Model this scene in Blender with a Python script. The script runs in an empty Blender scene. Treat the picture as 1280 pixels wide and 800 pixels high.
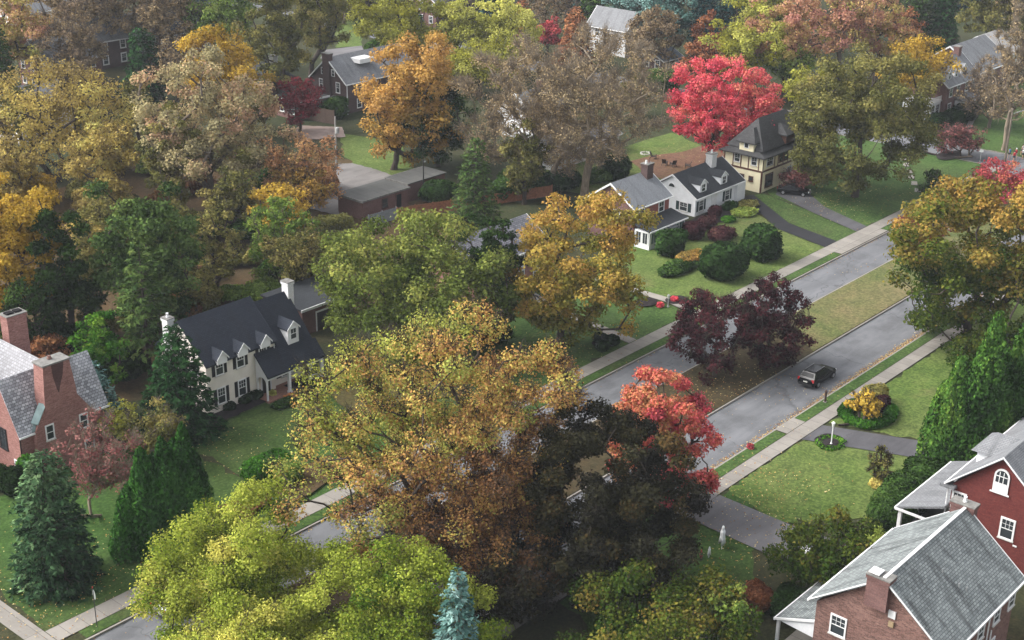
import bpy, math, random
import numpy as np

# ------------------------------------------------------------------ camera, light, exposure
SC = bpy.context.scene
COL = SC.collection
F, YAW, PIT, ROL, CAMH = 1763.0, math.radians(40.574), math.radians(22.713), math.radians(0.957), 60.0


def cam_rows():
    f = np.array([math.cos(YAW) * math.cos(PIT), math.sin(YAW) * math.cos(PIT), -math.sin(PIT)])
    r = np.array([math.sin(YAW), -math.cos(YAW), 0.0])
    u = np.cross(r, f)
    c, s = math.cos(ROL), math.sin(ROL)
    return np.array([c * r + s * u, -s * r + c * u, f])


CM = cam_rows()
from mathutils import Matrix
cam_data = bpy.data.cameras.new("camera")
cam = bpy.data.objects.new("camera", cam_data)
COL.objects.link(cam)
_m = Matrix(((CM[0][0], CM[1][0], -CM[2][0], 0), (CM[0][1], CM[1][1], -CM[2][1], 0), (CM[0][2], CM[1][2], -CM[2][2], CAMH), (0, 0, 0, 1)))
cam.matrix_world = _m
cam_data.sensor_width = 36
cam_data.sensor_fit = 'HORIZONTAL'
cam_data.lens = F / 1280 * 36
cam_data.clip_start = 1
cam_data.clip_end = 3000
SC.camera = cam

SUN_EL, SUN_AZ = math.radians(41), math.radians(128)     # azimuth counted from the street direction (X) towards the houses' backs (Y)
W = bpy.data.worlds.new("World")
SC.world = W
W.use_nodes = True
wn, wl = W.node_tree.nodes, W.node_tree.links
bg = wn['Background']
sky = wn.new('ShaderNodeTexSky')
sky.sky_type = 'NISHITA'
sky.sun_disc = False
sky.sun_elevation = SUN_EL
sky.sun_rotation = math.radians(90) - SUN_AZ
sky.dust_density = 4.0
sky.air_density = 1.0
hs = wn.new('ShaderNodeHueSaturation')
hs.inputs['Saturation'].default_value = 0.2
wl.new(sky.outputs[0], hs.inputs['Color'])
wl.new(hs.outputs[0], bg.inputs['Color'])
bg.inputs['Strength'].default_value = 0.15
sd = bpy.data.lights.new("sun", 'SUN')
sd.energy = 1.5
sd.angle = math.radians(35)
sd.color = (1.0, 0.965, 0.91)
sun = bpy.data.objects.new("sun", sd)
COL.objects.link(sun)
sun.rotation_euler = (math.radians(90) - SUN_EL, 0, SUN_AZ + math.radians(90))
sun.location = (100, 100, 150)
SC.view_settings.view_transform = 'Standard'
SC.view_settings.look = 'None'
SC.view_settings.gamma = 1
SC.view_settings.use_curve_mapping = False
SC.view_settings.exposure = 1.32
SC.cycles.max_bounces = 5
SC.cycles.diffuse_bounces = 4
SC.cycles.glossy_bounces = 2
SC.cycles.transmission_bounces = 3
SC.cycles.volume_bounces = 0
SC.cycles.caustics_reflective = False
SC.cycles.caustics_refractive = False

# ------------------------------------------------------------------ helpers


def G(x, y, z=0.0):
    """Where the sight line through a photo pixel meets height z."""
    d = CM.T @ np.array([(x - 640) / F, -(y - 400) / F, 1.0])
    t = (z - CAMH) / d[2]
    return np.array([0, 0, CAMH]) + t * d


def depth(w):
    return float(CM[2] @ (np.array(w, float) - [0, 0, CAMH]))


def lin(h):
    h = h.lstrip('#')
    o = []
    for i in (0, 2, 4):
        c = int(h[i:i + 2], 16) / 255
        o.append(c / 12.92 if c <= 0.04045 else ((c + 0.055) / 1.055) ** 2.4)
    return tuple(o) + (1.0,)


def sc(c, k):
    return (c[0] * k, c[1] * k, c[2] * k, 1.0)


def tag(o, label=None, cat=None, group=None, kind=None):
    if label: o['label'] = label
    if cat: o['category'] = cat
    if group: o['group'] = group
    if kind: o['kind'] = kind
    return o


def thing(name, label, cat, loc, rot=0.0, group=None):
    o = bpy.data.objects.new(name, None)
    o.empty_display_size = 0.3
    COL.objects.link(o)
    o.location = loc
    o.rotation_euler = (0, 0, rot)
    return tag(o, label, cat, group)


def link_mesh(name, me, mat, parent=None):
    o = bpy.data.objects.new(name, me)
    COL.objects.link(o)
    if mat is not None:
        me.materials.append(mat)
    if parent is not None:
        o.parent = parent
    return o


def top_of(o):
    while o.parent is not None:
        o = o.parent
    return o


class MB:
    """Collects faces and builds ONE mesh object. Coordinates are world ones unless local=True."""

    def __init__(s):
        s.v, s.f = [], []

    def poly(s, pts):
        n = len(s.v)
        s.v += [tuple(map(float, p)) for p in pts]
        s.f.append(tuple(range(n, n + len(pts))))
        return s

    def box(s, x0, x1, y0, y1, z0, z1):
        n = len(s.v)
        s.v += [(x0, y0, z0), (x1, y0, z0), (x1, y1, z0), (x0, y1, z0), (x0, y0, z1), (x1, y0, z1), (x1, y1, z1), (x0, y1, z1)]
        for q in ((0, 3, 2, 1), (4, 5, 6, 7), (0, 1, 5, 4), (1, 2, 6, 5), (2, 3, 7, 6), (3, 0, 4, 7)):
            s.f.append(tuple(n + i for i in q))
        return s

    def prism(s, pts, d):
        """Flat outline pts swept along d."""
        n, k = len(s.v), len(pts)
        pts = [np.array(p, float) for p in pts]
        d = np.array(d, float)
        nrm = np.zeros(3)
        for i in range(k):
            nrm += np.cross(pts[i], pts[(i + 1) % k])
        if nrm @ d > 0:
            pts = pts[::-1]
        s.v += [tuple(p) for p in pts] + [tuple(p + d) for p in pts]
        s.f.append(tuple(range(n, n + k)))
        s.f.append(tuple(range(n + 2 * k - 1, n + k - 1, -1)))
        for i in range(k):
            j = (i + 1) % k
            s.f.append((n + j, n + i, n + k + i, n + k + j))
        return s

    def tube(s, p0, p1, r0, r1, k=8, caps=True):
        p0, p1 = np.array(p0, float), np.array(p1, float)
        d = p1 - p0
        d /= np.linalg.norm(d)
        a = np.cross(d, (0, 0, 1.0) if abs(d[2]) < 0.9 else (1.0, 0, 0))
        a /= np.linalg.norm(a)
        b = np.cross(d, a)
        n = len(s.v)
        for p, r in ((p0, r0), (p1, r1)):
            for i in range(k):
                t = 2 * math.pi * i / k
                s.v.append(tuple(p + r * (math.cos(t) * a + math.sin(t) * b)))
        for i in range(k):
            j = (i + 1) % k
            s.f.append((n + i, n + j, n + k + j, n + k + i))
        if caps:
            s.f.append(tuple(range(n + k - 1, n - 1, -1)))
            s.f.append(tuple(range(n + k, n + 2 * k)))
        return s

    def lathe(s, c, prof, k=12):
        """prof: list of (radius, z) about the vertical through c."""
        n = len(s.v)
        for r, z in prof:
            for i in range(k):
                t = 2 * math.pi * i / k
                s.v.append((c[0] + r * math.cos(t), c[1] + r * math.sin(t), c[2] + z))
        for a in range(len(prof) - 1):
            for i in range(k):
                j = (i + 1) % k
                s.f.append((n + a * k + i, n + a * k + j, n + (a + 1) * k + j, n + (a + 1) * k + i))
        s.f.append(tuple(range(n + k - 1, n - 1, -1)))
        s.f.append(tuple(range(n + (len(prof) - 1) * k, n + len(prof) * k)))
        return s

    def loft(s, rings):
        n, k = len(s.v), len(rings[0])
        for r in rings:
            s.v += [tuple(map(float, p)) for p in r]
        for a in range(len(rings) - 1):
            for i in range(k):
                j = (i + 1) % k
                s.f.append((n + a * k + i, n + a * k + j, n + (a + 1) * k + j, n + (a + 1) * k + i))
        s.f.append(tuple(range(n + k - 1, n - 1, -1)))
        s.f.append(tuple(range(n + (len(rings) - 1) * k, n + len(rings) * k)))
        return s

    def build(s, name, mat, parent=None, local=False, smooth=False):
        v = np.array(s.v, float)
        if parent is not None and not local:
            v = v - np.array(top_of(parent).location)
        me = bpy.data.meshes.new(name)
        me.from_pydata(v.tolist(), [], s.f)
        me.update()
        uv = me.uv_layers.new(name='uv')
        nl = len(me.loops)
        co = np.zeros(len(me.vertices) * 3)
        me.vertices.foreach_get('co', co)
        co = co.reshape(-1, 3)
        vi = np.zeros(nl, int)
        me.loops.foreach_get('vertex_index', vi)
        nr = np.zeros(len(me.polygons) * 3)
        me.polygons.foreach_get('normal', nr)
        nr = nr.reshape(-1, 3)
        lt = np.zeros(len(me.polygons), int)
        me.polygons.foreach_get('loop_total', lt)
        nn = np.repeat(nr, lt, axis=0)
        u = np.stack([-nn[:, 1], nn[:, 0], np.zeros(nl)], 1)
        L = np.linalg.norm(u, axis=1)
        flat = L < 0.05
        u[flat] = (1, 0, 0)
        L[flat] = 1
        u /= L[:, None]
        w = np.cross(nn, u)
        p = co[vi]
        uv.data.foreach_set('uv', np.stack([(p * u).sum(1), (p * w).sum(1)], 1).astype(np.float32).ravel())
        if smooth:
            me.polygons.foreach_set('use_smooth', np.ones(len(me.polygons), bool))
        return link_mesh(name, me, mat, parent)


# ------------------------------------------------------------------ materials
MATS = {}


class NT:
    def __init__(s, name):
        s.m = bpy.data.materials.new(name)
        s.m.use_nodes = True
        s.n, s.l = s.m.node_tree.nodes, s.m.node_tree.links
        s.b = s.n['Principled BSDF']

    def node(s, t, **k):
        o = s.n.new(t)
        for a, v in k.items():
            setattr(o, a, v)
        return o

    def noise(s, vec, scale, detail=4, rough=0.6):
        o = s.node('ShaderNodeTexNoise')
        o.inputs['Scale'].default_value = scale
        o.inputs['Detail'].default_value = detail
        o.inputs['Roughness'].default_value = rough
        if vec is not None: s.l.new(vec, o.inputs['Vector'])
        return o.outputs['Fac']

    def mapr(s, val, a, b, c=0.0, d=1.0):
        o = s.node('ShaderNodeMapRange')
        for i, x in enumerate((a, b, c, d)):
            o.inputs[i + 1].default_value = x
        s.l.new(val, o.inputs[0])
        return o.outputs[0]

    def mix(s, fac, a, b, mode='MIX'):
        o = s.node('ShaderNodeMix', data_type='RGBA', blend_type=mode)
        for sock, x in ((o.inputs[0], fac), (o.inputs[6], a), (o.inputs[7], b)):
            if isinstance(x, bpy.types.NodeSocket):
                s.l.new(x, sock)
            else:
                sock.default_value = x
        return o.outputs[2]

    def ramp(s, val, cols):
        o = s.node('ShaderNodeValToRGB')
        e = o.color_ramp.elements
        while len(e) < len(cols): e.new(0.5)
        for i, c in enumerate(cols):
            e[i].position = i / (len(cols) - 1)
            e[i].color = c
        s.l.new(val, o.inputs[0])
        return o.outputs[0]

    def coords(s, kind='Object', scale=None):
        o = s.node('ShaderNodeTexCoord').outputs[kind]
        if scale is not None:
            m = s.node('ShaderNodeMapping')
            m.inputs['Scale'].default_value = scale
            s.l.new(o, m.inputs[0])
            o = m.outputs[0]
        return o

    def bump(s, val, strength, dist=0.05):
        o = s.node('ShaderNodeBump')
        o.inputs['Strength'].default_value = strength
        o.inputs['Distance'].default_value = dist
        s.l.new(val, o.inputs['Height'])
        s.l.new(o.outputs[0], s.b.inputs['Normal'])

    def done(s, col, rough=0.8, spec=0.3, metal=0.0):
        if isinstance(col, bpy.types.NodeSocket):
            s.l.new(col, s.b.inputs['Base Color'])
        else:
            s.b.inputs['Base Color'].default_value = col
        s.b.inputs['Roughness'].default_value = rough
        s.b.inputs['Specular IOR Level'].default_value = spec
        s.b.inputs['Metallic'].default_value = metal
        return s.m


def plain(name, col, rough=0.6, spec=0.4, var=0.12, scale=3.0, metal=0.0):
    if name in MATS: return MATS[name]
    t = NT(name)
    n = t.noise(t.coords('Object'), scale, 3)
    c = t.mix(t.mapr(n, 0.3, 0.7), sc(col, 1 - var), sc(col, 1 + var))
    MATS[name] = t.done(c, rough, spec, metal)
    return MATS[name]


def brick_mat(name, c1, c2, mortar, stain=0.5):
    t = NT(name)
    uv = t.coords('UV')
    b = t.node('ShaderNodeTexBrick')
    t.l.new(uv, b.inputs['Vector'])
    b.inputs['Color1'].default_value = c1
    b.inputs['Color2'].default_value = c2
    b.inputs['Mortar'].default_value = mortar
    b.inputs['Scale'].default_value = 1.0
    b.inputs['Mortar Size'].default_value = 0.012
    b.inputs['Brick Width'].default_value = 0.3
    b.inputs['Row Height'].default_value = 0.1
    n1 = t.noise(uv, 0.7, 5, 0.65)
    n2 = t.noise(uv, 9.0, 3)
    c = t.mix(t.mapr(n1, 0.35, 0.75, 0, stain), b.outputs['Color'], sc(c1, 0.55))
    c = t.mix(t.mapr(n2, 0.52, 0.75, 0, 0.5), c, sc(c2, 1.5))
    n3 = t.noise(uv, 5.0, 3, 0.8)
    c = t.mix(t.mapr(n3, 0.5, 0.75, 0, 0.6), c, sc(c1, 0.45))
    t.bump(b.outputs['Fac'], -0.4, 0.02)
    return t.done(c, 0.9, 0.15)


def roof_mat(name, c1, c2, row=0.16, width=0.33, stain=(0.02, 0.02, 0.022, 1), amount=0.6, spec=0.35, rough=0.75, gap=0.012):
    t = NT(name)
    uv = t.coords('UV')
    b = t.node('ShaderNodeTexBrick')
    t.l.new(uv, b.inputs['Vector'])
    b.inputs['Color1'].default_value = c1
    b.inputs['Color2'].default_value = c2
    b.inputs['Mortar'].default_value = sc(c1, 0.35)
    b.inputs['Scale'].default_value = 1.0
    b.inputs['Mortar Size'].default_value = gap
    b.inputs['Bias'].default_value = 0.0
    b.inputs['Brick Width'].default_value = width
    b.inputs['Row Height'].default_value = row
    m = t.node('ShaderNodeMapping')
    m.inputs['Scale'].default_value = (1.1, 0.16, 1)
    t.l.new(uv, m.inputs[0])
    streak = t.noise(m.outputs[0], 1.0, 4, 0.55)
    blot = t.noise(uv, 0.35, 4, 0.6)
    fine = t.noise(uv, 7.0, 3, 0.7)
    c = t.mix(t.mapr(streak, 0.5, 0.68, 0, amount), b.outputs['Color'], stain)
    c = t.mix(t.mapr(blot, 0.45, 0.75, 0, 0.3), c, sc(c2, 1.25))
    c = t.mix(t.mapr(fine, 0.5, 0.75, 0, 0.35), c, sc(c1, 0.6))
    t.bump(b.outputs['Fac'], -0.5, 0.03)
    return t.done(c, rough, spec)


def siding_mat(name, col, pitch=0.18):
    t = NT(name)
    uv = t.coords('UV')
    w = t.node('ShaderNodeTexWave', wave_type='BANDS', bands_direction='Y', wave_profile='SAW')
    w.inputs['Scale'].default_value = 0.3142 / pitch
    t.l.new(uv, w.inputs['Vector'])
    n = t.noise(uv, 0.9, 5, 0.7)
    c = t.mix(t.mapr(n, 0.4, 0.75), col, sc(col, 0.82))
    t.bump(w.outputs['Fac'], 0.5, 0.02)
    return t.done(c, 0.65, 0.3)


def ground_mat(name, greens, brown, litter, brown_amt=0.5, stripes=0.0):
    t = NT(name)
    p = t.coords('Object')
    big = t.noise(p, 0.06, 4, 0.55)
    mid = t.noise(p, 0.35, 5, 0.65)
    fine = t.noise(p, 3.2, 4, 0.75)
    c = t.ramp(t.mapr(mid, 0.25, 0.75), greens)
    c = t.mix(t.mapr(big, 0.42, 0.68, 0, brown_amt), c, brown)
    pat = t.noise(p, 0.16, 6, 0.7)
    c = t.mix(t.mapr(pat, 0.56, 0.7, 0, brown_amt), c, litter)
    grain = t.noise(p, 1.1, 6, 0.8)
    c = t.mix(t.mapr(grain, 0.45, 0.68, 0.0, 0.6), c, sc(greens[0], 0.62))
    c = t.mix(t.mapr(fine, 0.42, 0.7, 0.0, 0.6), c, sc(greens[0], 0.5))
    c = t.mix(t.mapr(fine, 0.5, 0.32, 0.0, 0.4), c, sc(greens[3], 1.3))
    if stripes:
        w = t.node('ShaderNodeTexWave', wave_type='BANDS', bands_direction='X')
        w.inputs['Scale'].default_value = 0.25
        w.inputs['Distortion'].default_value = 1.5
        t.l.new(p, w.inputs['Vector'])
        c = t.mix(t.mapr(w.outputs['Fac'], 0, 1, 0, stripes), c, greens[-1])
    t.bump(fine, 0.6, 0.08)
    return t.done(c, 0.95, 0.1)


def asphalt_mat(name, col, patch=0.5):
    t = NT(name)
    p = t.coords('Object')
    ps = t.coords('Object', (0.12, 0.7, 1))
    n1 = t.noise(ps, 0.8, 5, 0.65)
    n2 = t.noise(p, 0.25, 5, 0.6)
    n3 = t.noise(p, 14.0, 2, 0.8)
    c = t.mix(t.mapr(n1, 0.35, 0.7), sc(col, 0.8), sc(col, 1.22))
    c = t.mix(t.mapr(n2, 0.46, 0.62, 0, patch), c, sc(col, 0.45))
    n4 = t.noise(t.coords('Object', (0.5, 1.6, 1)), 0.35, 6, 0.7)
    c = t.mix(t.mapr(n4, 0.5, 0.68, 0, patch), c, sc(col, 1.35))
    c = t.mix(t.mapr(n3, 0.4, 0.8, 0, 0.3), c, sc(col, 1.5))
    v = t.node('ShaderNodeTexVoronoi', feature='DISTANCE_TO_EDGE')
    v.inputs['Scale'].default_value = 0.07
    wv = t.node('ShaderNodeMix', data_type='VECTOR')
    nz = t.node('ShaderNodeTexNoise')
    nz.inputs['Scale'].default_value = 0.9
    t.l.new(p, nz.inputs['Vector'])
    ad = t.node('ShaderNodeVectorMath', operation='MULTIPLY_ADD')
    t.l.new(nz.outputs['Color'], ad.inputs[0])
    ad.inputs[1].default_value = (2, 2, 0)
    t.l.new(p, ad.inputs[2])
    t.l.new(ad.outputs[0], v.inputs['Vector'])
    c = t.mix(t.mapr(v.outputs['Distance'], 0.0, 0.006, 0.55, 0), c, sc(col, 0.35))
    return t.done(c, 0.85, 0.3)


def concrete_mat(name, col, w=1.5):
    t = NT(name)
    uv = t.coords('UV')
    b = t.node('ShaderNodeTexBrick', offset=0.0)
    t.l.new(uv, b.inputs['Vector'])
    b.inputs['Color1'].default_value = col
    b.inputs['Color2'].default_value = sc(col, 0.8)
    b.inputs['Mortar'].default_value = sc(col, 0.35)
    b.inputs['Scale'].default_value = 1
    b.inputs['Mortar Size'].default_value = 0.02
    b.inputs['Brick Width'].default_value = w
    b.inputs['Row Height'].default_value = 40
    n = t.noise(uv, 0.5, 5, 0.7)
    n2 = t.noise(uv, 6, 3, 0.7)
    c = t.mix(t.mapr(n, 0.4, 0.72, 0, 0.55), b.outputs['Color'], sc(col, 0.55))
    c = t.mix(t.mapr(n2, 0.5, 0.8, 0, 0.3), c, sc(col, 1.2))
    return t.done(c, 0.9, 0.2)


def glass_mat():
    if 'glass' in MATS: return MATS['glass']
    t = NT('window_glass')
    n = t.noise(t.coords('Object'), 0.8, 2)
    c = t.mix(n, (0.012, 0.015, 0.018, 1), (0.05, 0.06, 0.065, 1))
    MATS['glass'] = t.done(c, 0.08, 0.5)
    return MATS['glass']


LEAFGAIN = 0.92
LEAFGREY = 0.07


def leafcol(h, k):
    c = lin(h)
    if c[1] > c[0] * 1.15 and c[1] > c[2] * 1.35:      # keep greens on the warm side
        c = (c[0] * 1.2, c[1], c[2] * 0.62)
    y = 0.3 * c[0] + 0.6 * c[1] + 0.1 * c[2]
    return tuple((c[i] * (1 - LEAFGREY) + y * LEAFGREY) * k for i in range(3)) + (1.0,)


def leaf_mat(name, cols, translucent=0.28, gain=1.0):
    if name in MATS: return MATS[name]
    t = NT(name)
    t.n.remove(t.b)
    a = t.node('ShaderNodeAttribute', attribute_name='tint')
    v = t.node('ShaderNodeAttribute', attribute_name='tone')
    c = t.ramp(a.outputs['Fac'], [leafcol(x, LEAFGAIN * gain) for x in cols])
    mul = t.node('ShaderNodeVectorMath', operation='SCALE')
    t.l.new(c, mul.inputs[0])
    t.l.new(v.outputs['Fac'], mul.inputs['Scale'])
    d = t.node('ShaderNodeBsdfDiffuse')
    tr = t.node('ShaderNodeBsdfTranslucent')
    t.l.new(mul.outputs[0], d.inputs[0])
    t.l.new(mul.outputs[0], tr.inputs[0])
    mx = t.node('ShaderNodeMixShader')
    mx.inputs[0].default_value = translucent
    t.l.new(d.outputs[0], mx.inputs[1])
    t.l.new(tr.outputs[0], mx.inputs[2])
    t.l.new(mx.outputs[0], t.n['Material Output'].inputs['Surface'])
    MATS[name] = t.m
    return t.m


def bark_mat(name, col):
    if name in MATS: return MATS[name]
    t = NT(name)
    p = t.coords('Object', (1, 1, 0.25))
    n = t.noise(p, 3.0, 5, 0.7)
    c = t.mix(t.mapr(n, 0.3, 0.7), sc(col, 0.55), sc(col, 1.35))
    MATS[name] = t.done(c, 0.95, 0.1)
    return MATS[name]


# ------------------------------------------------------------------ plants
def unit(a):
    return a / np.maximum(np.linalg.norm(a, axis=-1, keepdims=True), 1e-9)


def rand_dirs(rng, n):
    return unit(rng.normal(size=(n, 3)))


def leaf_mesh(name, pos, nrm, L, Wd, tint, tone, rng, axis=None, fold=0.12):
    """One mesh of folded diamond leaves."""
    n = len(pos)
    if axis is None:
        axis = rng.normal(size=(n, 3))
    t = unit(axis - (axis * nrm).sum(1, keepdims=True) * nrm)
    b = np.cross(nrm, t)
    L = np.broadcast_to(np.asarray(L, float), (n,))[:, None]
    Wd = np.broadcast_to(np.asarray(Wd, float), (n,))[:, None]
    up = nrm * (L * fold)
    V = np.stack([pos - t * L * 0.5 - up, pos - b * Wd * 0.5 + up * 0.6, pos + t * L * 0.5 - up, pos + b * Wd * 0.5 + up * 0.6], 1).reshape(-1, 3)
    me = bpy.data.meshes.new(name)
    me.vertices.add(4 * n)
    me.loops.add(4 * n)
    me.polygons.add(n)
    me.vertices.foreach_set('co', V.astype(np.float32).ravel())
    me.loops.foreach_set('vertex_index', np.arange(4 * n, dtype=np.int32))
    me.polygons.foreach_set('loop_start', np.arange(0, 4 * n, 4, dtype=np.int32))
    for an, av in (('tint', tint), ('tone', tone)):
        at = me.attributes.new(an, 'FLOAT', 'POINT')
        at.data.foreach_set('value', np.repeat(np.clip(av, 0, 4).astype(np.float32), 4))
    me.update(calc_edges=True)
    return me


def tube_mesh(name, segs):
    """segs: list of (p0 (n,3), p1, r0, r1, sides)."""
    VV, LL, ls, off, lo = [], [], [], 0, 0
    for p0, p1, r0, r1, k in segs:
        n = len(p0)
        if n == 0: continue
        d = unit(p1 - p0)
        h = np.where(np.abs(d[:, 2:3]) < 0.9, np.array([[0, 0, 1.0]]), np.array([[1.0, 0, 0]]))
        a = unit(np.cross(d, h))
        b = np.cross(d, a)
        th = np.arange(k) * 2 * math.pi / k
        ring = a[:, None, :] * np.cos(th)[None, :, None] + b[:, None, :] * np.sin(th)[None, :, None]
        V = np.concatenate([p0[:, None] + ring * r0[:, None, None], p1[:, None] + ring * r1[:, None, None]], 1)
        i = np.arange(k)
        j = (i + 1) % k
        q = np.stack([i, j, k + j, k + i], 1)
        Fc = (np.arange(n) * 2 * k)[:, None, None] + q[None] + off
        VV.append(V.reshape(-1, 3))
        LL.append(Fc.reshape(-1))
        ls.append(np.arange(n * k) * 4 + lo)
        off += n * 2 * k
        lo += n * k * 4
    V, Lp, S = np.concatenate(VV), np.concatenate(LL), np.concatenate(ls)
    me = bpy.data.meshes.new(name)
    me.vertices.add(len(V))
    me.loops.add(len(Lp))
    me.polygons.add(len(S))
    me.vertices.foreach_set('co', V.astype(np.float32).ravel())
    me.loops.foreach_set('vertex_index', Lp.astype(np.int32))
    me.polygons.foreach_set('loop_start', S.astype(np.int32))
    me.update(calc_edges=True)
    me.polygons.foreach_set('use_smooth', np.ones(len(S), bool))
    return me


CAM_R = np.array([math.sin(YAW), -math.cos(YAW), 0.0])     # photo-right on the ground
CAM_F = np.array([math.cos(YAW), math.sin(YAW), 0.0])      # away from the photographer


def crown_from_box(box, base):
    """Real size of a crown from its outline in the photo and the foot of its trunk."""
    lx, ty, rx, by = box
    w = G(*base)
    dp = depth(w)
    th = math.asin((CAMH - 6) / max(np.linalg.norm(np.array([0, 0, CAMH]) - w), 1))
    px = F / dp
    R = (rx - lx) / 2 / px
    D1, D2 = (base[1] - ty) / px, (base[1] - by) / px
    c = (D1 + D2) / 2 / math.cos(th)
    s = (D1 - D2) / 2
    a2 = s * s - (R * math.sin(th)) ** 2
    a = math.sqrt(max(a2, (0.45 * R) ** 2)) / math.cos(th)
    off = CAM_R * (((lx + rx) / 2 - base[0]) / px)
    # perspective: the raised crown is nearer, so it looks bigger than at the foot
    k = 1 - 0.8 * c * math.sin(th) / dp
    if base[1] < 140: k *= 1.15
    return w, R * k * 1.1, a * k * 1.08, max(c * k, a * k * 0.8), off, px


def shape_noise(rng, amp=0.22, n=7):
    K = rng.normal(size=(n, 3)) * 2.6
    ph = rng.uniform(0, 6.28, n)
    def f(d):
        return 1 + amp * np.sin(d @ K.T + ph).sum(1) / math.sqrt(n)
    return f


def broadleaf(name, label, box, base, mat, bark, seed, cov=3.0, leaf_px=3.6, clump=0.2, grad=(0, 0, 0), tint0=0.5, tsd=0.16, lsd=0.12, twigs=6, lump=0.2,
              shell=0.5, squash=0.7, fork=0.35, thin=None, cat='tree', group=None, trunks=1, trunk_r=None, up=0.55, lean=0.0, tone_sd=0.1, wood=1.0):
    rng = np.random.default_rng(seed)
    w, R, a, c, off, px = crown_from_box(box, base)
    root = thing(name, label, cat, tuple(w), group=group)
    cen = np.array([off[0], off[1], c])
    rc = clump * R
    nc = int(np.clip(2.6 * (1 / clump) ** 2, 24, 260))
    f = shape_noise(rng, lump)
    cand = rand_dirs(rng, nc * 8)
    rad = (shell + (1 - shell) * rng.random(nc * 8) ** 0.6)
    # some clumps fill the inside
    ins = rng.random(nc * 8) < 0.22
    rad[ins] = rng.uniform(0.15, shell + 0.1, ins.sum())
    dz = cand[:, 2].copy()
    wide = np.where(dz < 0, 1.0, 1.0)
    pts = cand * (rad * f(cand) * wide)[:, None]
    pts = pts * np.array([R - rc * 0.7, R - rc * 0.7, max(a - rc * 0.45, a * 0.5)])
    low = pts[:, 2] < 0
    pts[low, 2] *= squash / 0.85 if squash < 0.85 else 1
    pts += cen
    keep = []
    P = np.zeros((0, 3))
    for i in range(len(pts)):
        if pts[i, 2] < 0.6: continue
        if len(P) == 0 or np.min(((P - pts[i]) ** 2).sum(1)) > (rc * 0.62) ** 2:
            P = np.vstack([P, pts[i]])
        if len(P) >= nc: break
    nc = len(P)
    # --- limbs: each clump is joined to the nearest limb already grown
    tr = trunk_r if trunk_r else 0.016 * (c + a) + 0.1
    fz = max(c - a * (0.95 - fork), 0.22 * c)
    nodes, par = [], []
    for k in range(trunks):
        o = np.array([0, 0, -0.1]) if trunks == 1 else np.append(rng.normal(size=2) * 0.5, -0.1)
        last = -1
        tip = np.array([off[0] * 0.35 + lean, off[1] * 0.35, fz]) if trunks == 1 else np.append(o[:2] * 5 + off[:2] * 0.3, fz)
        for s in np.linspace(0, 1, 6):
            p = o + (tip - o) * s + (np.append(rng.normal(size=2) * 0.04 * tr * 6, 0) if 0 < s < 1 else 0)
            nodes.append(p); par.append(last); last = len(nodes) - 1
    nroot = len(nodes)
    forkp = nodes[-1]
    order = np.argsort(((P - forkp) ** 2).sum(1))
    N = np.array(nodes)
    pathlen = [0.0] * nroot
    for i in order:
        p = P[i]
        dd = p - N
        dist = np.linalg.norm(dd, axis=1)
        hor = np.linalg.norm(dd[:, :2], axis=1)
        pen = dist + 0.35 * np.array(pathlen) + 0.9 * np.maximum(hor * up - dd[:, 2], 0)
        pen[: max(nroot - 2, 1)] += 1000 if trunks == 1 else 0
        j = int(np.argmin(pen))
        q = N[j]
        d = p - q
        ln = np.linalg.norm(d)
        m = int(np.clip(ln / (rc * 0.9), 1, 5))
        sag = np.array([0, 0, 0.10 * ln])
        last = j
        new = []
        for s in range(1, m + 1):
            u = s / m
            x = q + d * u + (rng.normal(size=3) * 0.07 * ln + sag * 4 * u * (1 - u) * 0.5 if s < m else 0)
            new.append(x)
            par.append(last)
            last = len(par) - 1
            pathlen.append(pathlen[j] * 0.5 + ln * u * 0.5)
        N = np.vstack([N, np.array(new)])
    par = np.array(par)
    cnt = np.ones(len(N))
    haskid = np.zeros(len(N), bool)
    haskid[par[par >= 0]] = True
    cnt[haskid] = 0
    for i in range(len(N) - 1, -1, -1):
        if par[i] >= 0: cnt[par[i]] += cnt[i]
    rr = tr * (np.maximum(cnt, 1) / cnt.max()) ** 0.46 * wood
    rr[:nroot] = np.maximum(rr[:nroot], tr * 0.85)
    for k in range(trunks):
        rr[k * 6] = tr * 1.35
    seg = np.where(par >= 0)[0]
    p0, p1, r0, r1 = N[par[seg]], N[seg], rr[par[seg]], rr[seg]
    r0 = np.minimum(r0, r1 * 1.45)
    ext = unit(p1 - p0) * (r1 * 0.5)[:, None]
    big = r1 > 0.09
    segs = [(p0[big], (p1 + ext)[big], r0[big], r1[big], 7), (p0[~big], (p1 + ext)[~big], r0[~big], r1[~big], 4)]
    nt = int(twigs * nc)
    if nt:
        ci = rng.integers(0, nc, nt)
        st = P[ci] + rng.normal(size=(nt, 3)) * rc * 0.15
        out = unit(P[ci] - (forkp + cen) / 2)
        dr = unit(out + np.array([0, 0, 0.35]) + rng.normal(size=(nt, 3)) * 0.6)
        en = st + dr * (rc * rng.uniform(0.6, 1.35, nt))[:, None]
        tw = np.full(nt, max(0.022, 0.25 / px))
        segs.append((st, en, tw, tw * 0.4, 3))
    link_mesh('trunk', tube_mesh('trunk', segs), bark, root)
    # --- leaves
    area = math.pi * R * max(a, R * 0.6)
    ls = 0.85 * leaf_px / px
    nl = int(np.clip(cov * 1.25 * area / (ls * ls * 0.42), 300, 85000))
    wgt = np.ones(nc)
    rel = (P - cen) / np.array([R, R, a])
    latr, latf = rel @ CAM_R, rel @ CAM_F
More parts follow.
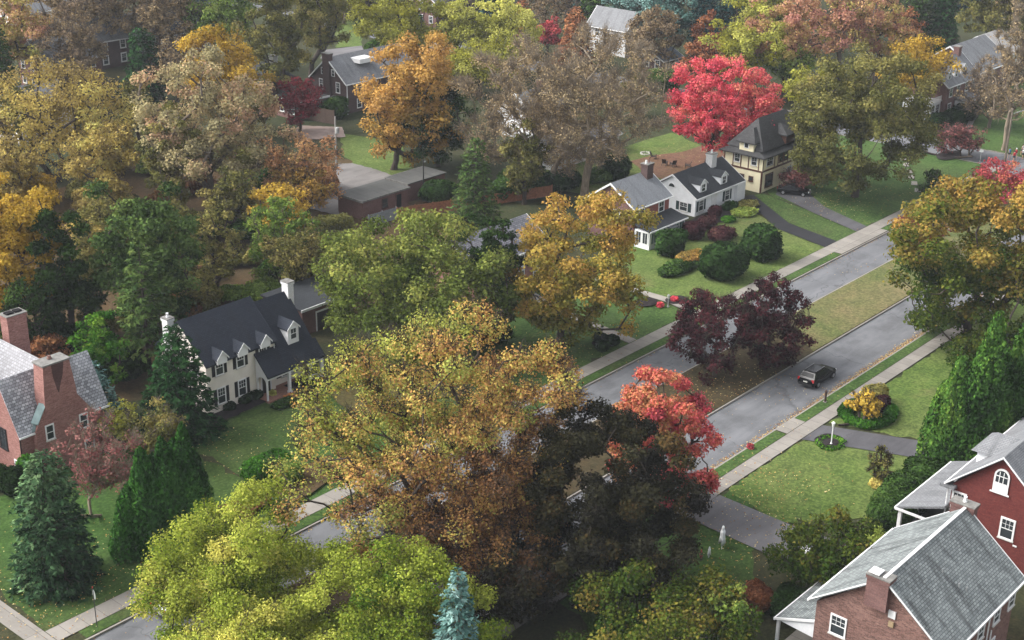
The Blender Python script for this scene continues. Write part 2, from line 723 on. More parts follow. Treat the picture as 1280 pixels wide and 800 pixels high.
    if thin is not None:
        # thinner foliage on one side: leaves have already fallen there
        g = thin[0] * latr + thin[1] * latf + thin[2] * rel[:, 2]
        wgt = np.clip(1 + g, 0.04, 2.5)
    wgt = wgt * rng.uniform(0.55, 1.45, nc)
    ci = rng.choice(nc, nl, p=wgt / wgt.sum())
    d = rand_dirs(rng, nl)
    r = rng.random(nl) ** 0.42
    lo = d * (r * rc * rng.uniform(0.8, 1.3, nl))[:, None] * np.array([1.05, 1.05, 0.72])
    pos = P[ci] + lo
    pos[:, 2] = np.maximum(pos[:, 2], 0.15)
    nrm = unit(lo / rc * 0.8 + np.array([0, 0, 0.55]) + rng.normal(size=(nl, 3)) * 0.55)
    tb = tint0 + rng.normal(size=nc) * tsd + grad[0] * latr + grad[1] * latf + grad[2] * rel[:, 2]
    tint = tb[ci] + rng.normal(size=nl) * lsd
    tone = (1 + rng.normal(size=nc) * tone_sd * 0.7)[ci] * (1 + rng.normal(size=nl) * tone_sd)
    sz = ls * rng.uniform(0.65, 1.35, nl)
    me = leaf_mesh('crown', pos, nrm, sz * 1.15, sz * 0.85, np.clip(tint, 0.0, 1.0), np.clip(tone, 0.35, 1.8), rng)
    link_mesh('crown', me, mat, root)
    return root


def conifer(name, label, box, base, mat, bark, seed, cov=4.0, droop=0.25, spray_px=4.5, power=0.85, irregular=0.12, layers=None, low=0.04, grad=(0, 0, 0), group=None,
            tone_sd=0.16, lean=(0, 0), upturn=0.0, cat='tree', gap=0.0, flat=0.0):
    rng = np.random.default_rng(seed)
    lx, ty, rx, by = box
    w = G(*base)
    dp = depth(w)
    px = F / dp
    lo, hi = 0.5, 60.0
    ax = np.array([lean[0], lean[1]])
    for _ in range(40):
        m = (lo + hi) / 2
        cc = CM @ (np.array([w[0], w[1], m]) - [0, 0, CAMH])
        if 400 - F * cc[1] / cc[2] > ty: lo = m
        else: hi = m
    H = lo
    R = (rx - lx) / 2 / px
    root = thing(name, label, cat, tuple(w), group=group)
    nlay = layers or int(np.clip(H / 0.42, 10, 46))
    segs0, segs1, sr0 = [], [], []
    P, T, S, LEN, BT = [], [], [], [], []
    bid = 0
    f = shape_noise(rng, irregular)
    for k in range(nlay):
        z = H * (low + (0.985 - low) * ((k + 0.5) / nlay))
        t = (z / H - low) / (1 - low)
        prof = (1 - t) ** power
        if flat: prof = prof * (1 - flat) + flat * math.sqrt(max(1 - (t * 1.02) ** 3, 0)) * (0.55 + 0.45 * min(1, t * 4))
        nb = int(np.clip(5 + 9 * prof * R / 2.5, 5, 18))
        a0 = rng.uniform(0, 6.28)
        for b in range(nb):
            if gap and rng.random() < gap: continue
            an = a0 + 6.283 * b / nb + rng.normal() * 0.15
            dh = np.array([math.cos(an), math.sin(an), 0])
            dn = np.array([[dh[0], dh[1], (t - 0.5) * 2]])
            L = R * prof * f(dn)[0] * rng.uniform(0.82, 1.1) + 0.15
            st = np.array([ax[0] * z, ax[1] * z, z])
            sl = -droop * (1 - t) + 0.35 * t + rng.normal() * 0.05
            n = max(4, int(10 * L))
            u = np.sqrt(rng.uniform(0.04, 1, n))
            lat = rng.uniform(-1, 1, n) * (0.42 * L * (1.05 - u) + 0.12)
            sd_ = np.array([-dh[1], dh[0], 0])
            zz = sl * u * L + upturn * (u ** 2.2) * L - 0.10 * np.abs(lat) + rng.normal(size=n) * 0.06
            pp = st + dh * (u * L)[:, None] + sd_ * lat[:, None]
            pp[:, 2] += zz
            P.append(pp)
            tt = dh + sd_ * (np.sign(lat) * 0.7)[:, None] + np.array([0, 0, sl * 0.6 + 2 * upturn * 0.4])
            T.append(tt)
            BT.append(np.full(n, bid))
            bid += 1
            segs0.append(st)
            segs1.append(st + dh * L * 0.9 + np.array([0, 0, sl * 0.9 * L + upturn * 0.8 * L]))
            sr0.append(0.012 + 0.012 * L)
    P, T, BT = np.concatenate(P), np.concatenate(T), np.concatenate(BT)
    area = R * H
    ls = spray_px / px
    want = int(np.clip(cov * area / (ls * ls * 0.28), 400, 40000))
    idx = rng.integers(0, len(P), want)
    pos = P[idx] + rng.normal(size=(want, 3)) * np.array([0.1, 0.1, 0.06]) * (ls * 2.0)
    pos[:, 2] = np.maximum(pos[:, 2], 0.06)
    ax_ = T[idx] + rng.normal(size=(want, 3)) * 0.35
    outv = pos.copy()
    outv[:, 2] = 0
    nrm = unit(np.array([0, 0, 0.9]) + unit(outv) * 0.45 + rng.normal(size=(want, 3)) * 0.4)
    bt = rng.normal(size=bid) * 0.17
    rel = np.stack([pos @ CAM_R / max(R, 0.1), pos @ CAM_F / max(R, 0.1), pos[:, 2] / H * 2 - 1], 1)
    tint = 0.5 + bt[BT[idx]] + rng.normal(size=want) * 0.13 + rel @ np.array(grad)
    tone = (1 + rng.normal(size=bid) * tone_sd)[BT[idx]] * (1 + rng.normal(size=want) * 0.12)
    sz = ls * rng.uniform(0.7, 1.3, want)
    me = leaf_mesh('crown', pos, nrm, sz * 1.5, sz * 0.55, np.clip(tint, 0, 1), np.clip(tone, 0.4, 1.7), rng, axis=ax_, fold=0.06)
    link_mesh('crown', me, mat, root)
    zs = np.linspace(-0.1, H * 0.97, 8)
    c0 = np.stack([ax[0] * zs, ax[1] * zs, zs], 1)
    tr = 0.012 * H + 0.08
    rr = tr * (1.02 - np.linspace(0, 1, 8) * 0.93)
    link_mesh('trunk', tube_mesh('trunk', [(c0[:-1], c0[1:], rr[:-1], rr[1:], 7), (np.array(segs0), np.array(segs1), np.array(sr0), np.array(sr0) * 0.3, 3)]), bark, root)
    return root


def solid_plant(name, label, loc, size, mat, bark, seed, px, kind='round', cov=4.5, leaf_px=3.2, lump=0.08, expo=2.4, cat='shrub', group=None, spire=1.0, tsd=0.1, tint0=0.5, grad=(0, 0, 0),
                outline=None, lean=0.0):
    """Dense plants: clipped shrubs, hedges, columnar evergreens. size = (rx, ry, height)."""
    rng = np.random.default_rng(seed)
    rx, ry, H = size
    root = thing(name, label, cat, tuple(loc), group=group)
    ls = leaf_px / px
    area = 2 * (rx + ry) * H + 3.1 * rx * ry
    n = int(np.clip(cov * area / (ls * ls * 0.42), 250, 26000))
    f = shape_noise(rng, lump, 9)
    d = rand_dirs(rng, n)
    fr = 1 - np.abs(rng.normal(size=n)) * 0.15
    fr = np.clip(fr, 0.3, 1.04) + (rng.random(n) < 0.08) * rng.uniform(0, 0.12, n)
    if kind == 'round':
        k = (np.abs(d) ** expo).sum(1) ** (-1 / expo)
        q = d * (k * fr * f(d))[:, None]
        pos = q * np.array([rx, ry, H * 0.5]) + np.array([0, 0, H * 0.5])
        ow = unit(d / np.array([rx, ry, H * 0.5]))
        axis = None
        nrm = unit(ow + np.array([0, 0, 0.3]) + rng.normal(size=(n, 3)) * 0.5)
    elif kind == 'ring':
        an = rng.uniform(0, 6.283, n)
        an2 = rng.uniform(0, 6.283, n)
        w = min(rx, ry) * 0.26
        cr = np.stack([np.cos(an), np.sin(an), np.zeros(n)], 1)
        lr = 1 + 0.12 * np.sin(an * 3 + seed) + 0.05 * np.sin(an * 7)
        pos = cr * np.array([rx - w, ry - w, 0]) + cr * (w * np.cos(an2) * fr * lr)[:, None]
        pos[:, 2] = H * 0.5 + H * 0.5 * np.sin(an2) * fr * lr
        ow = cr * np.cos(an2)[:, None] + np.array([0, 0, 1]) * np.sin(an2)[:, None]
        nrm = unit(ow + rng.normal(size=(n, 3)) * 0.5)
        axis = None
    elif kind == 'plume':      # many upright sprays packed together
        K = 16 if rx < 3.2 else 46
        ka = rng.uniform(0, 6.283, K)
        ko = np.sqrt(rng.uniform(0.0, 1, K)) * 0.68 * (1 if K == 16 else 1.12)
        ko[0] = 0.02
        kh = H * (1 - 0.34 * (ko / 0.68) ** 1.6 * (1 if K == 16 else 1.35)) * rng.uniform(0.86, 1.0, K)
        kh[0] = H
        kr = rng.uniform(0.34, 0.46, K) * (1 if K == 16 else 0.66)
        ki = rng.integers(0, K, n)
        t = rng.random(n) ** 0.8
        an = rng.uniform(0, 6.283, n)
        prof = (1 - t ** 1.7) ** spire * (0.85 + 0.15 * np.minimum(1, t * 6)) * (1 + 0.1 * np.sin(an * 3 + t * 11 + ki))
        rr = prof * fr * kr[ki]
        tw_ = 1 - 0.35 * t
        pos = np.stack([(np.cos(ka[ki]) * ko[ki] * tw_ + np.cos(an) * rr) * rx, (np.sin(ka[ki]) * ko[ki] * tw_ + np.sin(an) * rr) * ry, t * kh[ki] + rng.normal(size=n) * 0.08], 1)
        ow = np.stack([np.cos(an), np.sin(an), np.full(n, 0.35)], 1)
        nrm = unit(ow + rng.normal(size=(n, 3)) * 0.5)
        axis = np.array([0, 0, 1.0]) + ow * 0.6 + rng.normal(size=(n, 3)) * 0.35
    else:   # columnar / flame-shaped
        t = rng.random(n) ** 0.85
        an = rng.uniform(0, 6.283, n)
        prof = (1 - t ** 1.6 * 0.98) ** spire * (0.82 + 0.18 * np.minimum(1, t * 7))
        dd = np.stack([np.cos(an), np.sin(an), t * 3], 1)
        ff = f(dd)
        lobes = 1 + 0.07 * np.sin(an * 5 + t * 9 + seed) + 0.05 * np.sin(an * 9 - t * 14)
        rr = prof * fr * ff * lobes
        pos = np.stack([np.cos(an) * rr * rx + lean * t * H, np.sin(an) * rr * ry, t * H + rng.normal(size=n) * 0.05], 1)
        ow = np.stack([np.cos(an), np.sin(an), np.full(n, 0.25)], 1)
        nrm = unit(ow + rng.normal(size=(n, 3)) * 0.45)
        axis = np.array([0, 0, 1.0]) + ow * 0.5 + rng.normal(size=(n, 3)) * 0.3
    pos[:, 2] = np.maximum(pos[:, 2], 0.05)
    cl = np.sin(pos @ (rng.normal(size=(3, 5)) * 3.0 / max(rx, 0.6)) + rng.uniform(0, 6, 5)).sum(1) / 2.2
    rel = np.stack([pos @ CAM_R / rx, pos @ CAM_F / rx, pos[:, 2] / H * 2 - 1], 1)
    tint = tint0 + tsd * cl + rng.normal(size=n) * 0.12 + rel @ np.array(grad)
    tone = 1 + rng.normal(size=n) * 0.24 + 0.12 * cl
    sz = ls * rng.uniform(0.65, 1.35, n)
    el = 1.45 if axis is not None else 1.15
    me = leaf_mesh('crown', pos, nrm, sz * el, sz * 0.8, np.clip(tint, 0, 1), np.clip(tone, 0.4, 1.7), rng, axis=axis)
    link_mesh('crown', me, mat, root)
    ns = 5
    st = np.zeros((ns, 3))
    if kind == 'ring':
        a_ = np.arange(ns) * 6.283 / ns
        st = np.stack([np.cos(a_) * rx * 0.74, np.sin(a_) * ry * 0.74, np.zeros(ns)], 1)
        en = st + np.array([0, 0, H * 0.6])
    else:
        st[:, :2] = rng.normal(size=(ns, 2)) * rx * 0.12
        en = st + np.stack([rng.normal(size=ns) * rx * 0.35, rng.normal(size=ns) * ry * 0.35, np.full(ns, H * 0.7)], 1)
        if kind in ('column', 'plume'):
            en[:, 0] = st[:, 0] + lean * H * 0.7
            en[:, 1] = st[:, 1]
    st[:, 2] = -0.05
    link_mesh('stem', tube_mesh('stem', [(st, en, np.full(ns, 0.05 + 0.006 * H), np.full(ns, 0.015), 5)]), bark, root)
    return root


def px_at(loc):
    return F / depth(loc)

# ================================================================== THE SETTING
GREENS = [lin('#2f4421'), lin('#3b5328'), lin('#496031'), lin('#576938')]
M_GROUND = ground_mat('ground_soil', [lin('#2a311f'), lin('#343b25'), lin('#3d432b'), lin('#453f2d')], lin('#453a2b'), lin('#53432f'), 0.5)
M_LAWN = ground_mat('lawn_green', GREENS, lin('#4b5030'), lin('#57503a'), 0.45)
M_LAWN_FRESH = ground_mat('lawn_fresh', [lin('#3e5026'), lin('#4d622d'), lin('#5c6e36'), lin('#6e7843')], lin('#646640'), lin('#706648'), 0.65)
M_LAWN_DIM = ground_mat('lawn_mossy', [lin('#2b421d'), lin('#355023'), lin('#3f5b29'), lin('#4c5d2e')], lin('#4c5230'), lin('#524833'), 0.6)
M_MEDIAN = ground_mat('median_grass', [lin('#475430'), lin('#566036'), lin('#6a6842'), lin('#746c4a')], lin('#7c6a52'), lin('#6e5844'), 0.75)
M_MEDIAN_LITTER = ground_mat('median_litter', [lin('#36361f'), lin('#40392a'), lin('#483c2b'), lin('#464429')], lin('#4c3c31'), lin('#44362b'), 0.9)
M_LITTER = ground_mat('leaf_litter_shaded', [lin('#3d3626'), lin('#493d2a'), lin('#55442f'), lin('#4a482b')], lin('#5c4733'), lin('#664b37'), 0.8)  # brown leaf litter, colours darkened to carry the shade under the wood
M_REDLITTER = ground_mat('red_leaf_litter', [lin('#5f4438'), lin('#6b4c40'), lin('#745448'), lin('#666040')], lin('#5c5a3a'), lin('#6a4a3c'), 0.6)
M_ROAD = asphalt_mat('asphalt_grey', (0.125, 0.128, 0.137, 1))
M_DRIVE_DARK = asphalt_mat('asphalt_dark', (0.016, 0.016, 0.019, 1), 0.3)
M_DRIVE_MID = asphalt_mat('asphalt_mid', (0.075, 0.073, 0.08, 1), 0.4)
M_DRIVE_PALE = asphalt_mat('asphalt_pale', (0.13, 0.125, 0.13, 1), 0.3)
M_GRAVEL = asphalt_mat('gravel_lane', (0.16, 0.15, 0.145, 1), 0.3)
M_CONC = concrete_mat('concrete_walk', (0.26, 0.24, 0.215, 1))
M_KERB = concrete_mat('concrete_kerb', (0.29, 0.27, 0.24, 1), 3.0)
M_BRICKPATH = brick_mat('brick_path', (0.3, 0.14, 0.1, 1), (0.36, 0.18, 0.13, 1), (0.2, 0.15, 0.13, 1), 0.3)
M_MULCH = plain('mulch_dark', (0.022, 0.018, 0.018, 1), 0.95, 0.1, 0.4, 2.0)
M_PINKSTONE = plain('stone_pink', (0.30, 0.23, 0.2, 1), 0.9, 0.1, 0.25, 0.5)

XB = [-400, 26, 36, 204.5, 212.5, 1000]
YB = [-400, 57.9, 64.1, 71.5, 76.75, 900]
DROP = -0.13


def is_road(i, j):
    return j in (1, 3) or i in (1, 3)


g = MB()
for i in range(5):
    for j in range(5):
        z = DROP if is_road(i, j) else 0.0
        g.poly([(XB[i], YB[j], z), (XB[i + 1], YB[j], z), (XB[i + 1], YB[j + 1], z), (XB[i], YB[j + 1], z)])
        if not is_road(i, j):
            if i < 4: g.poly([(XB[i + 1], YB[j], 0), (XB[i + 1], YB[j], DROP), (XB[i + 1], YB[j + 1], DROP), (XB[i + 1], YB[j + 1], 0)])
            if i > 0: g.poly([(XB[i], YB[j + 1], 0), (XB[i], YB[j + 1], DROP), (XB[i], YB[j], DROP), (XB[i], YB[j], 0)])
            if j < 4: g.poly([(XB[i + 1], YB[j + 1], 0), (XB[i + 1], YB[j + 1], DROP), (XB[i], YB[j + 1], DROP), (XB[i], YB[j + 1], 0)])
            if j > 0: g.poly([(XB[i], YB[j], 0), (XB[i], YB[j], DROP), (XB[i + 1], YB[j], DROP), (XB[i + 1], YB[j], 0)])
tag(g.build('ground', M_GROUND), kind='structure')
rd = MB()
for i in range(5):
    for j in range(5):
        if is_road(i, j):
            rd.poly([(XB[i], YB[j], DROP + .005), (XB[i + 1], YB[j], DROP + .005), (XB[i + 1], YB[j + 1], DROP + .005), (XB[i], YB[j + 1], DROP + .005)])
tag(rd.build('road', M_ROAD), kind='structure')
for (y, s) in ((57.9, -1), (64.1, 1), (71.5, -1), (76.75, 1)):
    k = MB()
    ya, yb = (y + .006, y - .16) if s < 0 else (y - .006, y + .16)
    for (xa, xb) in ((-60, 26.1), (35.9, 204.6), (212.4, 420)):
        k.box(xa, xb, min(ya, yb), max(ya, yb), DROP - .02, 0.018)
    tag(k.build('kerb', M_KERB), kind='structure')
for (x, s) in ((204.5, -1), (212.5, 1)):
    k = MB()
    xa, xb = (x + .006, x - .16) if s < 0 else (x - .006, x + .16)
    for (ya, yb) in ((76.9, 160), (0, 57.7)):
        k.box(min(xa, xb), max(xa, xb), ya, yb, DROP - .02, 0.018)
    tag(k.build('kerb', M_KERB), kind='structure')

_pz = [0.0]


def patch(name, pts, mat, world=True, rag=0.0, seed=1, z=None):
    """A ground sheet a few mm above the last one; rag roughens its edge."""
    rng = np.random.default_rng(seed)
    if not world: pts = [tuple(G(*p)[:2]) for p in pts]
    if rag:
        out = []
        for a, b in zip(pts, pts[1:] + pts[:1]):
            a, b = np.array(a), np.array(b)
            n = max(2, int(np.linalg.norm(b - a) / (rag * 2.5)))
            d = (b - a) / np.linalg.norm(b - a)
            for q in range(n):
                out.append(tuple(a + (b - a) * q / n + np.array([-d[1], d[0]]) * (rng.normal() * rag * 0.5 if q else 0)))
        pts = out
    _pz[0] += 0.0035
    zz = _pz[0] if z is None else z
    ar = sum(p[0] * q[1] - q[0] * p[1] for p, q in zip(pts, pts[1:] + pts[:1]))
    if ar < 0: pts = pts[::-1]
    return tag(MB().poly([(p[0], p[1], zz) for p in pts]).build(name, mat), kind='structure')


def disc(name, c, rx, ry, mat, n=28, seed=0):
    rng = np.random.default_rng(seed)
    a = np.linspace(0, 6.283, n, endpoint=False)
    r = 1 + rng.normal(size=n) * 0.03
    return patch(name, [(c[0] + rx * math.cos(t) * q, c[1] + ry * math.sin(t) * q) for t, q in zip(a, r)], mat)


# lawns, borders and litter
patch('ground_litter', [(70, 106), (128, 106), (140, 150), (120, 175), (60, 160), (55, 115)], M_LITTER, rag=1.5)
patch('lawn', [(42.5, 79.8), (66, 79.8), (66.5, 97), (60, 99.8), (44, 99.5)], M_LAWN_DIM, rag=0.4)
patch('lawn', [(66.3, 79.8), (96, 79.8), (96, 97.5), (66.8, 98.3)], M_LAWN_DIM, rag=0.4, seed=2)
patch('lawn', [(96.3, 79.8), (124.2, 79.8), (125, 99), (97, 99)], M_LAWN, rag=0.4, seed=3)
patch('lawn', [(124.4, 79.8), (154.0, 79.8), (156.3, 88), (160.5, 94.6), (159.5, 98.0), (126, 97.5)], M_LAWN_FRESH, rag=0.3, seed=4)
patch('lawn', [(156.8, 79.8), (162.4, 79.8), (165.4, 88), (168, 97.5), (165.5, 98.5), (158.8, 88.4)], M_LAWN, rag=0.3, seed=5)
patch('lawn', [(165.2, 79.8), (204.2, 79.8), (204.2, 110), (182, 112), (168, 96)], M_LAWN, rag=0.4, seed=6)
patch('lawn', [(212.8, 77), (300, 77), (300, 100), (212.8, 98)], M_LAWN, rag=0.4, seed=7)
patch('lawn', [(150, 104.5), (178, 104.5), (186, 126), (150, 127)], M_LAWN_FRESH, rag=0.8, seed=8)
patch('ground_litter', [(163, 108.5), (182, 106.5), (183, 118), (168, 121), (164.5, 116)], M_REDLITTER, rag=1.6, seed=9)
patch('lawn', [(425, 166), (500, 178), (520, 212), (488, 220), (440, 205), (426, 190)], M_LAWN_FRESH, world=False, rag=0.5, seed=10)
patch('lawn', [(418, 20), (450, 25), (452, 58), (420, 60)], M_LAWN_FRESH, world=False, rag=0.6, seed=11)
patch('lawn', [(81.5, 45), (90.5, 50.5), (96, 54.8), (79, 54.8), (70, 54.8), (66, 40)], M_LAWN_DIM, rag=0.4, seed=12)
patch('lawn', [(93, 54.8), (106.5, 54.8), (111.5, 44), (100, 41), (91, 48.8)], M_LAWN_FRESH, rag=0.3, seed=13)
patch('lawn', [(110.2, 54.8), (165, 54.8), (160, 38), (114.5, 42)], M_LAWN_FRESH, rag=0.3, seed=14)
for k_, (xa, xb) in enumerate(((36.3, 87), (91.5, 105.4), (108.9, 204.3))):
    patch('verge', [(xa, 56.55), (xb, 56.55), (xb, 57.7), (xa, 57.7)], M_LAWN, seed=20 + k_)
for k_, (xa, xb) in enumerate(((44, 124.8), (126.4, 153), (165.5, 202.8))):
    patch('verge', [(xa, 76.95), (xb, 76.95), (xb, 78.0), (xa, 78.0)], M_LAWN if k_ else M_LAWN_DIM, seed=30 + k_)
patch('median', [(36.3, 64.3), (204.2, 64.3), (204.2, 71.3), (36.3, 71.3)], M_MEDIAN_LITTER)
patch('median', [(124, 64.33), (204.1, 64.33), (204.1, 71.27), (132, 71.27), (127, 68)], M_MEDIAN, rag=0.06, seed=15)
# pavements, drives, paths
patch('sidewalk', [(42.45, 78.05), (203.0, 78.05), (203.0, 79.75), (42.45, 79.75)], M_CONC)
patch('sidewalk', [(40.9, 76.9), (42.4, 76.9), (42.4, 130), (40.9, 130)], M_CONC)
patch('sidewalk', [(36.3, 55.0), (204.2, 55.0), (204.2, 56.45), (36.3, 56.45)], M_CONC)
patch('sidewalk', [(203.05, 77.0), (204.3, 77.0), (204.3, 80.6), (203.05, 80.6)], M_KERB)
patch('sidewalk', [(124.85, 76.95), (126.35, 76.95), (126.35, 78.0), (124.85, 78.0)], M_CONC)
patch('sidewalk', [(153.1, 76.95), (165.4, 76.95), (165.4, 78.0), (153.1, 78.0)], M_CONC)
patch('sidewalk', [(105.5, 56.5), (108.8, 56.5), (108.8, 57.7), (105.5, 57.7)], M_CONC)
patch('sidewalk', [(87.1, 54.9), (91.4, 54.9), (91.4, 57.7), (87.1, 57.7)], M_DRIVE_PALE)
patch('driveway', [(153.9, 79.8), (157.0, 79.8), (159.0, 88), (166.5, 98.2), (164.6, 98.8), (156.0, 88)], M_DRIVE_DARK)
patch('driveway', [(162.2, 79.8), (165.0, 79.8), (168.5, 88), (173.5, 94), (172.5, 97.4), (168.8, 96), (165.2, 88)], M_DRIVE_MID)
patch('driveway', [(105.4, 54.9), (109.3, 54.9), (114.2, 42.6), (118, 34), (114.5, 34), (110.6, 42.2)], M_DRIVE_MID)
patch('driveway', [(86.6, 54.85), (91.6, 54.85), (91.4, 47.8), (92, 40), (85.5, 40), (86.2, 46)], M_DRIVE_PALE)
patch('path', [(112.35, 79.8), (113.7, 79.8), (114.6, 88), (117, 98), (115.5, 98), (113.2, 88)], M_CONC)
patch('path', [(124.0, 79.8), (125.0, 79.8), (126.0, 84), (125.5, 95), (124.3, 95), (124.7, 84)], M_CONC)
patch('path', [(78.9, 97.0), (80.0, 96.6), (86.5, 95.0), (92, 92), (92.4, 93.2), (87, 96.3), (80.2, 98.2), (79.0, 98.2)], M_BRICKPATH)
for x_, y_ in ((186.8, 83.2), (189.5, 85.0), (192.0, 86.5), (184.0, 81.3), (194.8, 88.5), (197.4, 90.2)):
    patch('stepping_stone', [(x_, y_), (x_ + 1.7, y_ + 0.9), (x_ + 1.3, y_ + 1.6), (x_ - .4, y_ + .8)], M_KERB)
patch('lane', [(388, 262), (424, 271), (424, 248), (463, 232), (486, 225), (520, 214), (494, 222), (470, 213), (440, 205), (424, 206), (404, 238)], M_GRAVEL, world=False, rag=0.2)
patch('driveway', [(376, 158), (428, 160), (432, 172), (384, 176), (360, 168)], M_PINKSTONE, world=False, rag=0.2)
patch('lane', [(408, 63), (452, 58), (456, 66), (420, 76), (400, 74)], M_DRIVE_PALE, world=False)
patch('path', [(212.9, 88), (236, 95.6), (236, 96.5), (212.9, 89)], M_CONC)
# planting beds
disc('flower_bed', G(808, 379), 1.5, 1.1, M_MULCH)
disc('flower_bed', G(845, 376), 1.5, 1.1, M_MULCH, seed=2)
disc('flower_bed', G(697, 432), 1.25, 1.2, M_MULCH, seed=3)
disc('flower_bed', G(755, 430), 1.4, 1.2, M_MULCH, seed=4)
disc('flower_bed', G(1037, 553), 1.5, 1.3, M_MULCH, seed=5)
disc('flower_bed', G(1186, 195), 3.2, 1.5, M_MULCH, seed=6)
patch('flower_bed', [(71.3, 96.6), (77.2, 96.9), (77.0, 98.6), (71.2, 98.6)], M_MULCH, rag=0.2)
patch('flower_bed', [(80.5, 95.9), (86, 94.4), (88.5, 96.4), (84.5, 98.6), (80.6, 98.4)], M_MULCH, rag=0.2)
patch('flower_bed', [(146, 94.2), (158.8, 95.2), (159, 98.7), (146, 97.8)], M_MULCH, rag=0.25, seed=3)
patch('ground_litter', [(81, 88), (93, 85), (95.5, 90), (90, 95.5), (83, 95)], ground_mat('tan_lawn', [lin('#3f4426'), lin('#4b4a2a'), lin('#564e2f'), lin('#52582f')], lin('#5c4c34'), lin('#6a543a'), .6), rag=1.2, seed=21)
patch('flower_bed', [(66.3, 80.6), (72.5, 81.0), (74.0, 84.4), (70, 85.0), (66.2, 83)], M_LITTER, rag=0.4, seed=5)

# ================================================================== HOUSES
WHITE = (0.68, 0.68, 0.68, 1)
M_TRIM = plain('white_paint', WHITE, 0.5, 0.4, 0.05)
M_SILL = plain('stone_sill', (0.5, 0.48, 0.45, 1), 0.8, 0.2, 0.15)
M_BLACK = plain('black_shutter', (0.012, 0.012, 0.014, 1), 0.6, 0.3)
M_GREENSHUT = plain('dark_green_shutter', (0.012, 0.03, 0.032, 1), 0.6, 0.3)
M_DARKDOOR = plain('dark_door', (0.02, 0.015, 0.014, 1), 0.5, 0.4)
M_CREAM = plain('cream_stucco', (0.78, 0.71, 0.5, 1), 0.85, 0.2, 0.08, 0.8)
M_PALESTUCCO = plain('pale_stucco', (0.68, 0.63, 0.56, 1), 0.85, 0.2, 0.08, 0.8)
M_TIMBER = plain('brown_timber', (0.10, 0.045, 0.03, 1), 0.8, 0.2)
M_SIDE_WHITE = siding_mat('white_siding', (0.78, 0.79, 0.81, 1))
M_BRICK_WARM = brick_mat('brick_warm', (0.105, 0.052, 0.043, 1), (0.25, 0.135, 0.11, 1), (0.19, 0.14, 0.125, 1), 0.5)
M_BRICK_RED = brick_mat('brick_deep_red', (0.115, 0.024, 0.022, 1), (0.15, 0.036, 0.03, 1), (0.11, 0.04, 0.036, 1), 0.4)
M_BRICK_TUDOR = brick_mat('brick_rose', (0.22, 0.09, 0.075, 1), (0.36, 0.18, 0.155, 1), (0.26, 0.17, 0.155, 1), 0.35)
M_BRICK_DARK = brick_mat('brick_dark', (0.07, 0.045, 0.042, 1), (0.095, 0.06, 0.055, 1), (0.08, 0.06, 0.06, 1), 0.4)
M_BRICK_MID = brick_mat('brick_plum', (0.14, 0.07, 0.065, 1), (0.19, 0.1, 0.09, 1), (0.15, 0.11, 0.1, 1), 0.5)
M_ROOF_NAVY = roof_mat('shingle_navy', (0.017, 0.021, 0.031, 1), (0.026, 0.031, 0.043, 1), amount=0.3, spec=0.2, rough=0.9)
M_ROOF_BLACK = roof_mat('shingle_black', (0.03, 0.033, 0.038, 1), (0.042, 0.046, 0.052, 1), amount=0.4, spec=0.2, rough=0.9)
M_ROOF_GREY = roof_mat('shingle_grey', (0.17, 0.18, 0.195, 1), (0.2, 0.21, 0.225, 1), amount=0.25)
M_ROOF_GREEN = roof_mat('shingle_grey_green', (0.13, 0.145, 0.148, 1), (0.25, 0.275, 0.272, 1), row=0.2, width=0.36, amount=0.85, gap=0.02)
M_ROOF_MID = roof_mat('shingle_mid_grey', (0.15, 0.155, 0.165, 1), (0.2, 0.205, 0.215, 1), amount=0.4)
M_SLATE = roof_mat('slate_tiles', (0.17, 0.175, 0.195, 1), (0.5, 0.51, 0.54, 1), row=0.26, width=0.34, amount=0.35, spec=0.5, rough=0.5, gap=0.022)
M_SLATE_DARK = roof_mat('slate_dark', (0.09, 0.09, 0.105, 1), (0.21, 0.21, 0.235, 1), row=0.26, width=0.34, amount=0.35, spec=0.5, rough=0.5, gap=0.022)
M_COPPER = plain('green_copper', (0.19, 0.26, 0.26, 1), 0.6, 0.4, 0.25, 1.5)
M_FLATROOF = roof_mat('flat_roof_felt', (0.06, 0.06, 0.057, 1), (0.085, 0.085, 0.08, 1), row=1.0, width=6, amount=0.4)
M_LEAD = plain('chimney_cap', (0.17, 0.165, 0.155, 1), 0.9, 0.1, 0.3)
M_SOOT = plain('soot', (0.012, 0.011, 0.012, 1), 0.95, 0.1)

FACES = {'-Y': ((1, 0, 0), (0, -1, 0)), '-X': ((0, -1, 0), (-1, 0, 0)), '+Y': ((-1, 0, 0), (0, 1, 0)), '+X': ((0, 1, 0), (1, 0, 0))}


def fbox(mb, face, plane, u0, u1, z0, z1, d0, d1):
    """Box on a wall face: u along the wall (world coordinate), d outwards from the wall plane."""
    ax = 0 if face[1] == 'Y' else 1
    sgn = -1 if face[0] == '-' else 1
    a, b = sorted((plane + sgn * d0, plane + sgn * d1))
    if ax == 0: mb.box(u0, u1, a, b, z0, z1)
    else: mb.box(a, b, u0, u1, z0, z1)
    return mb


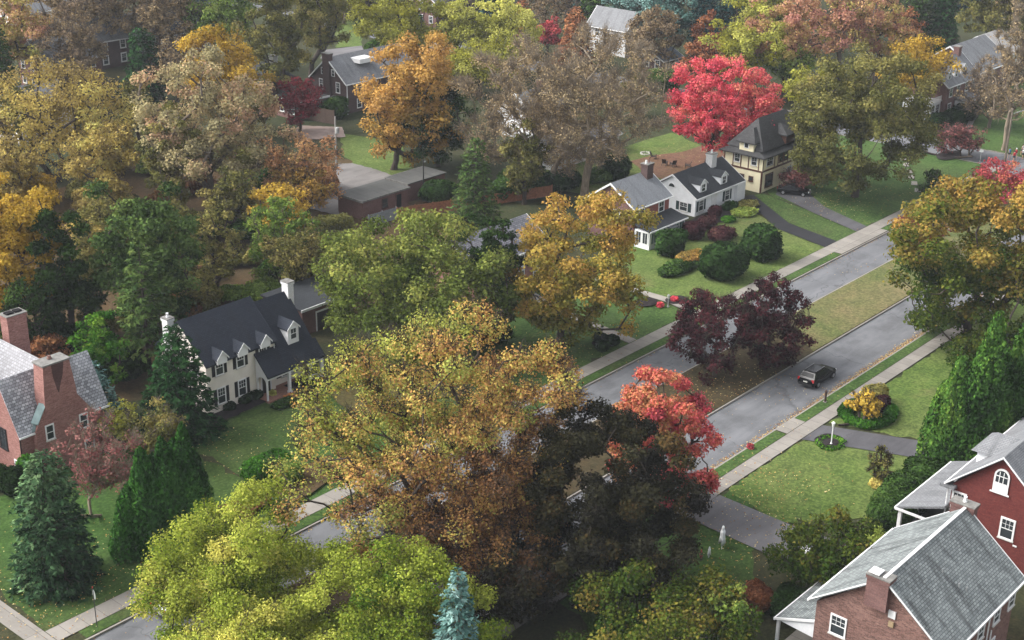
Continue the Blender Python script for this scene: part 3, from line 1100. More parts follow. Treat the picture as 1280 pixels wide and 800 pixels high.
def window(root, face, plane, u, z0, w, h, nx=2, ny=2, trim=0.11, shutters=None, mat=None, half=True, sill=True, parent=None):
    u0, u1, z1 = u - w / 2, u + w / 2, z0 + h
    par = parent or root
    m = MB()
    fbox(m, face, plane, u0 - trim, u0, z0, z1, -.02, .07)
    fbox(m, face, plane, u1, u1 + trim, z0, z1, -.02, .07)
    fbox(m, face, plane, u0 - trim, u1 + trim, z1, z1 + trim * 1.1, -.02, .075)
    fbox(m, face, plane, u0 - trim, u1 + trim, z0 - trim * .6, z0, -.02, .068)
    if half: fbox(m, face, plane, u0, u1, z0 + h / 2 - .028, z0 + h / 2 + .028, .0, .052)
    for i in range(1, nx):
        x = u0 + w * i / nx
        fbox(m, face, plane, x - .014, x + .014, z0 + (h / 2 if half else 0), z1, .0, .047)
    n2 = ny * (2 if half else 1)
    for i in range(1, n2):
        if half and i <= ny: continue
        zz = z0 + h * i / n2
        fbox(m, face, plane, u0, u1, zz - .011, zz + .011, .0, .042)
    fr = m.build('window', mat or M_TRIM, par)
    fbox(MB(), face, plane, u0 + .002, u1 - .002, z0 + .002, z1 - .002, -.03, .022).build('pane', glass_mat(), fr if parent is None else par)
    if sill and parent is None:
        fbox(MB(), face, plane, u0 - trim - .05, u1 + trim + .05, z0 - trim * .6 - .09, z0 - trim * .6 - .002, -.02, .13).build('sill', M_SILL if mat is None else mat, fr)
    if shutters:
        sw = max(0.3, w * .45)
        for a, b in ((u0 - trim - sw - .02, u0 - trim - .02), (u1 + trim + .02, u1 + trim + sw + .02)):
            s_ = fbox(MB(), face, plane, a, b, z0 - .05, z1 + .05, -.01, .04)
            for q in range(7):
                zz = z0 + h * (q + .5) / 7
                fbox(s_, face, plane, a + .05, b - .05, zz - .03, zz + .03, .04, .055)
            s_.build('shutter', shutters, root)
    return fr


def door(root, face, plane, u, z0, w, h, mat=None, frame=None):
    d = fbox(MB(), face, plane, u - w / 2, u + w / 2, z0, z0 + h, -.03, .03)
    for q in (0.12, 0.55):
        for s_ in (-1, 1):
            fbox(d, face, plane, u + s_ * w * .23 - w * .16, u + s_ * w * .23 + w * .16, z0 + h * q, z0 + h * (q + .33), .03, .045)
    o = d.build('door', mat or M_DARKDOOR, root)
    f = MB()
    for s_ in (-1, 1):
        fbox(f, face, plane, min(u + s_ * w / 2, u + s_ * (w / 2 + .14)), max(u + s_ * w / 2, u + s_ * (w / 2 + .14)), z0, z0 + h, -.02, .07)
    fbox(f, face, plane, u - w / 2 - .16, u + w / 2 + .16, z0 + h, z0 + h + .18, -.02, .08)
    f.build('frame', frame or M_TRIM, o)
    return o


def gable_walls(root, x0, x1, y0, y1, eave, ridge, mat, axis='X', drop=0.16, z0=-.1, rpos=None, eave2=None):
    """Closed walls with gable ends; the ridge runs along the axis."""
    e0 = eave - drop
    e1 = (eave2 if eave2 is not None else eave) - drop
    r = ridge - drop
    m = MB()
    if axis == 'X':
        c = rpos if rpos is not None else (y0 + y1) / 2
        m.prism([(x0, y0, z0), (x0, y1, z0), (x0, y1, e1), (x0, c, r), (x0, y0, e0)], (x1 - x0, 0, 0))
    else:
        c = rpos if rpos is not None else (x0 + x1) / 2
        m.prism([(x0, y0, z0), (x1, y0, z0), (x1, y0, e1), (c, y0, r), (x0, y0, e0)], (0, y1 - y0, 0))
    return m.build('wall', mat, root)


def gable_roof(root, x0, x1, y0, y1, eave, ridge, mat, axis='X', th=.16, trim=M_TRIM, rpos=None, eave2=None, gutter=True, name='roof', tw=.2, rake=True, ridgecap=None, rtrim=None):
    """Roof slabs; bounds are the roof's own edges (overhang included)."""
    e1 = eave2 if eave2 is not None else eave
    if axis == 'X':
        c = rpos if rpos is not None else (y0 + y1) / 2
        P = lambda t, a, z: (t, a, z)
        A0, A1, T0, T1 = y0, y1, x0, x1
        D = (x1 - x0, 0, 0)
    else:
        c = rpos if rpos is not None else (x0 + x1) / 2
        P = lambda t, a, z: (a, t, z)
        A0, A1, T0, T1 = x0, x1, y0, y1
        D = (0, y1 - y0, 0)
    m = MB()
    m.prism([P(T0, A0, eave), P(T0, c, ridge), P(T0, A1, e1), P(T0, A1, e1 - th), P(T0, c, ridge - th * 1.25), P(T0, A0, eave - th)], D)
    r = m.build(name, mat, root)
    if rake:
        for t, s_ in ((T0, -1), (T1, 1)):
            k = MB()
            a, b = (t - .05, t + .03) if s_ < 0 else (t - .03, t + .05)
            dd = (b - a, 0, 0) if axis == 'X' else (0, b - a, 0)
            for (A, E_) in ((A0, eave), (A1, e1)):
                k.prism([P(a, A, E_ + .02), P(a, c, ridge + .02), P(a, c, ridge - tw * 1.3), P(a, A, E_ - tw)], dd)
            k.build('rake_trim', rtrim or trim, r)
    if gutter:
        for A, E_, s_ in ((A0, eave, -1), (A1, e1, 1)):
            k = MB()
            a, b = sorted((A, A + s_ * .12))
            if axis == 'X': k.box(T0, T1, a, b, E_ - th - .02, E_ - .03)
            else: k.box(a, b, T0, T1, E_ - th - .02, E_ - .03)
            k.build('gutter', trim, r)
    if ridgecap:
        k = MB()
        if axis == 'X': k.box(T0 + .06, T1 - .06, c - .11, c + .11, ridge - .06, ridge + .05)
        else: k.box(c - .11, c + .11, T0 + .06, T1 - .06, ridge - .06, ridge + .05)
        k.build('ridge_cap', ridgecap, r)
    return r


def chimney(root, x0, x1, y0, y1, z0, z1, mat, cap=None, pots=0, band=True):
    m = MB().box(x0, x1, y0, y1, z0, z1 - .25)
    m.box(x0 - .07, x1 + .07, y0 - .07, y1 + .07, z1 - .25, z1)
    o = m.build('chimney', mat, root)
    k = MB().box(x0 - .1, x1 + .1, y0 - .1, y1 + .1, z1, z1 + .08)
    k.build('cap', cap or M_LEAD, o)
    for p in range(pots):
        cx = x0 + (x1 - x0) * (p + .5) / pots
        MB().lathe((cx, (y0 + y1) / 2, z1 + .08), [(.14, 0), (.16, .05), (.12, .1), (.11, .38), (.14, .42), (.08, .43)], 10).build('chimney_pot', M_BRICK_WARM if p % 2 else M_TRIM, o)
    return o


def dormer(root, face, u, w, d0, dback, z0, zeave, zap, wall, roofm, win=True, trim=M_TRIM, oh=.15, wz=None, shut=None):
    """Gabled dormer; d0 = its front plane, dback = where its roof meets the big roof (world coordinate)."""
    u0, u1 = u - w / 2, u + w / 2
    if face == '-Y':
        P = lambda a, d, z: (a, d, z)
    else:
        P = lambda a, d, z: (d, a, z)
    dv = np.array(P(0, dback, 0)) - np.array(P(0, d0, 0))
    m = MB().prism([P(u0, d0, z0), P(u1, d0, z0), P(u1, d0, zeave), P(u, d0, zap - .1), P(u0, d0, zeave)], dv)
    o = m.build('dormer', wall, root)
    sg = -1 if d0 < dback else 1
    k = MB()
    for a in (u0 - oh, u1 + oh):
        k.prism([P(a, d0 + sg * .12, zeave - oh * (zap - zeave) / (w / 2) + .06), P(u, d0 + sg * .12, zap + .06), P(u, d0 + sg * .12, zap - .06), P(a, d0 + sg * .12, zeave - oh * (zap - zeave) / (w / 2) - .06)], dv - np.array(P(0, sg * .12, 0)))
    k.build('dormer_roof', roofm, o)
    t = MB()
    for a in (u0 - oh, u1 + oh):
        t.prism([P(a, d0 + sg * .16, zeave - oh * (zap - zeave) / (w / 2) + .075), P(u, d0 + sg * .16, zap + .075), P(u, d0 + sg * .16, zap - .12), P(a, d0 + sg * .16, zeave - oh * (zap - zeave) / (w / 2) - .1)], np.array(P(0, -sg * .035, 0)))
    t.build('dormer_trim', trim, o)
    if win:
        wh = (zeave - z0) * .72 if wz is None else wz
        window(root, face, d0, u, zeave - wh - .12, w * .5, wh, 2, 1, trim=.09, sill=False, parent=o)
    return o


# ---- white colonial with porch
A = thing('colonial_house', 'cream-white colonial house with steep navy roof, black shutters and pillared corner porch', 'house', (78, 102, 0))
gable_walls(A, 71.6, 79.7, 98.5, 105.5, 5.35, 8.9, M_PALESTUCCO, rpos=102.0)
gable_roof(A, 71.35, 79.9, 98.1, 105.9, 5.35, 8.9, M_ROOF_NAVY, rpos=102.0, gutter=False, tw=.1, rtrim=M_ROOF_NAVY)
MB().prism([(79.72, 99.0, -.1), (79.72, 105.4, -.1), (79.72, 105.4, 4.9), (79.72, 101.6, 8.1), (79.72, 99.0, 5.1)], (4.1, 0, 0)).build('side_wing_wall', M_PALESTUCCO, A)
wr = MB()
wr.prism([(79.92, 98.0, 4.25), (79.92, 101.6, 8.35), (79.92, 105.8, 4.75), (79.92, 105.8, 4.58), (79.92, 101.6, 8.15), (79.92, 98.0, 4.07)], (4.25, 0, 0))
o_ = wr.build('wing_roof', M_ROOF_NAVY, A)
pr = MB()
pr.prism([(77.2, 96.55, 2.75), (77.2, 98.47, 4.72), (77.2, 98.47, 4.54), (77.2, 96.55, 2.58)], (2.73, 0, 0))
pr.prism([(79.932, 96.55, 2.752), (79.932, 98.01, 4.255), (79.932, 98.01, 4.06), (79.932, 96.55, 2.58)], (4.6, 0, 0))
pr.build('porch_roof', M_ROOF_NAVY, o_)
k_ = MB()
k_.box(77.28, 84.4, 96.75, 96.95, 2.3, 2.52)
k_.build('porch_beam', M_TRIM, A)
# porch end panel with its arch
arch = [(77.3, 98.44, 0.05), (77.3, 98.44, 4.4), (77.3, 96.85, 2.62), (77.3, 96.85, 0.05), (77.3, 97.0, 0.05), (77.3, 97.0, 1.9)]
for q in range(1, 8):
    t_ = math.pi * q / 8
    arch.append((77.3, 97.62 - .62 * math.cos(t_), 1.9 + .55 * math.sin(t_)))
arch += [(77.3, 98.24, 1.9), (77.3, 98.24, 0.05)]
MB().prism(arch, (.14, 0, 0)).build('arch_panel', M_TRIM, A)
MB().box(77.2, 84.6, 96.6, 99.0, -.05, .16).build('porch_floor', M_BRICKPATH, A)
for x_ in (80.05, 82.75, 84.25):
    c_ = MB().box(x_ - .13, x_ + .13, 96.72, 96.98, .17, 2.3)
    c_.box(x_ - .18, x_ + .18, 96.67, 97.03, .165, .38).box(x_ - .18, x_ + .18, 96.67, 97.03, 2.16, 2.29)
    c_.build('porch_post', M_TRIM, A)
rl = MB().box(82.9, 84.1, 96.8, 96.86, .95, 1.02).box(82.9, 84.1, 96.8, 96.86, .3, .36)
for q in range(9): rl.box(82.98 + q * .13, 83.03 + q * .13, 96.81, 96.85, .36, .95)
rl.build('railing', M_TRIM, A)
door(A, '-Y', 98.5, 78.5, .17, 1.0, 2.1)
window(A, '-Y', 98.98, 81.6, .9, 1.3, 1.4, 3, 2, shutters=M_BLACK)
for x_, z_ in ((73.1, 3.95), (75.58, 3.93), (78.3, 3.9)):
    window(A, '-Y', 98.5, x_, z_, .78, 1.4, 3, 2, shutters=M_BLACK)
    dormer(A, '-Y', x_, 1.12, 97.92, 100.6, 5.2, 5.85, 6.5, M_TRIM, M_ROOF_NAVY, win=False, oh=.14)
for x_ in (73.15, 75.62):
    window(A, '-Y', 98.5, x_, .98, .8, 1.5, 3, 2, shutters=M_BLACK)
window(A, '-X', 71.6, 100.2, 3.6, .8, 1.4, 3, 2)
window(A, '-X', 71.6, 103.6, 3.6, .8, 1.4, 3, 2)
dormer(A, '-Y', 81.9, 1.35, 98.15, 100.6, 4.3, 6.1, 6.75, M_TRIM, M_ROOF_NAVY, wz=1.05)
chimney(A, 71.0, 71.7, 103.1, 103.95, 0, 8.75, plain('white_brick', (0.6, 0.6, 0.6, 1), .85, .2, .15, 6), pots=1)
chimney(A, 83.88, 84.6, 101.0, 101.95, 0, 9.35, MATS['white_brick'])
MB().tube((79.63, 98.36, 5.2), (79.63, 98.36, 4.4), .05, .05).build('downpipe', M_TRIM, A)

# ---- rose brick house with slate roofs
B = thing('brick_house', 'rose brick house with pale slate roofs, soot-streaked chimney and green copper valley', 'house', (57, 103, 0))
gable_walls(B, 53.4, 61.7, 100.3, 104.6, 4.35, 8.7, M_BRICK_TUDOR, rpos=102.45)
gable_roof(B, 53.2, 62.0, 99.95, 104.95, 4.35, 8.85, M_SLATE, rpos=102.45, gutter=True, rake=False)
MB().prism([(54.65, 99.78, -.1), (60.3, 99.78, -.1), (60.3, 99.78, 4.5), (58.9, 99.78, 6.6), (57.45, 99.78, 8.5), (56.0, 99.78, 6.6), (54.65, 99.78, 4.35)], (0, .58, 0)).build('front_gable', M_BRICK_TUDOR, B)
gr_ = MB()
gr_.prism([(54.7, 100.37, 4.4), (57.45, 100.37, 8.42), (60.25, 100.37, 4.45), (60.25, 100.37, 4.3), (57.45, 100.37, 8.2), (54.7, 100.37, 4.25)], (0, 2.1, 0))
gr_.build('gable_roof', M_SLATE, B)
MB().prism([(54.35, 99.9, 4.4), (54.68, 99.9, 4.4), (56.0, 101.0, 6.0), (55.7, 101.0, 6.0)], (0, -.04, .12)).build('copper_valley', M_COPPER, B)
MB().prism([(54.95, 99.76, 4.95), (55.9, 99.76, 6.5), (55.55, 100.3, 6.6), (54.6, 100.3, 5.05)], (0, -.02, .1)).build('copper_flashing', M_COPPER, B)
c_ = MB().loft([[(55.75, 99.7, 5.6), (58.95, 99.7, 5.6), (58.95, 101.2, 5.6), (55.75, 101.2, 5.6)], [(55.8, 99.7, 7.3), (58.85, 99.7, 7.3), (58.85, 101.2, 7.3), (55.8, 101.2, 7.3)],
                [(56.0, 99.7, 10.0), (58.5, 99.7, 10.0), (58.5, 101.15, 10.0), (56.0, 101.15, 10.0)]])
ch_ = c_.build('chimney', M_BRICK_TUDOR, B)
MB().box(55.9, 58.6, 99.6, 101.25, 10.0, 10.14).build('cap', M_LEAD, ch_)
MB().lathe((57.2, 100.6, 10.14), [(.2, 0), (.22, .1), (.16, .18), (.16, .3), (.1, .3)], 10).build('chimney_pot', M_BRICK_WARM, ch_)
st_ = NT('soot_streak')
# a real stain on the brick, below the flue
MB().poly([(56.75, 99.692, 9.95), (56.8, 99.692, 8.9), (57.05, 99.692, 7.7), (57.2, 99.692, 7.2), (57.4, 99.692, 7.9), (57.75, 99.692, 8.8), (57.95, 99.692, 9.95)]).build('soot_streak', brick_mat('sooty_brick', (0.075, 0.036, 0.033, 1), (0.12, 0.06, 0.055, 1), (0.08, 0.05, 0.05, 1), .6), ch_)
bpy.data.materials.remove(st_.m)
window(B, '-Y', 99.78, 59.28, 3.2, .62, 1.2, 1, 1)
window(B, '-Y', 99.78, 55.97, 3.3, .62, 1.25, 1, 1)
window(B, '-Y', 99.78, 59.6, .3, .75, 1.5, 1, 1)
window(B, '-X', 53.4, 103.0, 2.3, 1.0, 1.8, 2, 2, mat=M_BLACK)
window(B, '-X', 53.4, 101.2, .6, .5, 1.0, 1, 1)
MB().tube((53.36, 100.2, 4.1), (53.36, 100.2, 0), .06, .06).build('downpipe', M_BLACK, B)
# rear wing, ridge running away from the street
gable_walls(B, 54.2, 60.6, 104.0, 110.5, 5.6, 9.4, M_BRICK_TUDOR, axis='Y', rpos=57.4)
gable_roof(B, 53.9, 60.9, 102.6, 110.8, 5.5, 9.5, M_SLATE_DARK, axis='Y', rpos=57.4, rake=False, name='rear_roof')
gable_walls(B, 48.5, 58.0, 108.5, 114.5, 5.5, 9.8, M_BRICK_TUDOR, axis='X')
gable_roof(B, 48.2, 58.3, 108.1, 114.9, 5.4, 9.9, M_SLATE, axis='X', rake=False, name='rear_roof')
chimney(B, 58.3, 60.2, 108.9, 110.1, 2, 11.2, M_BRICK_TUDOR, pots=0)
MB().box(58.5, 59.2, 109.2, 109.8, 11.28, 11.42).box(59.35, 60.0, 109.2, 109.8, 11.28, 11.42).build('flue', M_SOOT, [o for o in B.children if o.name.startswith('chimney')][-1])
MB().prism([(53.6, 106.0, 5.9), (54.6, 106.0, 6.9), (54.6, 108.2, 6.9), (53.6, 108.2, 5.9)], (-.03, 0, .1)).build('copper_flashing', M_COPPER, B)

# ---- brick house with grey-green shingles
Cc = thing('brick_house', 'brown brick house with streaky grey-green shingle roof, two chimneys and a lean-to side porch', 'house', (81, 32, 0))
gable_walls(Cc, 75.2, 86.9, 27.65, 36.75, 5.95, 9.75, M_BRICK_WARM, rpos=32.1)
gable_roof(Cc, 74.85, 87.3, 27.2, 37.2, 5.95, 9.8, M_ROOF_GREEN, rpos=32.1, ridgecap=M_TRIM, tw=.07)
chimney(Cc, 74.72, 75.6, 31.65, 33.2, 7.4, 9.75, M_BRICK_MID, pots=0)
MB().box(74.75, 75.5, 32.4, 33.15, 9.9, 10.0).build('cover_slab', M_TRIM, [o for o in Cc.children if o.name.startswith('chimney')][-1])
chimney(Cc, 87.1, 87.9, 31.5, 33.2, 0, 9.9, M_BRICK_MID, pots=1)
window(Cc, '-X', 75.2, 35.0, 3.95, 1.0, 1.35, 3, 2)
window(Cc, '-X', 75.2, 30.2, 3.6, .9, 1.3, 3, 2)
window(Cc, '-X', 75.2, 32.0, 3.2, .8, 1.2, 3, 2)
MB().box(75.1, 75.19, 31.1, 31.6, 6.95, 7.5).build('gable_vent', M_TRIM, Cc)
MB().box(75.08, 75.19, 31.15, 31.5, 6.3, 6.7).build('meter_box', plain('tan_box', (.3, .22, .13, 1)), Cc)
for x_ in (81.4, 84.0, 87.4 - .9):
    window(Cc, '-Y', 27.65, x_, 3.85, .85, .95, 2, 1)
window(Cc, '-Y', 27.65, 79.0, 3.85, .85, .95, 2, 1)
window(Cc, '-Y', 27.65, 83.6, .9, 1.3, 1.5, 3, 2)
MB().tube((82.5, 27.55, 5.6), (82.5, 27.55, .2), .055, .055).build('downpipe', M_TRIM, Cc)
MB().tube((83.2, 27.55, 3.6), (83.2, 27.55, .2), .05, .05).build('downpipe', M_TRIM, Cc)
po = MB().prism([(75.5, 36.77, 4.1), (75.5, 39.9, 2.85), (75.5, 39.9, 2.7), (75.5, 36.77, 3.92)], (10.6, 0, 0))
pr_ = po.build('porch_roof', M_ROOF_GREEN, Cc)
MB().box(75.45, 86.15, 39.9, 40.0, 2.66, 2.84).prism([(75.42, 36.77, 4.12), (75.42, 39.95, 2.87), (75.42, 39.95, 2.7), (75.42, 36.77, 3.92)], (.075, 0, 0)).build('fascia', M_TRIM, pr_)
MB().prism([(75.56, 36.77, 3.9), (75.56, 39.7, 2.75), (75.56, 36.77, 2.55)], (.06, 0, 0)).build('porch_gable', M_SIDE_WHITE, Cc)
for x_ in (75.7, 79.2, 82.6, 85.9):
    MB().box(x_ - .1, x_ + .1, 39.6, 39.8, .1, 2.7).build('porch_post', M_TRIM, Cc)
MB().box(75.5, 86.1, 36.77, 39.85, -.05, .12).build('porch_floor', M_KERB, Cc)
M_GALVROOF = plain('vent_grey', (.25, .26, .26, 1), .6)
for x_, y_, r_ in ((80.6, 29.3, .07), (81.0, 28.9, .07), (80.2, 30.4, .05)):
    MB().tube((x_, y_, 7.0), (x_, y_, 9.8 - (32.1 - y_) * .786 + .3), r_, r_, 8).build('roof_vent', M_GALVROOF, Cc)

# ---- deep red brick house
D = thing('brick_house', 'deep red brick house with arched white gable window and smooth grey roof', 'house', (104, 33, 0))
gable_walls(D, 96.0, 112, 29.2, 36.7, 6.4, 10.0, M_BRICK_RED, rpos=32.95)
gable_roof(D, 95.6, 112.4, 28.8, 37.1, 6.4, 10.1, M_ROOF_MID, rpos=32.95, tw=.09)
MB().box(95.5, 96.5, 36.3, 37.5, 6.0, 6.25).build('eave_return', M_ROOF_MID, D)
aw = MB()
pa, pb = [], []
for q in range(9):
    t_ = math.pi * q / 8
    pa.append((95.9, 32.95 + .6 * math.cos(t_), 8.35 + .6 * math.sin(t_)))
    pb.append((95.88, 32.95 + .46 * math.cos(t_), 8.35 + .46 * math.sin(t_)))
aw.prism([(95.9, 32.35, 6.95), (95.9, 33.55, 6.95)] + pa, (.12, 0, 0))
w_ = aw.build('window', M_TRIM, D)
MB().prism([(95.88, 32.49, 7.75), (95.88, 33.41, 7.75)] + pb, (.06, 0, 0)).build('pane', glass_mat(), w_)
gb = MB().box(95.85, 95.89, 32.49, 33.41, 8.3, 8.36)
for y_ in (32.78, 33.1): gb.box(95.85, 95.89, y_, y_ + .05, 7.75, 8.7)
gb.box(95.851, 95.889, 32.485, 33.415, 7.74, 7.78)
MB().box(95.84, 95.9, 32.2, 33.7, 6.85, 6.96).build('sill', M_TRIM, w_)
gb.build('glazing_bar', M_TRIM, w_)
window(D, '-X', 96.0, 36.0, 4.2, .9, 1.45, 3, 2, trim=.14)
window(D, '-X', 96.0, 31.95, 3.35, .9, 1.55, 3, 2, trim=.14)
window(D, '-X', 96.0, 34.4, .9, .9, 1.5, 3, 2, trim=.14)
for x_ in (98.5, 102.5, 106.5, 110):
    window(D, '-Y', 29.2, x_, 3.6, .9, 1.5, 3, 2)
    window(D, '-Y', 29.2, x_, .9, .9, 1.5, 3, 2)
MB().tube((95.93, 36.95, 6.1), (95.93, 36.95, .1), .06, .06).build('downpipe', M_TRIM, D)
MB().box(95.9, 95.99, 31.0, 31.3, 2.9, 3.0).build('wall_light', M_TRIM, D)
dn = MB().box(98.9, 102.1, 33.9, 36.2, 6.9, 8.3)
dr_ = dn.build('dormer', M_SIDE_WHITE, D)
a_, b_, c_, d_, e_, f_ = (98.5, 36.6, 8.3), (102.5, 36.6, 8.3), (102.5, 33.3, 8.3), (98.5, 33.3, 8.3), (100.5, 35.4, 9.5), (100.5, 33.4, 9.5)
MB().poly([a_, e_, b_]).poly([d_, f_, e_, a_]).poly([b_, e_, f_, c_]).poly([c_, f_, d_]).poly([a_, b_, c_, d_]).build('dormer_roof', M_ROOF_MID, dr_)
window(D, '+Y', 36.2, 100.5, 7.45, 1.0, .7, 2, 1, half=False, sill=False, parent=dr_)
pd = MB()
pd.prism([(95.3, 36.75, 4.5), (95.3, 40.7, 2.95), (95.3, 40.7, 2.78), (95.3, 36.75, 4.3)], (10.3, 0, 0))
pdr = pd.build('porch_roof', M_ROOF_MID, D)
MB().box(95.25, 105.6, 40.7, 40.82, 2.75, 2.93).box(95.2, 95.29, 36.8, 40.75, 2.72, 2.92).build('fascia', M_TRIM, pdr)
for x_ in (95.6, 98.8, 102.0, 105.2):
    c_ = MB().box(x_ - .14, x_ + .14, 40.25, 40.53, .1, 2.78)
    c_.build('porch_post', M_TRIM, D)
MB().box(95.3, 105.6, 36.75, 40.6, -.05, .11).build('porch_floor', M_KERB, D)

# ---- red brick house with glazed sun porch
E_ = thing('brick_house', 'red brick house with plain pale grey roof and white glazed sun porch', 'house', (141, 101, 0))
gable_walls(E_, 137.4, 145.0, 97.9, 105.0, 5.0, 7.6, M_BRICK_MID, rpos=101.4)
MB().box(137.42, 145.02, 97.86, 97.9, 0, 4.8).build('front_wall', brick_mat('brick_bright_red', (0.22, 0.06, 0.045, 1), (0.28, 0.09, 0.07, 1), (.2, .1, .09, 1), .3), E_)
gable_roof(E_, 137.0, 145.3, 97.5, 105.3, 5.0, 7.7, M_ROOF_GREY, rpos=101.4)
chimney(E_, 143.3, 144.6, 100.3, 101.3, 6.5, 8.9, M_BRICK_DARK, pots=2)
window(E_, '-Y', 97.86, 143.3, 3.3, 1.0, 1.25, 2, 1, trim=.16)
window(E_, '-Y', 97.86, 139.0, 3.3, 1.0, 1.25, 2, 1, trim=.16)
window(E_, '-X', 137.4, 100.5, 3.1, .85, 1.1, 2, 2)
window(E_, '-X', 137.4, 103.6, 3.0, .85, 1.1, 2, 2)
window(E_, '-X', 137.4, 100.5, .8, .85, 1.2, 2, 2)
MB().box(137.6, 145.15, 95.45, 97.84, -.05, 2.35).build('sun_porch_wall', M_SIDE_WHITE, E_)
sp = MB().prism([(137.2, 97.85, 3.25), (137.2, 95.1, 2.6), (137.2, 95.1, 2.42), (137.2, 97.85, 3.05)], (8.3, 0, 0))
spr = sp.build('sun_porch_roof', M_ROOF_BLACK, E_)
MB().box(137.2, 145.5, 95.02, 95.1, 2.4, 2.58).build('gutter', M_TRIM, spr)
M_PORCHGLASS = plain('porch_glass', (.10, .15, .15, 1), .15, .5, .3, 1.2)
for x_ in (138.5, 139.9, 143.4, 144.6):
    f_ = window(E_, '-Y', 95.45, x_, .75, 1.05, 1.4, 2, 1, half=False, sill=False)
    for c2 in f_.children: c2.data.materials[0] = M_PORCHGLASS
door(E_, '-Y', 95.45, 141.7, .05, .95, 2.1, mat=M_TRIM)
MB().prism([(140.9, 95.44, 2.5), (140.9, 94.4, 2.25), (140.9, 94.4, 2.15), (140.9, 95.44, 2.3)], (1.6, 0, 0)).build('door_hood', M_ROOF_BLACK, E_)
for y_ in (96.1, 97.1): window(E_, '-X', 137.6, y_, .75, .7, 1.4, 2, 1, half=False, sill=False)

# ---- white cottage with two dormers
Ff = thing('cottage', 'white low cottage with charcoal roof, two small dormers and dark green shutters', 'house', (158, 102, 0))
gable_walls(Ff, 152.7, 164.2, 98.8, 106.3, 2.6, 5.15, M_SIDE_WHITE, rpos=102.55)
gable_roof(Ff, 152.4, 164.5, 98.45, 106.65, 2.6, 5.25, M_ROOF_BLACK, rpos=102.55, tw=.18)
chimney(Ff, 160.3, 161.5, 101.5, 102.5, 3.5, 6.5, MATS['white_brick'], pots=1)
for x_ in (154.85, 159.9):
    dormer(Ff, '-Y', x_, 1.6, 99.1, 101.9, 2.7, 4.15, 4.75, M_SIDE_WHITE, M_ROOF_BLACK, wz=.95, oh=.1)
window(Ff, '-Y', 98.8, 154.1, .6, 1.0, 1.35, 3, 2, shutters=M_GREENSHUT)
window(Ff, '-Y', 98.8, 160.5, .6, 1.0, 1.35, 3, 2, shutters=M_GREENSHUT)
door(Ff, '-Y', 98.8, 157.2, .15, 1.0, 2.05, mat=M_TRIM)
MB().box(162.3, 164.35, 98.3, 98.82, 0, 2.4).build('side_bay', M_SIDE_WHITE, Ff)
window(Ff, '-X', 152.7, 100.65, .5, 1.15, 1.1, 2, 2, shutters=M_GREENSHUT)
hw = [(152.66, 102.7 + .45 * math.cos(math.pi * q / 8), 3.45 + .45 * math.sin(math.pi * q / 8)) for q in range(9)]
f_ = MB().prism([(152.6, 102.7 + .55 * math.cos(math.pi * q / 8), 3.4 + .55 * math.sin(math.pi * q / 8)) for q in range(9)], (.11, 0, 0)).build('fan_window', M_TRIM, Ff)
MB().prism([(p[0] - .09, p[1], p[2]) for p in hw], (.06, 0, 0)).build('pane', glass_mat(), f_)
MB().box(156.2, 159.0, 97.2, 98.78, -.05, .16).box(156.4, 158.8, 96.7, 97.2, -.05, .08).build('doorstep', M_KERB, Ff)

# ---- cream half-timbered house
Gg = thing('half_timbered_house', 'cream half-timbered house with brown boards and tall steep hipped roof', 'house', (174, 101, 0))
X0, X1, Y0, Y1 = 168.0, 181.5, 98.0, 104.4
MB().box(X0, X1, Y0, Y1, -.1, 5.2).build('wall', M_CREAM, Gg)


def hip(root, x0, x1, y0, y1, z, rx0, rx1, ry, rz, mat, name='roof', th=.18):
    m = MB()
    a, b, c, d = (x0, y0, z), (x1, y0, z), (x1, y1, z), (x0, y1, z)
    e, f = (rx0, ry, rz), (rx1, ry, rz)
    m.poly([a, b, f, e]).poly([b, c, f]).poly([c, d, e, f]).poly([d, a, e])
    lo = [(p[0], p[1], p[2] - th) for p in (a, b, c, d)]
    m.poly(lo[::-1])
    for p, q, r, s_ in ((a, b, lo[1], lo[0]), (b, c, lo[2], lo[1]), (c, d, lo[3], lo[2]), (d, a, lo[0], lo[3])):
        m.poly([q, p, s_, r])
    return m.build(name, mat, root)


M_ROOF_TUD = roof_mat('shingle_charcoal_brown', (0.04, 0.04, 0.042, 1), (0.065, 0.065, 0.066, 1), amount=.4, spec=.25)
hip(Gg, X0 - .6, X1 + .6, Y0 - .6, Y1 + .6, 5.25, X0 + 1.5, X1 - 1.5, 101.2, 6.9, M_ROOF_TUD, 'eave_roof')
hip(Gg, X0 + .1, X1 - .1, Y0 + .15, Y1 - .15, 5.95, 171.0, 178.4, 101.1, 9.8, M_ROOF_TUD, 'main_roof', .05)
tm = MB()
for f_, pl, ua, ub in (('-X', X0, Y0, Y1), ('-Y', Y0, X0, X1)):
    fbox(tm, f_, pl, ua, ub, 2.95, 3.2, 0, .05)
    fbox(tm, f_, pl, ua, ub, 4.95, 5.06, 0, .045)
for u_ in (98.62, 100.3, 101.55, 102.85, 104.3): fbox(tm, '-X', X0, u_ - .08, u_ + .08, 3.2, 4.95, 0, .04)
for u_ in (168.15, 171.2, 172.15, 173.6, 174.9, 176.4, 178.0, 180.0, 181.3): fbox(tm, '-Y', Y0, u_ - .08, u_ + .08, 3.2, 4.95, 0, .04)
fbox(tm, '-X', X0, Y0, Y0 + .16, 0, 2.95, 0, .042)
fbox(tm, '-Y', Y0, X0, X0 + .16, 0, 2.95, 0, .042)
tm.build('timber_framing', M_TIMBER, Gg)
for u_ in (99.4, 102.2): window(Gg, '-X', X0, u_, 3.85, .8, 1.05, 2, 2, trim=.1)
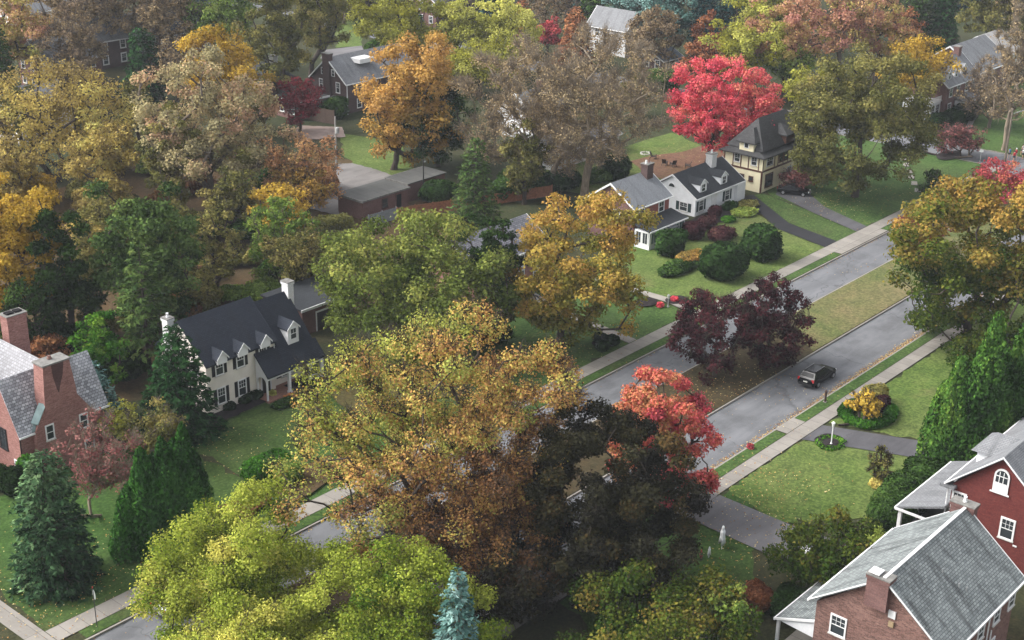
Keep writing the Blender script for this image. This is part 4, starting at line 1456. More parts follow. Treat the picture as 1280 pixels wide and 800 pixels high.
window(Gg, '-X', X0, 99.7, 1.5, .55, .55, 1, 1, half=False, mat=M_TIMBER)
window(Gg, '-X', X0, 101.3, 1.3, .75, .8, 2, 1, half=False, mat=M_TIMBER)
window(Gg, '-Y', Y0, 169.9, 3.75, 1.6, 1.2, 3, 2)
for u_ in (172.9, 174.25, 177.2, 179.2): window(Gg, '-Y', Y0, u_, 3.7, .85, 1.2, 2, 2, mat=M_TIMBER if u_ < 175 else None)
window(Gg, '-Y', Y0, 170.0, .65, 1.9, 1.75, 3, 1, mat=M_TIMBER)
for u_ in (175.5, 179.5, 180.8): window(Gg, '-Y', Y0, u_, .7, .95, 1.6, 2, 2)
door(Gg, '-Y', Y0, 177.6, .1, 1.0, 2.1)
dm = MB().box(167.85, 170.6, 99.6, 101.9, 5.7, 7.0)
d_ = dm.build('dormer', M_CREAM, Gg)
hip(Gg, 167.5, 171.6, 99.2, 102.3, 7.02, 169.4, 171.2, 100.75, 8.7, M_ROOF_TUD, 'dormer_roof')
window(Gg, '-X', 167.85, 100.75, 6.15, .6, .6, 1, 1, half=False, sill=False, parent=d_)
d2 = MB().box(174.0, 176.2, 98.05, 101, 6.0, 7.3).build('dormer', M_TIMBER, Gg)
hip(Gg, 173.7, 176.5, 97.75, 101.6, 7.32, 175.05, 175.15, 99.8, 8.6, M_ROOF_TUD, 'dormer_roof')

# ---- long white outbuilding behind the bare trees
H_ = thing('outbuilding', 'long low white outbuilding with grey roof behind two big bare trees', 'house', (165, 128, 0))
gable_walls(H_, 156, 171.8, 125.9, 131.5, 2.7, 4.3, M_SIDE_WHITE)
gable_roof(H_, 155.7, 172.1, 125.5, 131.9, 2.7, 4.4, M_ROOF_MID)
window(H_, '-Y', 125.9, 161.5, .8, 1.0, 1.1, 2, 1)
window(H_, '-Y', 125.9, 165.0, .8, 1.0, 1.1, 2, 1, shutters=M_BLACK)
door(H_, '-Y', 125.9, 169.2, 0, .9, 2.0)
H2 = thing('outbuilding', 'small white house with pale roof glimpsed through bare branches', 'house', (171, 142, 0))
gable_walls(H2, 166, 174, 138, 146, 4.6, 7.2, M_SIDE_WHITE)
gable_roof(H2, 165.6, 174.4, 137.6, 146.4, 4.6, 7.3, M_ROOF_GREY)
for u_ in (168, 170, 172.2): window(H2, '-Y', 138, u_, 2.8, .9, 1.3, 2, 2)
chimney(H2, 171.5, 172.5, 141.5, 142.5, 5, 8.4, M_BRICK_WARM)

# ---- brick garages on the rear lane
g1 = thing('garage', 'flat-roofed brick garage with doorway and window in its side', 'garage', (125, 132, 0))
MB().box(121.2, 129.6, 129.9, 134.7, -.1, 2.55).build('wall', M_BRICK_MID, g1)
rf = MB().box(121.0, 129.8, 129.7, 134.9, 2.56, 2.7)
r_ = rf.build('roof', M_FLATROOF, g1)
MB().box(120.9, 120.995, 129.65, 134.95, 2.42, 2.74).box(121.0, 129.8, 129.6, 129.695, 2.5, 2.74).build('fascia', M_LEAD, r_)
door(g1, '-Y', 129.9, 127.8, 0, .95, 2.1, mat=M_SOOT, frame=M_BRICK_MID)
window(g1, '-Y', 129.9, 125.2, .9, .9, 1.1, 1, 1, mat=M_BRICK_DARK)
g2 = thing('garage', 'second flat-roofed brick garage, half hidden behind a thin pole and a round bush', 'garage', (134.3, 133, 0))
MB().box(130.7, 138.0, 131.0, 135.0, -.1, 2.55).build('wall', M_BRICK_MID, g2)
r_ = MB().box(130.5, 138.2, 130.8, 135.2, 2.56, 2.7).build('roof', M_FLATROOF, g2)
MB().box(130.4, 130.495, 130.75, 135.25, 2.42, 2.74).box(130.5, 138.2, 135.2, 135.3, 2.42, 2.74).build('fascia', M_LEAD, r_)
door(g2, '-X', 130.7, 133, 0, 2.2, 2.05, mat=M_BRICK_DARK, frame=M_BRICK_MID)
q_ = thing('garage', 'low dark-roofed garage with white fascia behind the colonial house chimney', 'garage', (94, 110, 0))
MB().box(90.3, 97.5, 106.6, 113, -.1, 2.85).build('wall', M_BRICK_MID, q_)
r_ = MB().box(90.1, 97.7, 106.4, 113.2, 2.86, 3.05).build('roof', M_ROOF_BLACK, q_)
MB().box(90.0, 97.8, 106.3, 106.395, 2.8, 3.09).build('fascia', M_TRIM, r_)
door(q_, '-Y', 106.6, 93.5, 0, 2.4, 2.1)

# ---- brick house mostly behind the orange oak
R_ = thing('brick_house', 'red brick house with pale slate roof hidden behind the spreading orange oak', 'house', (115, 102, 0))
gable_walls(R_, 108.5, 121, 98.5, 105.5, 4.7, 7.2, M_BRICK_TUDOR)
gable_roof(R_, 108.1, 121.4, 98.1, 105.9, 4.7, 7.3, M_SLATE_DARK)
for u_ in (109.8, 111.6, 113.5, 116.5, 119.2):
    window(R_, '-Y', 98.5, u_, 2.9, .9, 1.3, 3, 2)
    if abs(u_ - 113.5) > .1: window(R_, '-Y', 98.5, u_, .8, .9, 1.5, 3, 2)
door(R_, '-Y', 98.5, 113.5, .1, 1.05, 2.1)
window(R_, '-X', 108.5, 100.5, 2.9, .9, 1.3, 3, 2)

# ---- dark brick house beyond the lawn
J = thing('brick_house', 'dark brown brick house with white gable windows and a white patch on its grey roof', 'house', (166, 176, 0))
gable_walls(J, 157.6, 174, 172.2, 180.6, 5.1, 8.9, M_BRICK_DARK, rpos=176.5)
gable_roof(J, 157.2, 174.4, 171.8, 181.0, 5.1, 9.0, M_ROOF_MID, rpos=176.5)
chimney(J, 157.1, 158.0, 175.8, 177.4, 0, 9.6, M_BRICK_DARK)
for u_ in (175.3, 177.85): window(J, '-X', 157.6, u_, 5.95, .6, 1.0, 2, 1, sill=False)
for u_ in (174.2, 178.35): window(J, '-X', 157.6, u_, 3.35, .8, 1.6, 2, 2)
for u_ in (160.5, 164, 168): window(J, '-Y', 172.2, u_, 3.2, .9, 1.4, 2, 2)
for u_ in (160.5, 164, 168): window(J, '-Y', 172.2, u_, .7, .9, 1.4, 2, 2)
MB().tube((157.5, 171.9, 4.9), (157.5, 171.9, 0), .07, .07).build('downpipe', M_TRIM, J)
MB().box(162.0, 165.2, 173.4, 176.2, 7.6, 8.35).build('roof_box', M_TRIM, J)
MB().prism([(157.58, 172.5, 2.7), (156.2, 172.5, 2.3), (156.2, 172.5, 2.2), (157.58, 172.5, 2.55)], (0, 3.0, 0)).build('awning', M_LEAD, J)
K = thing('brick_house', 'brick house with dark hipped roof and white-topped chimney behind the red Japanese maple', 'house', (152, 183, 0))
MB().box(148.5, 155.5, 182, 190, -.1, 4.7).build('wall', M_BRICK_MID, K)
hip(K, 148.1, 155.9, 181.6, 190.4, 4.75, 151.9, 152.1, 186, 7.8, M_ROOF_BLACK)
chimney(K, 152.2, 153.2, 184.2, 185.2, 5, 8.7, MATS['white_brick'])
MB().box(149.0, 155.3, 174.5, 181.9, -.1, 3.0).build('side_wing_wall', M_BRICK_MID, K)
r_ = MB().box(148.7, 155.6, 174.2, 182.0, 3.01, 3.2).build('wing_roof', M_FLATROOF, K)
MB().box(148.6, 148.695, 174.1, 182.0, 2.95, 3.25).box(148.7, 155.6, 174.1, 174.195, 2.95, 3.25).build('fascia', M_TRIM, r_)
for u_ in (176, 178.6, 181): window(K, '-X', 149.0, u_, 1.0, .8, 1.4, 2, 2, trim=.14)
for u_ in (150.8, 153.4): window(K, '-Y', 174.5, u_, 1.0, .8, 1.4, 2, 2, trim=.14)
door(K, '-X', 149.0, 175.0, 0, .9, 2.0, mat=M_BLACK)

# ---- far brick house with three dormers
Mm = thing('brick_house', 'far brick house with three white dormers and a white side sunroom', 'house', (231, 101, 0))
gable_walls(Mm, 226.3, 238.5, 97.8, 105.2, 5.4, 8.9, M_BRICK_MID)
gable_roof(Mm, 225.9, 238.9, 97.4, 105.6, 5.4, 9.0, M_ROOF_MID)
for u_ in (228.3, 230.9, 233.8): dormer(Mm, '-Y', u_, 1.35, 98.5, 100.8, 6.2, 7.6, 8.15, M_TRIM, M_ROOF_MID, wz=1.1)
for u_ in (228, 230.8, 234.2, 236.8): window(Mm, '-Y', 97.8, u_, 3.5, .95, 1.45, 2, 2)
window(Mm, '-Y', 97.8, 228, .65, 1.1, 1.6, 2, 2)
bay = MB().box(230.0, 235.4, 96.3, 97.78, 0, 2.5).build('front_bay', M_SIDE_WHITE, Mm)
MB().prism([(229.8, 97.79, 3.2), (229.8, 96.0, 2.6), (229.8, 96.0, 2.45), (229.8, 97.79, 3.0)], (5.8, 0, 0)).build('bay_roof', M_ROOF_MID, Mm)
window(Mm, '-Y', 96.3, 231.4, .6, 1.6, 1.5, 3, 2, mat=M_TRIM)
door(Mm, '-Y', 96.3, 234.2, .05, 1.0, 2.1)
MB().box(222.4, 226.28, 98.6, 103.6, -.05, 2.9).build('sunroom_wall', M_SIDE_WHITE, Mm)
MB().box(222.2, 226.28, 98.4, 103.8, 2.9, 3.1).build('sunroom_roof', M_TRIM, Mm)
ra = MB().box(222.3, 226.2, 98.5, 98.58, 3.8, 3.88)
for q in range(14): ra.box(222.35 + q * .29, 222.41 + q * .29, 98.51, 98.57, 3.1, 3.8)
ra.build('railing', M_TRIM, Mm)
for u_ in (223.4, 225.1): window(Mm, '-Y', 98.6, u_, .6, 1.1, 1.9, 2, 2, mat=M_TRIM)
for u_ in (99.8, 101.6): window(Mm, '-X', 222.4, u_, .6, 1.1, 1.9, 2, 2, mat=M_TRIM)
chimney(Mm, 236.5, 237.6, 101, 102, 6, 10.2, M_BRICK_MID)


def plain_house(label, x0, x1, y0, y1, eave, ridge, wall, roof, axis='X', wins=3, rows=2, chim=None, name='house', shut=None, trimw=.12):
    h = thing(name, label, 'house', ((x0 + x1) / 2, (y0 + y1) / 2, 0))
    gable_walls(h, x0, x1, y0, y1, eave, ridge, wall, axis=axis)
    gable_roof(h, x0 - .4, x1 + .4, y0 - .4, y1 + .4, eave, ridge + .1, roof, axis=axis)
    for r in range(rows):
        z = .9 + r * 2.6
        for i in range(wins):
            window(h, '-Y', y0, x0 + (x1 - x0) * (i + .5) / wins, z, .95, 1.4, 2, 2, trim=trimw, shutters=shut)
            window(h, '-X', x0, y0 + (y1 - y0) * (i + .5) / wins, z, .95, 1.4, 2, 2, trim=trimw)
    if axis == 'X': window(h, '-X', x0, (y0 + y1) / 2, eave + .3, .8, 1.1, 2, 1, trim=trimw)
    else: window(h, '-Y', y0, (x0 + x1) / 2, eave + .3, .8, 1.1, 2, 1, trim=trimw)
    if chim: chimney(h, *chim)
    return h


plain_house('broad grey-roofed house behind the brick house with dormers', 241, 255, 99, 110, 5.2, 9.2, M_BRICK_MID, M_ROOF_MID)
plain_house('house with pale whitish roof among the farthest trees near the road end', 257, 267, 102, 111, 5.0, 8.4, M_PALESTUCCO, roof_mat('shingle_pale', (.4, .38, .37, 1), (.5, .48, .46, 1), amount=.3))
L_ = plain_house('grey-white gabled house with dark timber bands beyond the rust-coloured conifers', 226.5, 233, 165.5, 175, 5.2, 8.6, plain('grey_white_render', (.5, .5, .5, 1), .9), M_ROOF_MID, axis='Y', wins=2)
pp_ = MB().box(226.3, 233.2, 163.0, 165.3, 2.5, 2.75).build('porch_roof', M_ROOF_BLACK, L_)
for x_ in (226.6, 229.7, 232.9): MB().box(x_ - .12, x_ + .12, 163.2, 163.44, 0, 2.5).build('porch_post', M_TRIM, L_)
w0 = G(28, 52)
plain_house('pale stone house with white windows behind bare twigs, nearest the picture corner', w0[0], w0[0] + 13, w0[1], w0[1] + 10, 5.5, 9.0, M_PALESTUCCO, M_ROOF_MID, wins=4)
w0 = G(122, 88)
plain_house('grey house with white-framed dormer windows deep in the bare wood', w0[0], w0[0] + 12, w0[1], w0[1] + 9, 5.2, 8.6, M_BRICK_DARK, M_ROOF_MID, wins=3, trimw=.2)
w0 = G(212, 78)
plain_house('brown house with white gable trim beside the tall golden tree', w0[0], w0[0] + 11, w0[1], w0[1] + 9, 5.2, 8.8, M_BRICK_MID, M_ROOF_BLACK, wins=3, trimw=.2)
w0 = G(62, 118)
plain_house('red-brown house showing through the crown of the large yellow bare-limbed tree', w0[0], w0[0] + 11, w0[1], w0[1] + 9, 5.2, 8.6, M_BRICK_MID, M_ROOF_MID, wins=3)
w0 = G(425, 26)
plain_house('dark house at the end of the far lane, top of the view', w0[0], w0[0] + 12, w0[1], w0[1] + 9, 5.2, 8.6, M_BRICK_DARK, M_ROOF_BLACK, wins=3)
w0 = G(545, 35)
plain_house('dull brown house behind the pale yellow-green trees', w0[0], w0[0] + 13, w0[1], w0[1] + 9, 5.2, 8.6, M_BRICK_MID, M_ROOF_MID, wins=3)
w0 = G(28, 190)
plain_house('grey house wall under the large yellow bare-limbed tree', w0[0] + 2, w0[0] + 12, w0[1] + 4, w0[1] + 12, 4.6, 7.8, M_PALESTUCCO, M_ROOF_MID, wins=2)
w0 = G(828, 92)
plain_house('small dark shed with blue-grey roof beside a round green bush', w0[0], w0[0] + 6, w0[1], w0[1] + 5, 2.4, 3.8, M_BRICK_DARK, roof_mat('shingle_blue', (.13, .16, .2, 1), (.17, .2, .24, 1)), rows=1, wins=2, name='shed')

# ================================================================== FENCES, POSTS, VEHICLES, PEOPLE
M_CARBLACK = plain('car_paint_black', (0.004, 0.004, 0.005, 1), .2, .3, .05)
M_CARGREY = plain('car_paint_silver', (0.42, 0.43, 0.45, 1), .25, .6, .05, metal=.3)
M_CARWHITE = plain('car_paint_white', (0.62, 0.62, 0.63, 1), .25, .5, .05)
M_TYRE = plain('tyre_rubber', (0.012, 0.012, 0.012, 1), .9, .2)
M_RIM = plain('alloy_rim', (0.35, 0.35, 0.36, 1), .35, .6, .1, metal=.6)
M_CARGLASS = plain('car_glass', (0.006, 0.007, 0.009, 1), .3, .15, .1)
M_TAIL = plain('tail_lamp', (0.35, 0.015, 0.02, 1), .25, .5)
M_LAMPGLASS = plain('lamp_glass', (0.6, 0.6, 0.58, 1), .2, .5)
M_PLATE = plain('number_plate', (0.6, 0.6, 0.55, 1), .5, .3)
M_PLASTIC = plain('black_plastic', (0.02, 0.02, 0.021, 1), .7, .3)


def ring(x, w, zb, zt, b=.12):
    return [(x, -w + b * .6, zb), (x, w - b * .6, zb), (x, w, zb + b), (x, w, zt - b), (x, w - b, zt), (x, -w + b, zt), (x, -w, zt - b), (x, -w, zb + b)]


def car(label, loc, rot, paint, kind='suv', group=None):
    c = thing('parked_car' if kind != 'moving' else 'car', label, 'car', loc, rot, group)
    suv = kind != 'sedan'
    h = 1.64 if suv else 1.43
    bz = .98 if suv else .88
    body = MB().loft([ring(-2.3, .74, .45, bz - .06), ring(-2.2, .88, .33, bz), ring(-1.3, .92, .27, bz + .02), ring(.6, .92, .27, bz - .01), ring(1.2, .90, .27, bz - .05),
                      ring(1.95, .86, .29, bz - .13), ring(2.2, .76, .34, bz - .24), ring(2.32, .6, .42, bz - .34)])
    body.build('body', paint, c, local=True)
    xr0, xf0, xr1, xf1 = (-2.16, 1.12, -1.72, .22) if suv else (-1.75, 1.0, -1.05, .15)
    w0, w1 = .82, .64
    zt = h - .04

    def P(x, y, z): return (x, y, z)
    cab = MB().loft([[P(xr0, -w0, bz - .02), P(xf0, -w0, bz - .04), P(xf0, w0, bz - .04), P(xr0, w0, bz - .02)],
                     [P(xr1, -w1, zt - .07), P(xf1, -w1, zt - .05), P(xf1, w1, zt - .05), P(xr1, w1, zt - .07)],
                     [P(xr1 + .18, -w1 + .12, zt), P(xf1 - .2, -w1 + .12, zt), P(xf1 - .2, w1 - .12, zt), P(xr1 + .18, w1 - .12, zt)]])
    cab.build('cabin', paint, c, local=True)

    def lerp(a, b, t): return tuple(a[i] + (b[i] - a[i]) * t for i in range(3))

    def pane(name, a, b, cc, d, n, s0=.07, s1=.93, t0=.12, t1=.9):
        q = [lerp(lerp(a, b, s), lerp(d, cc, s), t) for s, t in ((s0, t0), (s1, t0), (s1, t1), (s0, t1))]
        q = [tuple(np.array(p) + np.array(n) * .008) for p in q]
        MB().prism(q, np.array(n) * .006).build(name, M_CARGLASS, c, local=True)
    A0, B0, C0, D0 = P(xr0, -w0, bz - .02), P(xf0, -w0, bz - .04), P(xf0, w0, bz - .04), P(xr0, w0, bz - .02)
    A1, B1, C1, D1 = P(xr1, -w1, zt - .07), P(xf1, -w1, zt - .05), P(xf1, w1, zt - .05), P(xr1, w1, zt - .07)
    nf = unit(np.array([zt - bz, 0, xf0 - xf1]))
    nr = unit(np.array([-(zt - bz), 0, abs(xr1 - xr0)]))
    pane('windscreen', B0, C0, C1, B1, nf)
    pane('rear_window', A0, D0, D1, A1, nr, t0=.3)
    for sgn, a, b, b1, a1 in ((-1, A0, B0, B1, A1), (1, D0, C0, C1, D1)):
        ns = unit(np.array([0, sgn * (zt - bz), w0 - w1]))
        pane('side_window', a, b, b1, a1, ns, .1, .34)
        pane('side_window', a, b, b1, a1, ns, .37, .63)
        pane('side_window', a, b, b1, a1, ns, .66, .9, t1=.82)
    for x in (-1.4, 1.42):
        for y in (-.84, .84):
            s_ = 1 if y > 0 else -1
            w = MB().tube((x, y - .11, .34), (x, y + .11, .34), .34, .34, 18).build('wheel', M_TYRE, c, local=True)
            MB().tube((x, y + s_ * .05, .34), (x, y + s_ * .122, .34), .22, .2, 14).build('rim', M_RIM, w, local=True)
    for s_ in (-1, 1):
        y0, y1 = sorted((s_ * .6, s_ * .87))
        MB().prism([(-2.24, y0, .78), (-2.24, y1, .78), (-2.2, y1, 1.06), (-2.2, y0 + (.1 if s_ > 0 else 0), 1.06)], (-.06, 0, 0)).build('taillight', M_TAIL, c, local=True)
        y0, y1 = sorted((s_ * .5, s_ * .78))
        MB().box(2.08, 2.2, y0, y1, .6, .72).build('headlight', M_LAMPGLASS, c, local=True)
        MB().box(.72, .92, min(s_ * .9, s_ * 1.08), max(s_ * .9, s_ * 1.08), bz, bz + .16).build('mirror', paint, c, local=True)
        if suv: MB().tube((-1.5, s_ * .55, zt + .04), (.1, s_ * .55, zt + .04), .02, .02, 6).build('roof_rail', M_RIM, c, local=True)
    MB().box(-2.36, -2.2, -.7, .7, .34, .56).build('bumper', M_PLASTIC, c, local=True)
    MB().box(-2.335, -2.3, -.2, .2, .68, .8).build('number_plate', M_PLATE, c, local=True)
    MB().box(2.2, 2.36, -.5, .5, .36, .5).build('grille', M_PLASTIC, c, local=True)
    return c


RZ = DROP + .006
car('black sport utility car driving along the near carriageway', (118.2, 60.55, RZ), math.radians(1), M_CARBLACK, 'moving').scale = (1.1, 1.04, 1.04)
car('black car parked under the pink dogwood by the cream house', tuple(G(992, 243)[:2]) + (.06,), math.radians(-68), M_CARBLACK, 'sedan')
car('silver car parked at the kerb under the yellow-green honey locust', (51.2, 75.3, RZ), 0, M_CARGREY, 'suv')
car('white car on the short driveway under the spreading green tree', (88.2, 42.6, .06), math.radians(85), M_CARWHITE, 'suv')

M_BLKMETAL = plain('black_metal', (0.014, 0.014, 0.014, 1), .5, .4)
M_POLEWOOD = bark_mat('pole_wood', (0.16, 0.13, 0.105, 1))
M_GALV = plain('galvanised', (0.32, 0.33, 0.33, 1), .6, .4)


def garden_lamp(label, loc, h, mat, glass):
    t = thing('lamp_post', label, 'lamp post', loc)
    MB().lathe((0, 0, 0), [(.13, 0), (.13, .12), (.08, .2), (.06, .3), (.05, h - .5), (.09, h - .46)], 10).build('post', mat, t, local=True)
    l_ = MB().lathe((0, 0, 0), [(.09, h - .45), (.15, h - .1), (.15, h - .08)], 6).build('lantern', glass, t, local=True)
    MB().lathe((0, 0, 0), [(.19, h - .075), (.1, h + .02), (.03, h + .06), (.03, h + .1), (.01, h + .12)], 8).build('cap', mat, l_, local=True)
    return t


garden_lamp('black garden lamp post between three round clipped shrubs', (109.9, 81.6, .05), 2.3, M_BLKMETAL, M_LAMPGLASS)
garden_lamp('white garden lamp post in a round flower bed by the driveway', (106.4, 52.4, .05), 2.3, M_TRIM, M_TRIM)
garden_lamp('low grey garden lamp post between two red flower clumps', tuple(G(835, 384)), 1.5, M_GALV, M_LAMPGLASS)
t = thing('bollard', 'short dark wooden post on the verge beside the moving car', 'post', (114.0, 57.3, 0))
MB().lathe((0, 0, 0), [(.11, 0), (.11, 1.1), (.15, 1.12), (.15, 1.22), (.06, 1.32)], 8).build('post', plain('dark_wood', (.05, .03, .025, 1), .9), t, local=True)
MB().box(-.16, .16, -.16, .16, -.02, .12).build('base', M_KERB, t, local=True)
t = thing('utility_pole', 'tall weathered wooden utility pole at the far street corner', 'utility pole', (203.7, 77.5, 0))
MB().lathe((0, 0, 0), [(.17, -.2), (.15, 3), (.11, 9.3), (.1, 9.4)], 10).build('pole', M_POLEWOOD, t, local=True)
MB().tube((0, 0, 8.6), (1.2, -2.2, 9.6), .04, .03, 6).build('lamp_arm', M_GALV, t, local=True)
t = thing('utility_pole', 'thin black pole standing between the two brick garages', 'utility pole', (132.9, 130.2, 0))
MB().lathe((0, 0, 0), [(.1, -.1), (.09, 3), (.07, 5.7), (.06, 5.8)], 8).build('pole', M_BLKMETAL, t, local=True)
MB().box(-.05, .45, -.05, .05, 5.35, 5.5).build('lamp_head', M_GALV, t, local=True)
t = thing('utility_pole', 'grey pole with transformer drum beside the gravel lane', 'utility pole', (134.2, 149.2, 0))
MB().lathe((0, 0, 0), [(.16, -.2), (.14, 3), (.11, 8.0), (.1, 8.1)], 10).build('pole', plain('pale_pole', (.3, .29, .27, 1), .9), t, local=True)
MB().lathe((.0, -.38, 5.6), [(.02, 0), (.26, .03), (.28, .1), (.28, .85), (.2, .95), (.03, .97)], 12).build('transformer', M_GALV, t, local=True)
t = thing('road_sign', 'road sign seen nearly edge-on on a thin post by the pavement', 'road sign', (45.3, 77.6, 0), math.radians(-15))
MB().lathe((0, 0, 0), [(.035, -.1), (.03, 2.9), (.03, 3.3)], 6).build('post', M_BLKMETAL, t, local=True)
o8 = [(.04, .36 * math.cos(math.pi / 8 + math.pi * q / 4), 2.75 + .42 * math.sin(math.pi / 8 + math.pi * q / 4)) for q in range(8)]
MB().prism(o8, (.012, 0, 0)).build('sign_panel', plain('sign_back', (.30, .33, .30, 1), .5), t, local=True)
MB().box(-.03, .03, -.03, .03, 3.3, 3.42).build('finial', plain('sign_red', (.4, .05, .03, 1)), t, local=True)
t = thing('road_sign', 'small faint street sign on the far kerb of the side street', 'road sign', (206.8 - 2.6, 81.5, 0))
MB().lathe((0, 0, 0), [(.035, -.05), (.03, 2.3)], 6).build('post', M_GALV, t, local=True)
MB().box(-.02, .02, -.3, .3, 1.85, 2.25).build('sign_panel', M_GALV, t, local=True)


def fence(label, a, b, h, mat, n, name='fence', solid=True):
    a, b = np.array(a), np.array(b)
    t = thing(name, label, 'fence', (a[0], a[1], 0), math.atan2(b[1] - a[1], b[0] - a[0]))
    L = float(np.linalg.norm(b - a))
    for i in range(n):
        x0, x1 = L * i / n + .06, L * (i + 1) / n - .06
        m = MB()
        k = max(3, int((x1 - x0) / .16))
        for q in range(k):
            u0, u1 = x0 + (x1 - x0) * q / k, x0 + (x1 - x0) * (q + 1) / k - .012
            m.box(u0, u1, -.012, .012, .05, h - .03 * (q % 2))
        m.box(x0, x1, .013, .05, .35, .45).box(x0, x1, .013, .05, h - .45, h - .35)
        m.build('panel', mat, t, local=True)
    for i in range(n + 1):
        MB().box(L * i / n - .05, L * i / n + .05, -.05, .05, -.1, h + .1).build('post', mat, t, local=True)
    return t


M_FENCE_G = plain('fence_grey', (.22, .24, .26, 1), .8, .2, .2)
M_FENCE_O = plain('fence_cedar', (.26, .11, .06, 1), .85, .15, .3)
fence('grey panel fence beside the beige garage yard', (119.6, 127.2), (124.4, 127.0), 1.7, M_FENCE_G, 2)
fence('reddish cedar fence running behind the green tree and round bush', (124.6, 127.0), (146.5, 118.5), 1.6, M_FENCE_O, 9)
fence('brown wooden yard fence below the red Japanese maple', tuple(G(385, 150)[:2]), tuple(G(418, 156)[:2]), 2.4, plain('fence_brown', (.11, .075, .06, 1), .9), 3)

M_PUMPKIN = plain('pumpkin_orange', (.45, .15, .03, 1), .6, .3, .2)
M_STALK = plain('stalk', (.1, .09, .04, 1), .9)


def pumpkin(label, loc, r):
    t = thing('pumpkin', label, 'pumpkin', loc, 0, 'pumpkins by the porch')
    rings = []
    for z, k in ((0, .55), (.18, .9), (.45, 1.0), (.7, .85), (.82, .45), (.8, .12)):
        rings.append([(r * k * (1 + .07 * math.cos(8 * q * 6.283 / 32)) * math.cos(q * 6.283 / 32), r * k * (1 + .07 * math.cos(8 * q * 6.283 / 32)) * math.sin(q * 6.283 / 32), r * 1.5 * z) for q in range(32)])
    MB().loft(rings).build('rind', M_PUMPKIN, t, local=True, smooth=True)
    MB().tube((0, 0, r * 1.18), (r * .2, 0, r * 1.6), r * .13, r * .09, 6).build('stalk', M_STALK, t, local=True)


pumpkin('large orange pumpkin on the brick path by the porch', (79.55, 96.2, .05), .34)
pumpkin('small pale orange pumpkin in front of the large one', (79.9, 95.75, .05), .25)
pumpkin('small orange pumpkin against the porch floor, behind the large one', (79.1, 96.45, .05), .22)


def garden_chair(label, loc, rot, mat):
    t = thing('garden_chair', label, 'chair', loc, rot, 'chairs round the fire pit')
    MB().prism([(-.3, -.3, .36), (.35, -.3, .42), (.35, -.3, .38), (-.3, -.3, .31)], (0, .6, 0)).build('seat', mat, t, local=True)
    b = MB()
    for q in range(5): b.prism([(-.3, -.3 + q * .122, .3), (-.3, -.3 + q * .122 + .11, .3), (-.62, -.34 + q * .14 + .12, 1.05), (-.62, -.34 + q * .14, 1.05)], (.03, 0, .01))
    b.build('backrest', mat, t, local=True)
    for y in (-.34, .34):
        MB().box(-.45, .42, y - .06, y + .06, .6, .63).build('armrest', mat, t, local=True)
        MB().box(.3, .36, y - .03, y + .03, 0, .6).build('leg', mat, t, local=True)
        MB().prism([(-.3, y - .03, .4), (-.22, y - .03, .4), (-.55, y - .03, 0), (-.64, y - .03, 0)], (0, .06, 0)).build('leg', mat, t, local=True)


M_CHAIRDARK = plain('chair_dark', (.03, .025, .025, 1), .7)
for i, (x_, y_, r_, l_) in enumerate(((171.6, 119.1, -70, 'dark garden chair standing apart near the white outbuilding'), (170.0, 115.9, 20, 'dark garden chair, first of the touching pair on red leaf litter'),
                                      (170.3, 114.6, 60, 'dark garden chair, second of the touching pair on red leaf litter'), (171.2, 112.6, 120, 'dark garden chair nearest the red maple trunk'))):
    garden_chair(l_, (x_, y_, .05), math.radians(r_), M_CHAIRDARK)
t = thing('fire_pit', 'low pale stone ring on the grass beside a dark chair', 'fire pit', (173.0, 121.6, .03))
rs = MB()
for q in range(14):
    a_ = q * 6.283 / 14
    c_, s_ = math.cos(a_), math.sin(a_)
    rs.loft([[(1.1 * c_ - .2 * s_, 1.1 * s_ + .2 * c_, 0), (1.1 * c_ + .2 * s_, 1.1 * s_ - .2 * c_, 0), (1.45 * c_ + .24 * s_, 1.45 * s_ - .24 * c_, 0), (1.45 * c_ - .24 * s_, 1.45 * s_ + .24 * c_, 0)],
             [(1.13 * c_ - .18 * s_, 1.13 * s_ + .18 * c_, .3), (1.13 * c_ + .18 * s_, 1.13 * s_ - .18 * c_, .3), (1.4 * c_ + .2 * s_, 1.4 * s_ - .2 * c_, .3), (1.4 * c_ - .2 * s_, 1.4 * s_ + .2 * c_, .3)]])
t.scale = (.6, .6, .6)
rs.build('stone_ring', plain('pale_stone', (.5, .49, .46, 1), .9), t, local=True)

# Halloween yard figures: draped white cloth on a frame
M_GHOST = plain('ghost_cloth', (.75, .76, .77, 1), .9, .1, .15)


def ghost(label, loc, h, mat, rot=0, arms=True):
    t = thing('yard_decoration', label, 'decoration', loc, rot, 'yard decorations by the dark tree')
    rings = []
    for z, r, w in ((0.28, .27, .10), (.5, .24, .07), (.62, .2, .04), (.74, .23, .02), (.8, .2, .01), (.84, .09, 0), (.88, .12, 0), (.94, .13, 0), (.99, .08, 0), (1.0, .01, 0)):
        rings.append([(h * .42 * r * (1 + w * 3 * math.sin(5 * a)) * math.cos(a) * 1.5, h * .42 * r * (1 + w * 3 * math.sin(5 * a)) * math.sin(a), h * z + (h * w * math.sin(3 * a + 1) if w > .03 else 0)) for a in np.linspace(0, 6.283, 20, endpoint=False)])
    MB().loft(rings).build('cloth', mat, t, local=True, smooth=True)
    for s_ in (-1, 1):
        MB().tube((s_ * .12 * h * .5, 0, 0), (s_ * .09 * h * .5, 0, h * .5), .035, .045, 6).build('leg', mat, t, local=True)
        if arms: MB().tube((s_ * .1 * h, 0, h * .76), (s_ * .2 * h, .02, h * .45), .05, .03, 6).build('arm', mat, t, local=True)


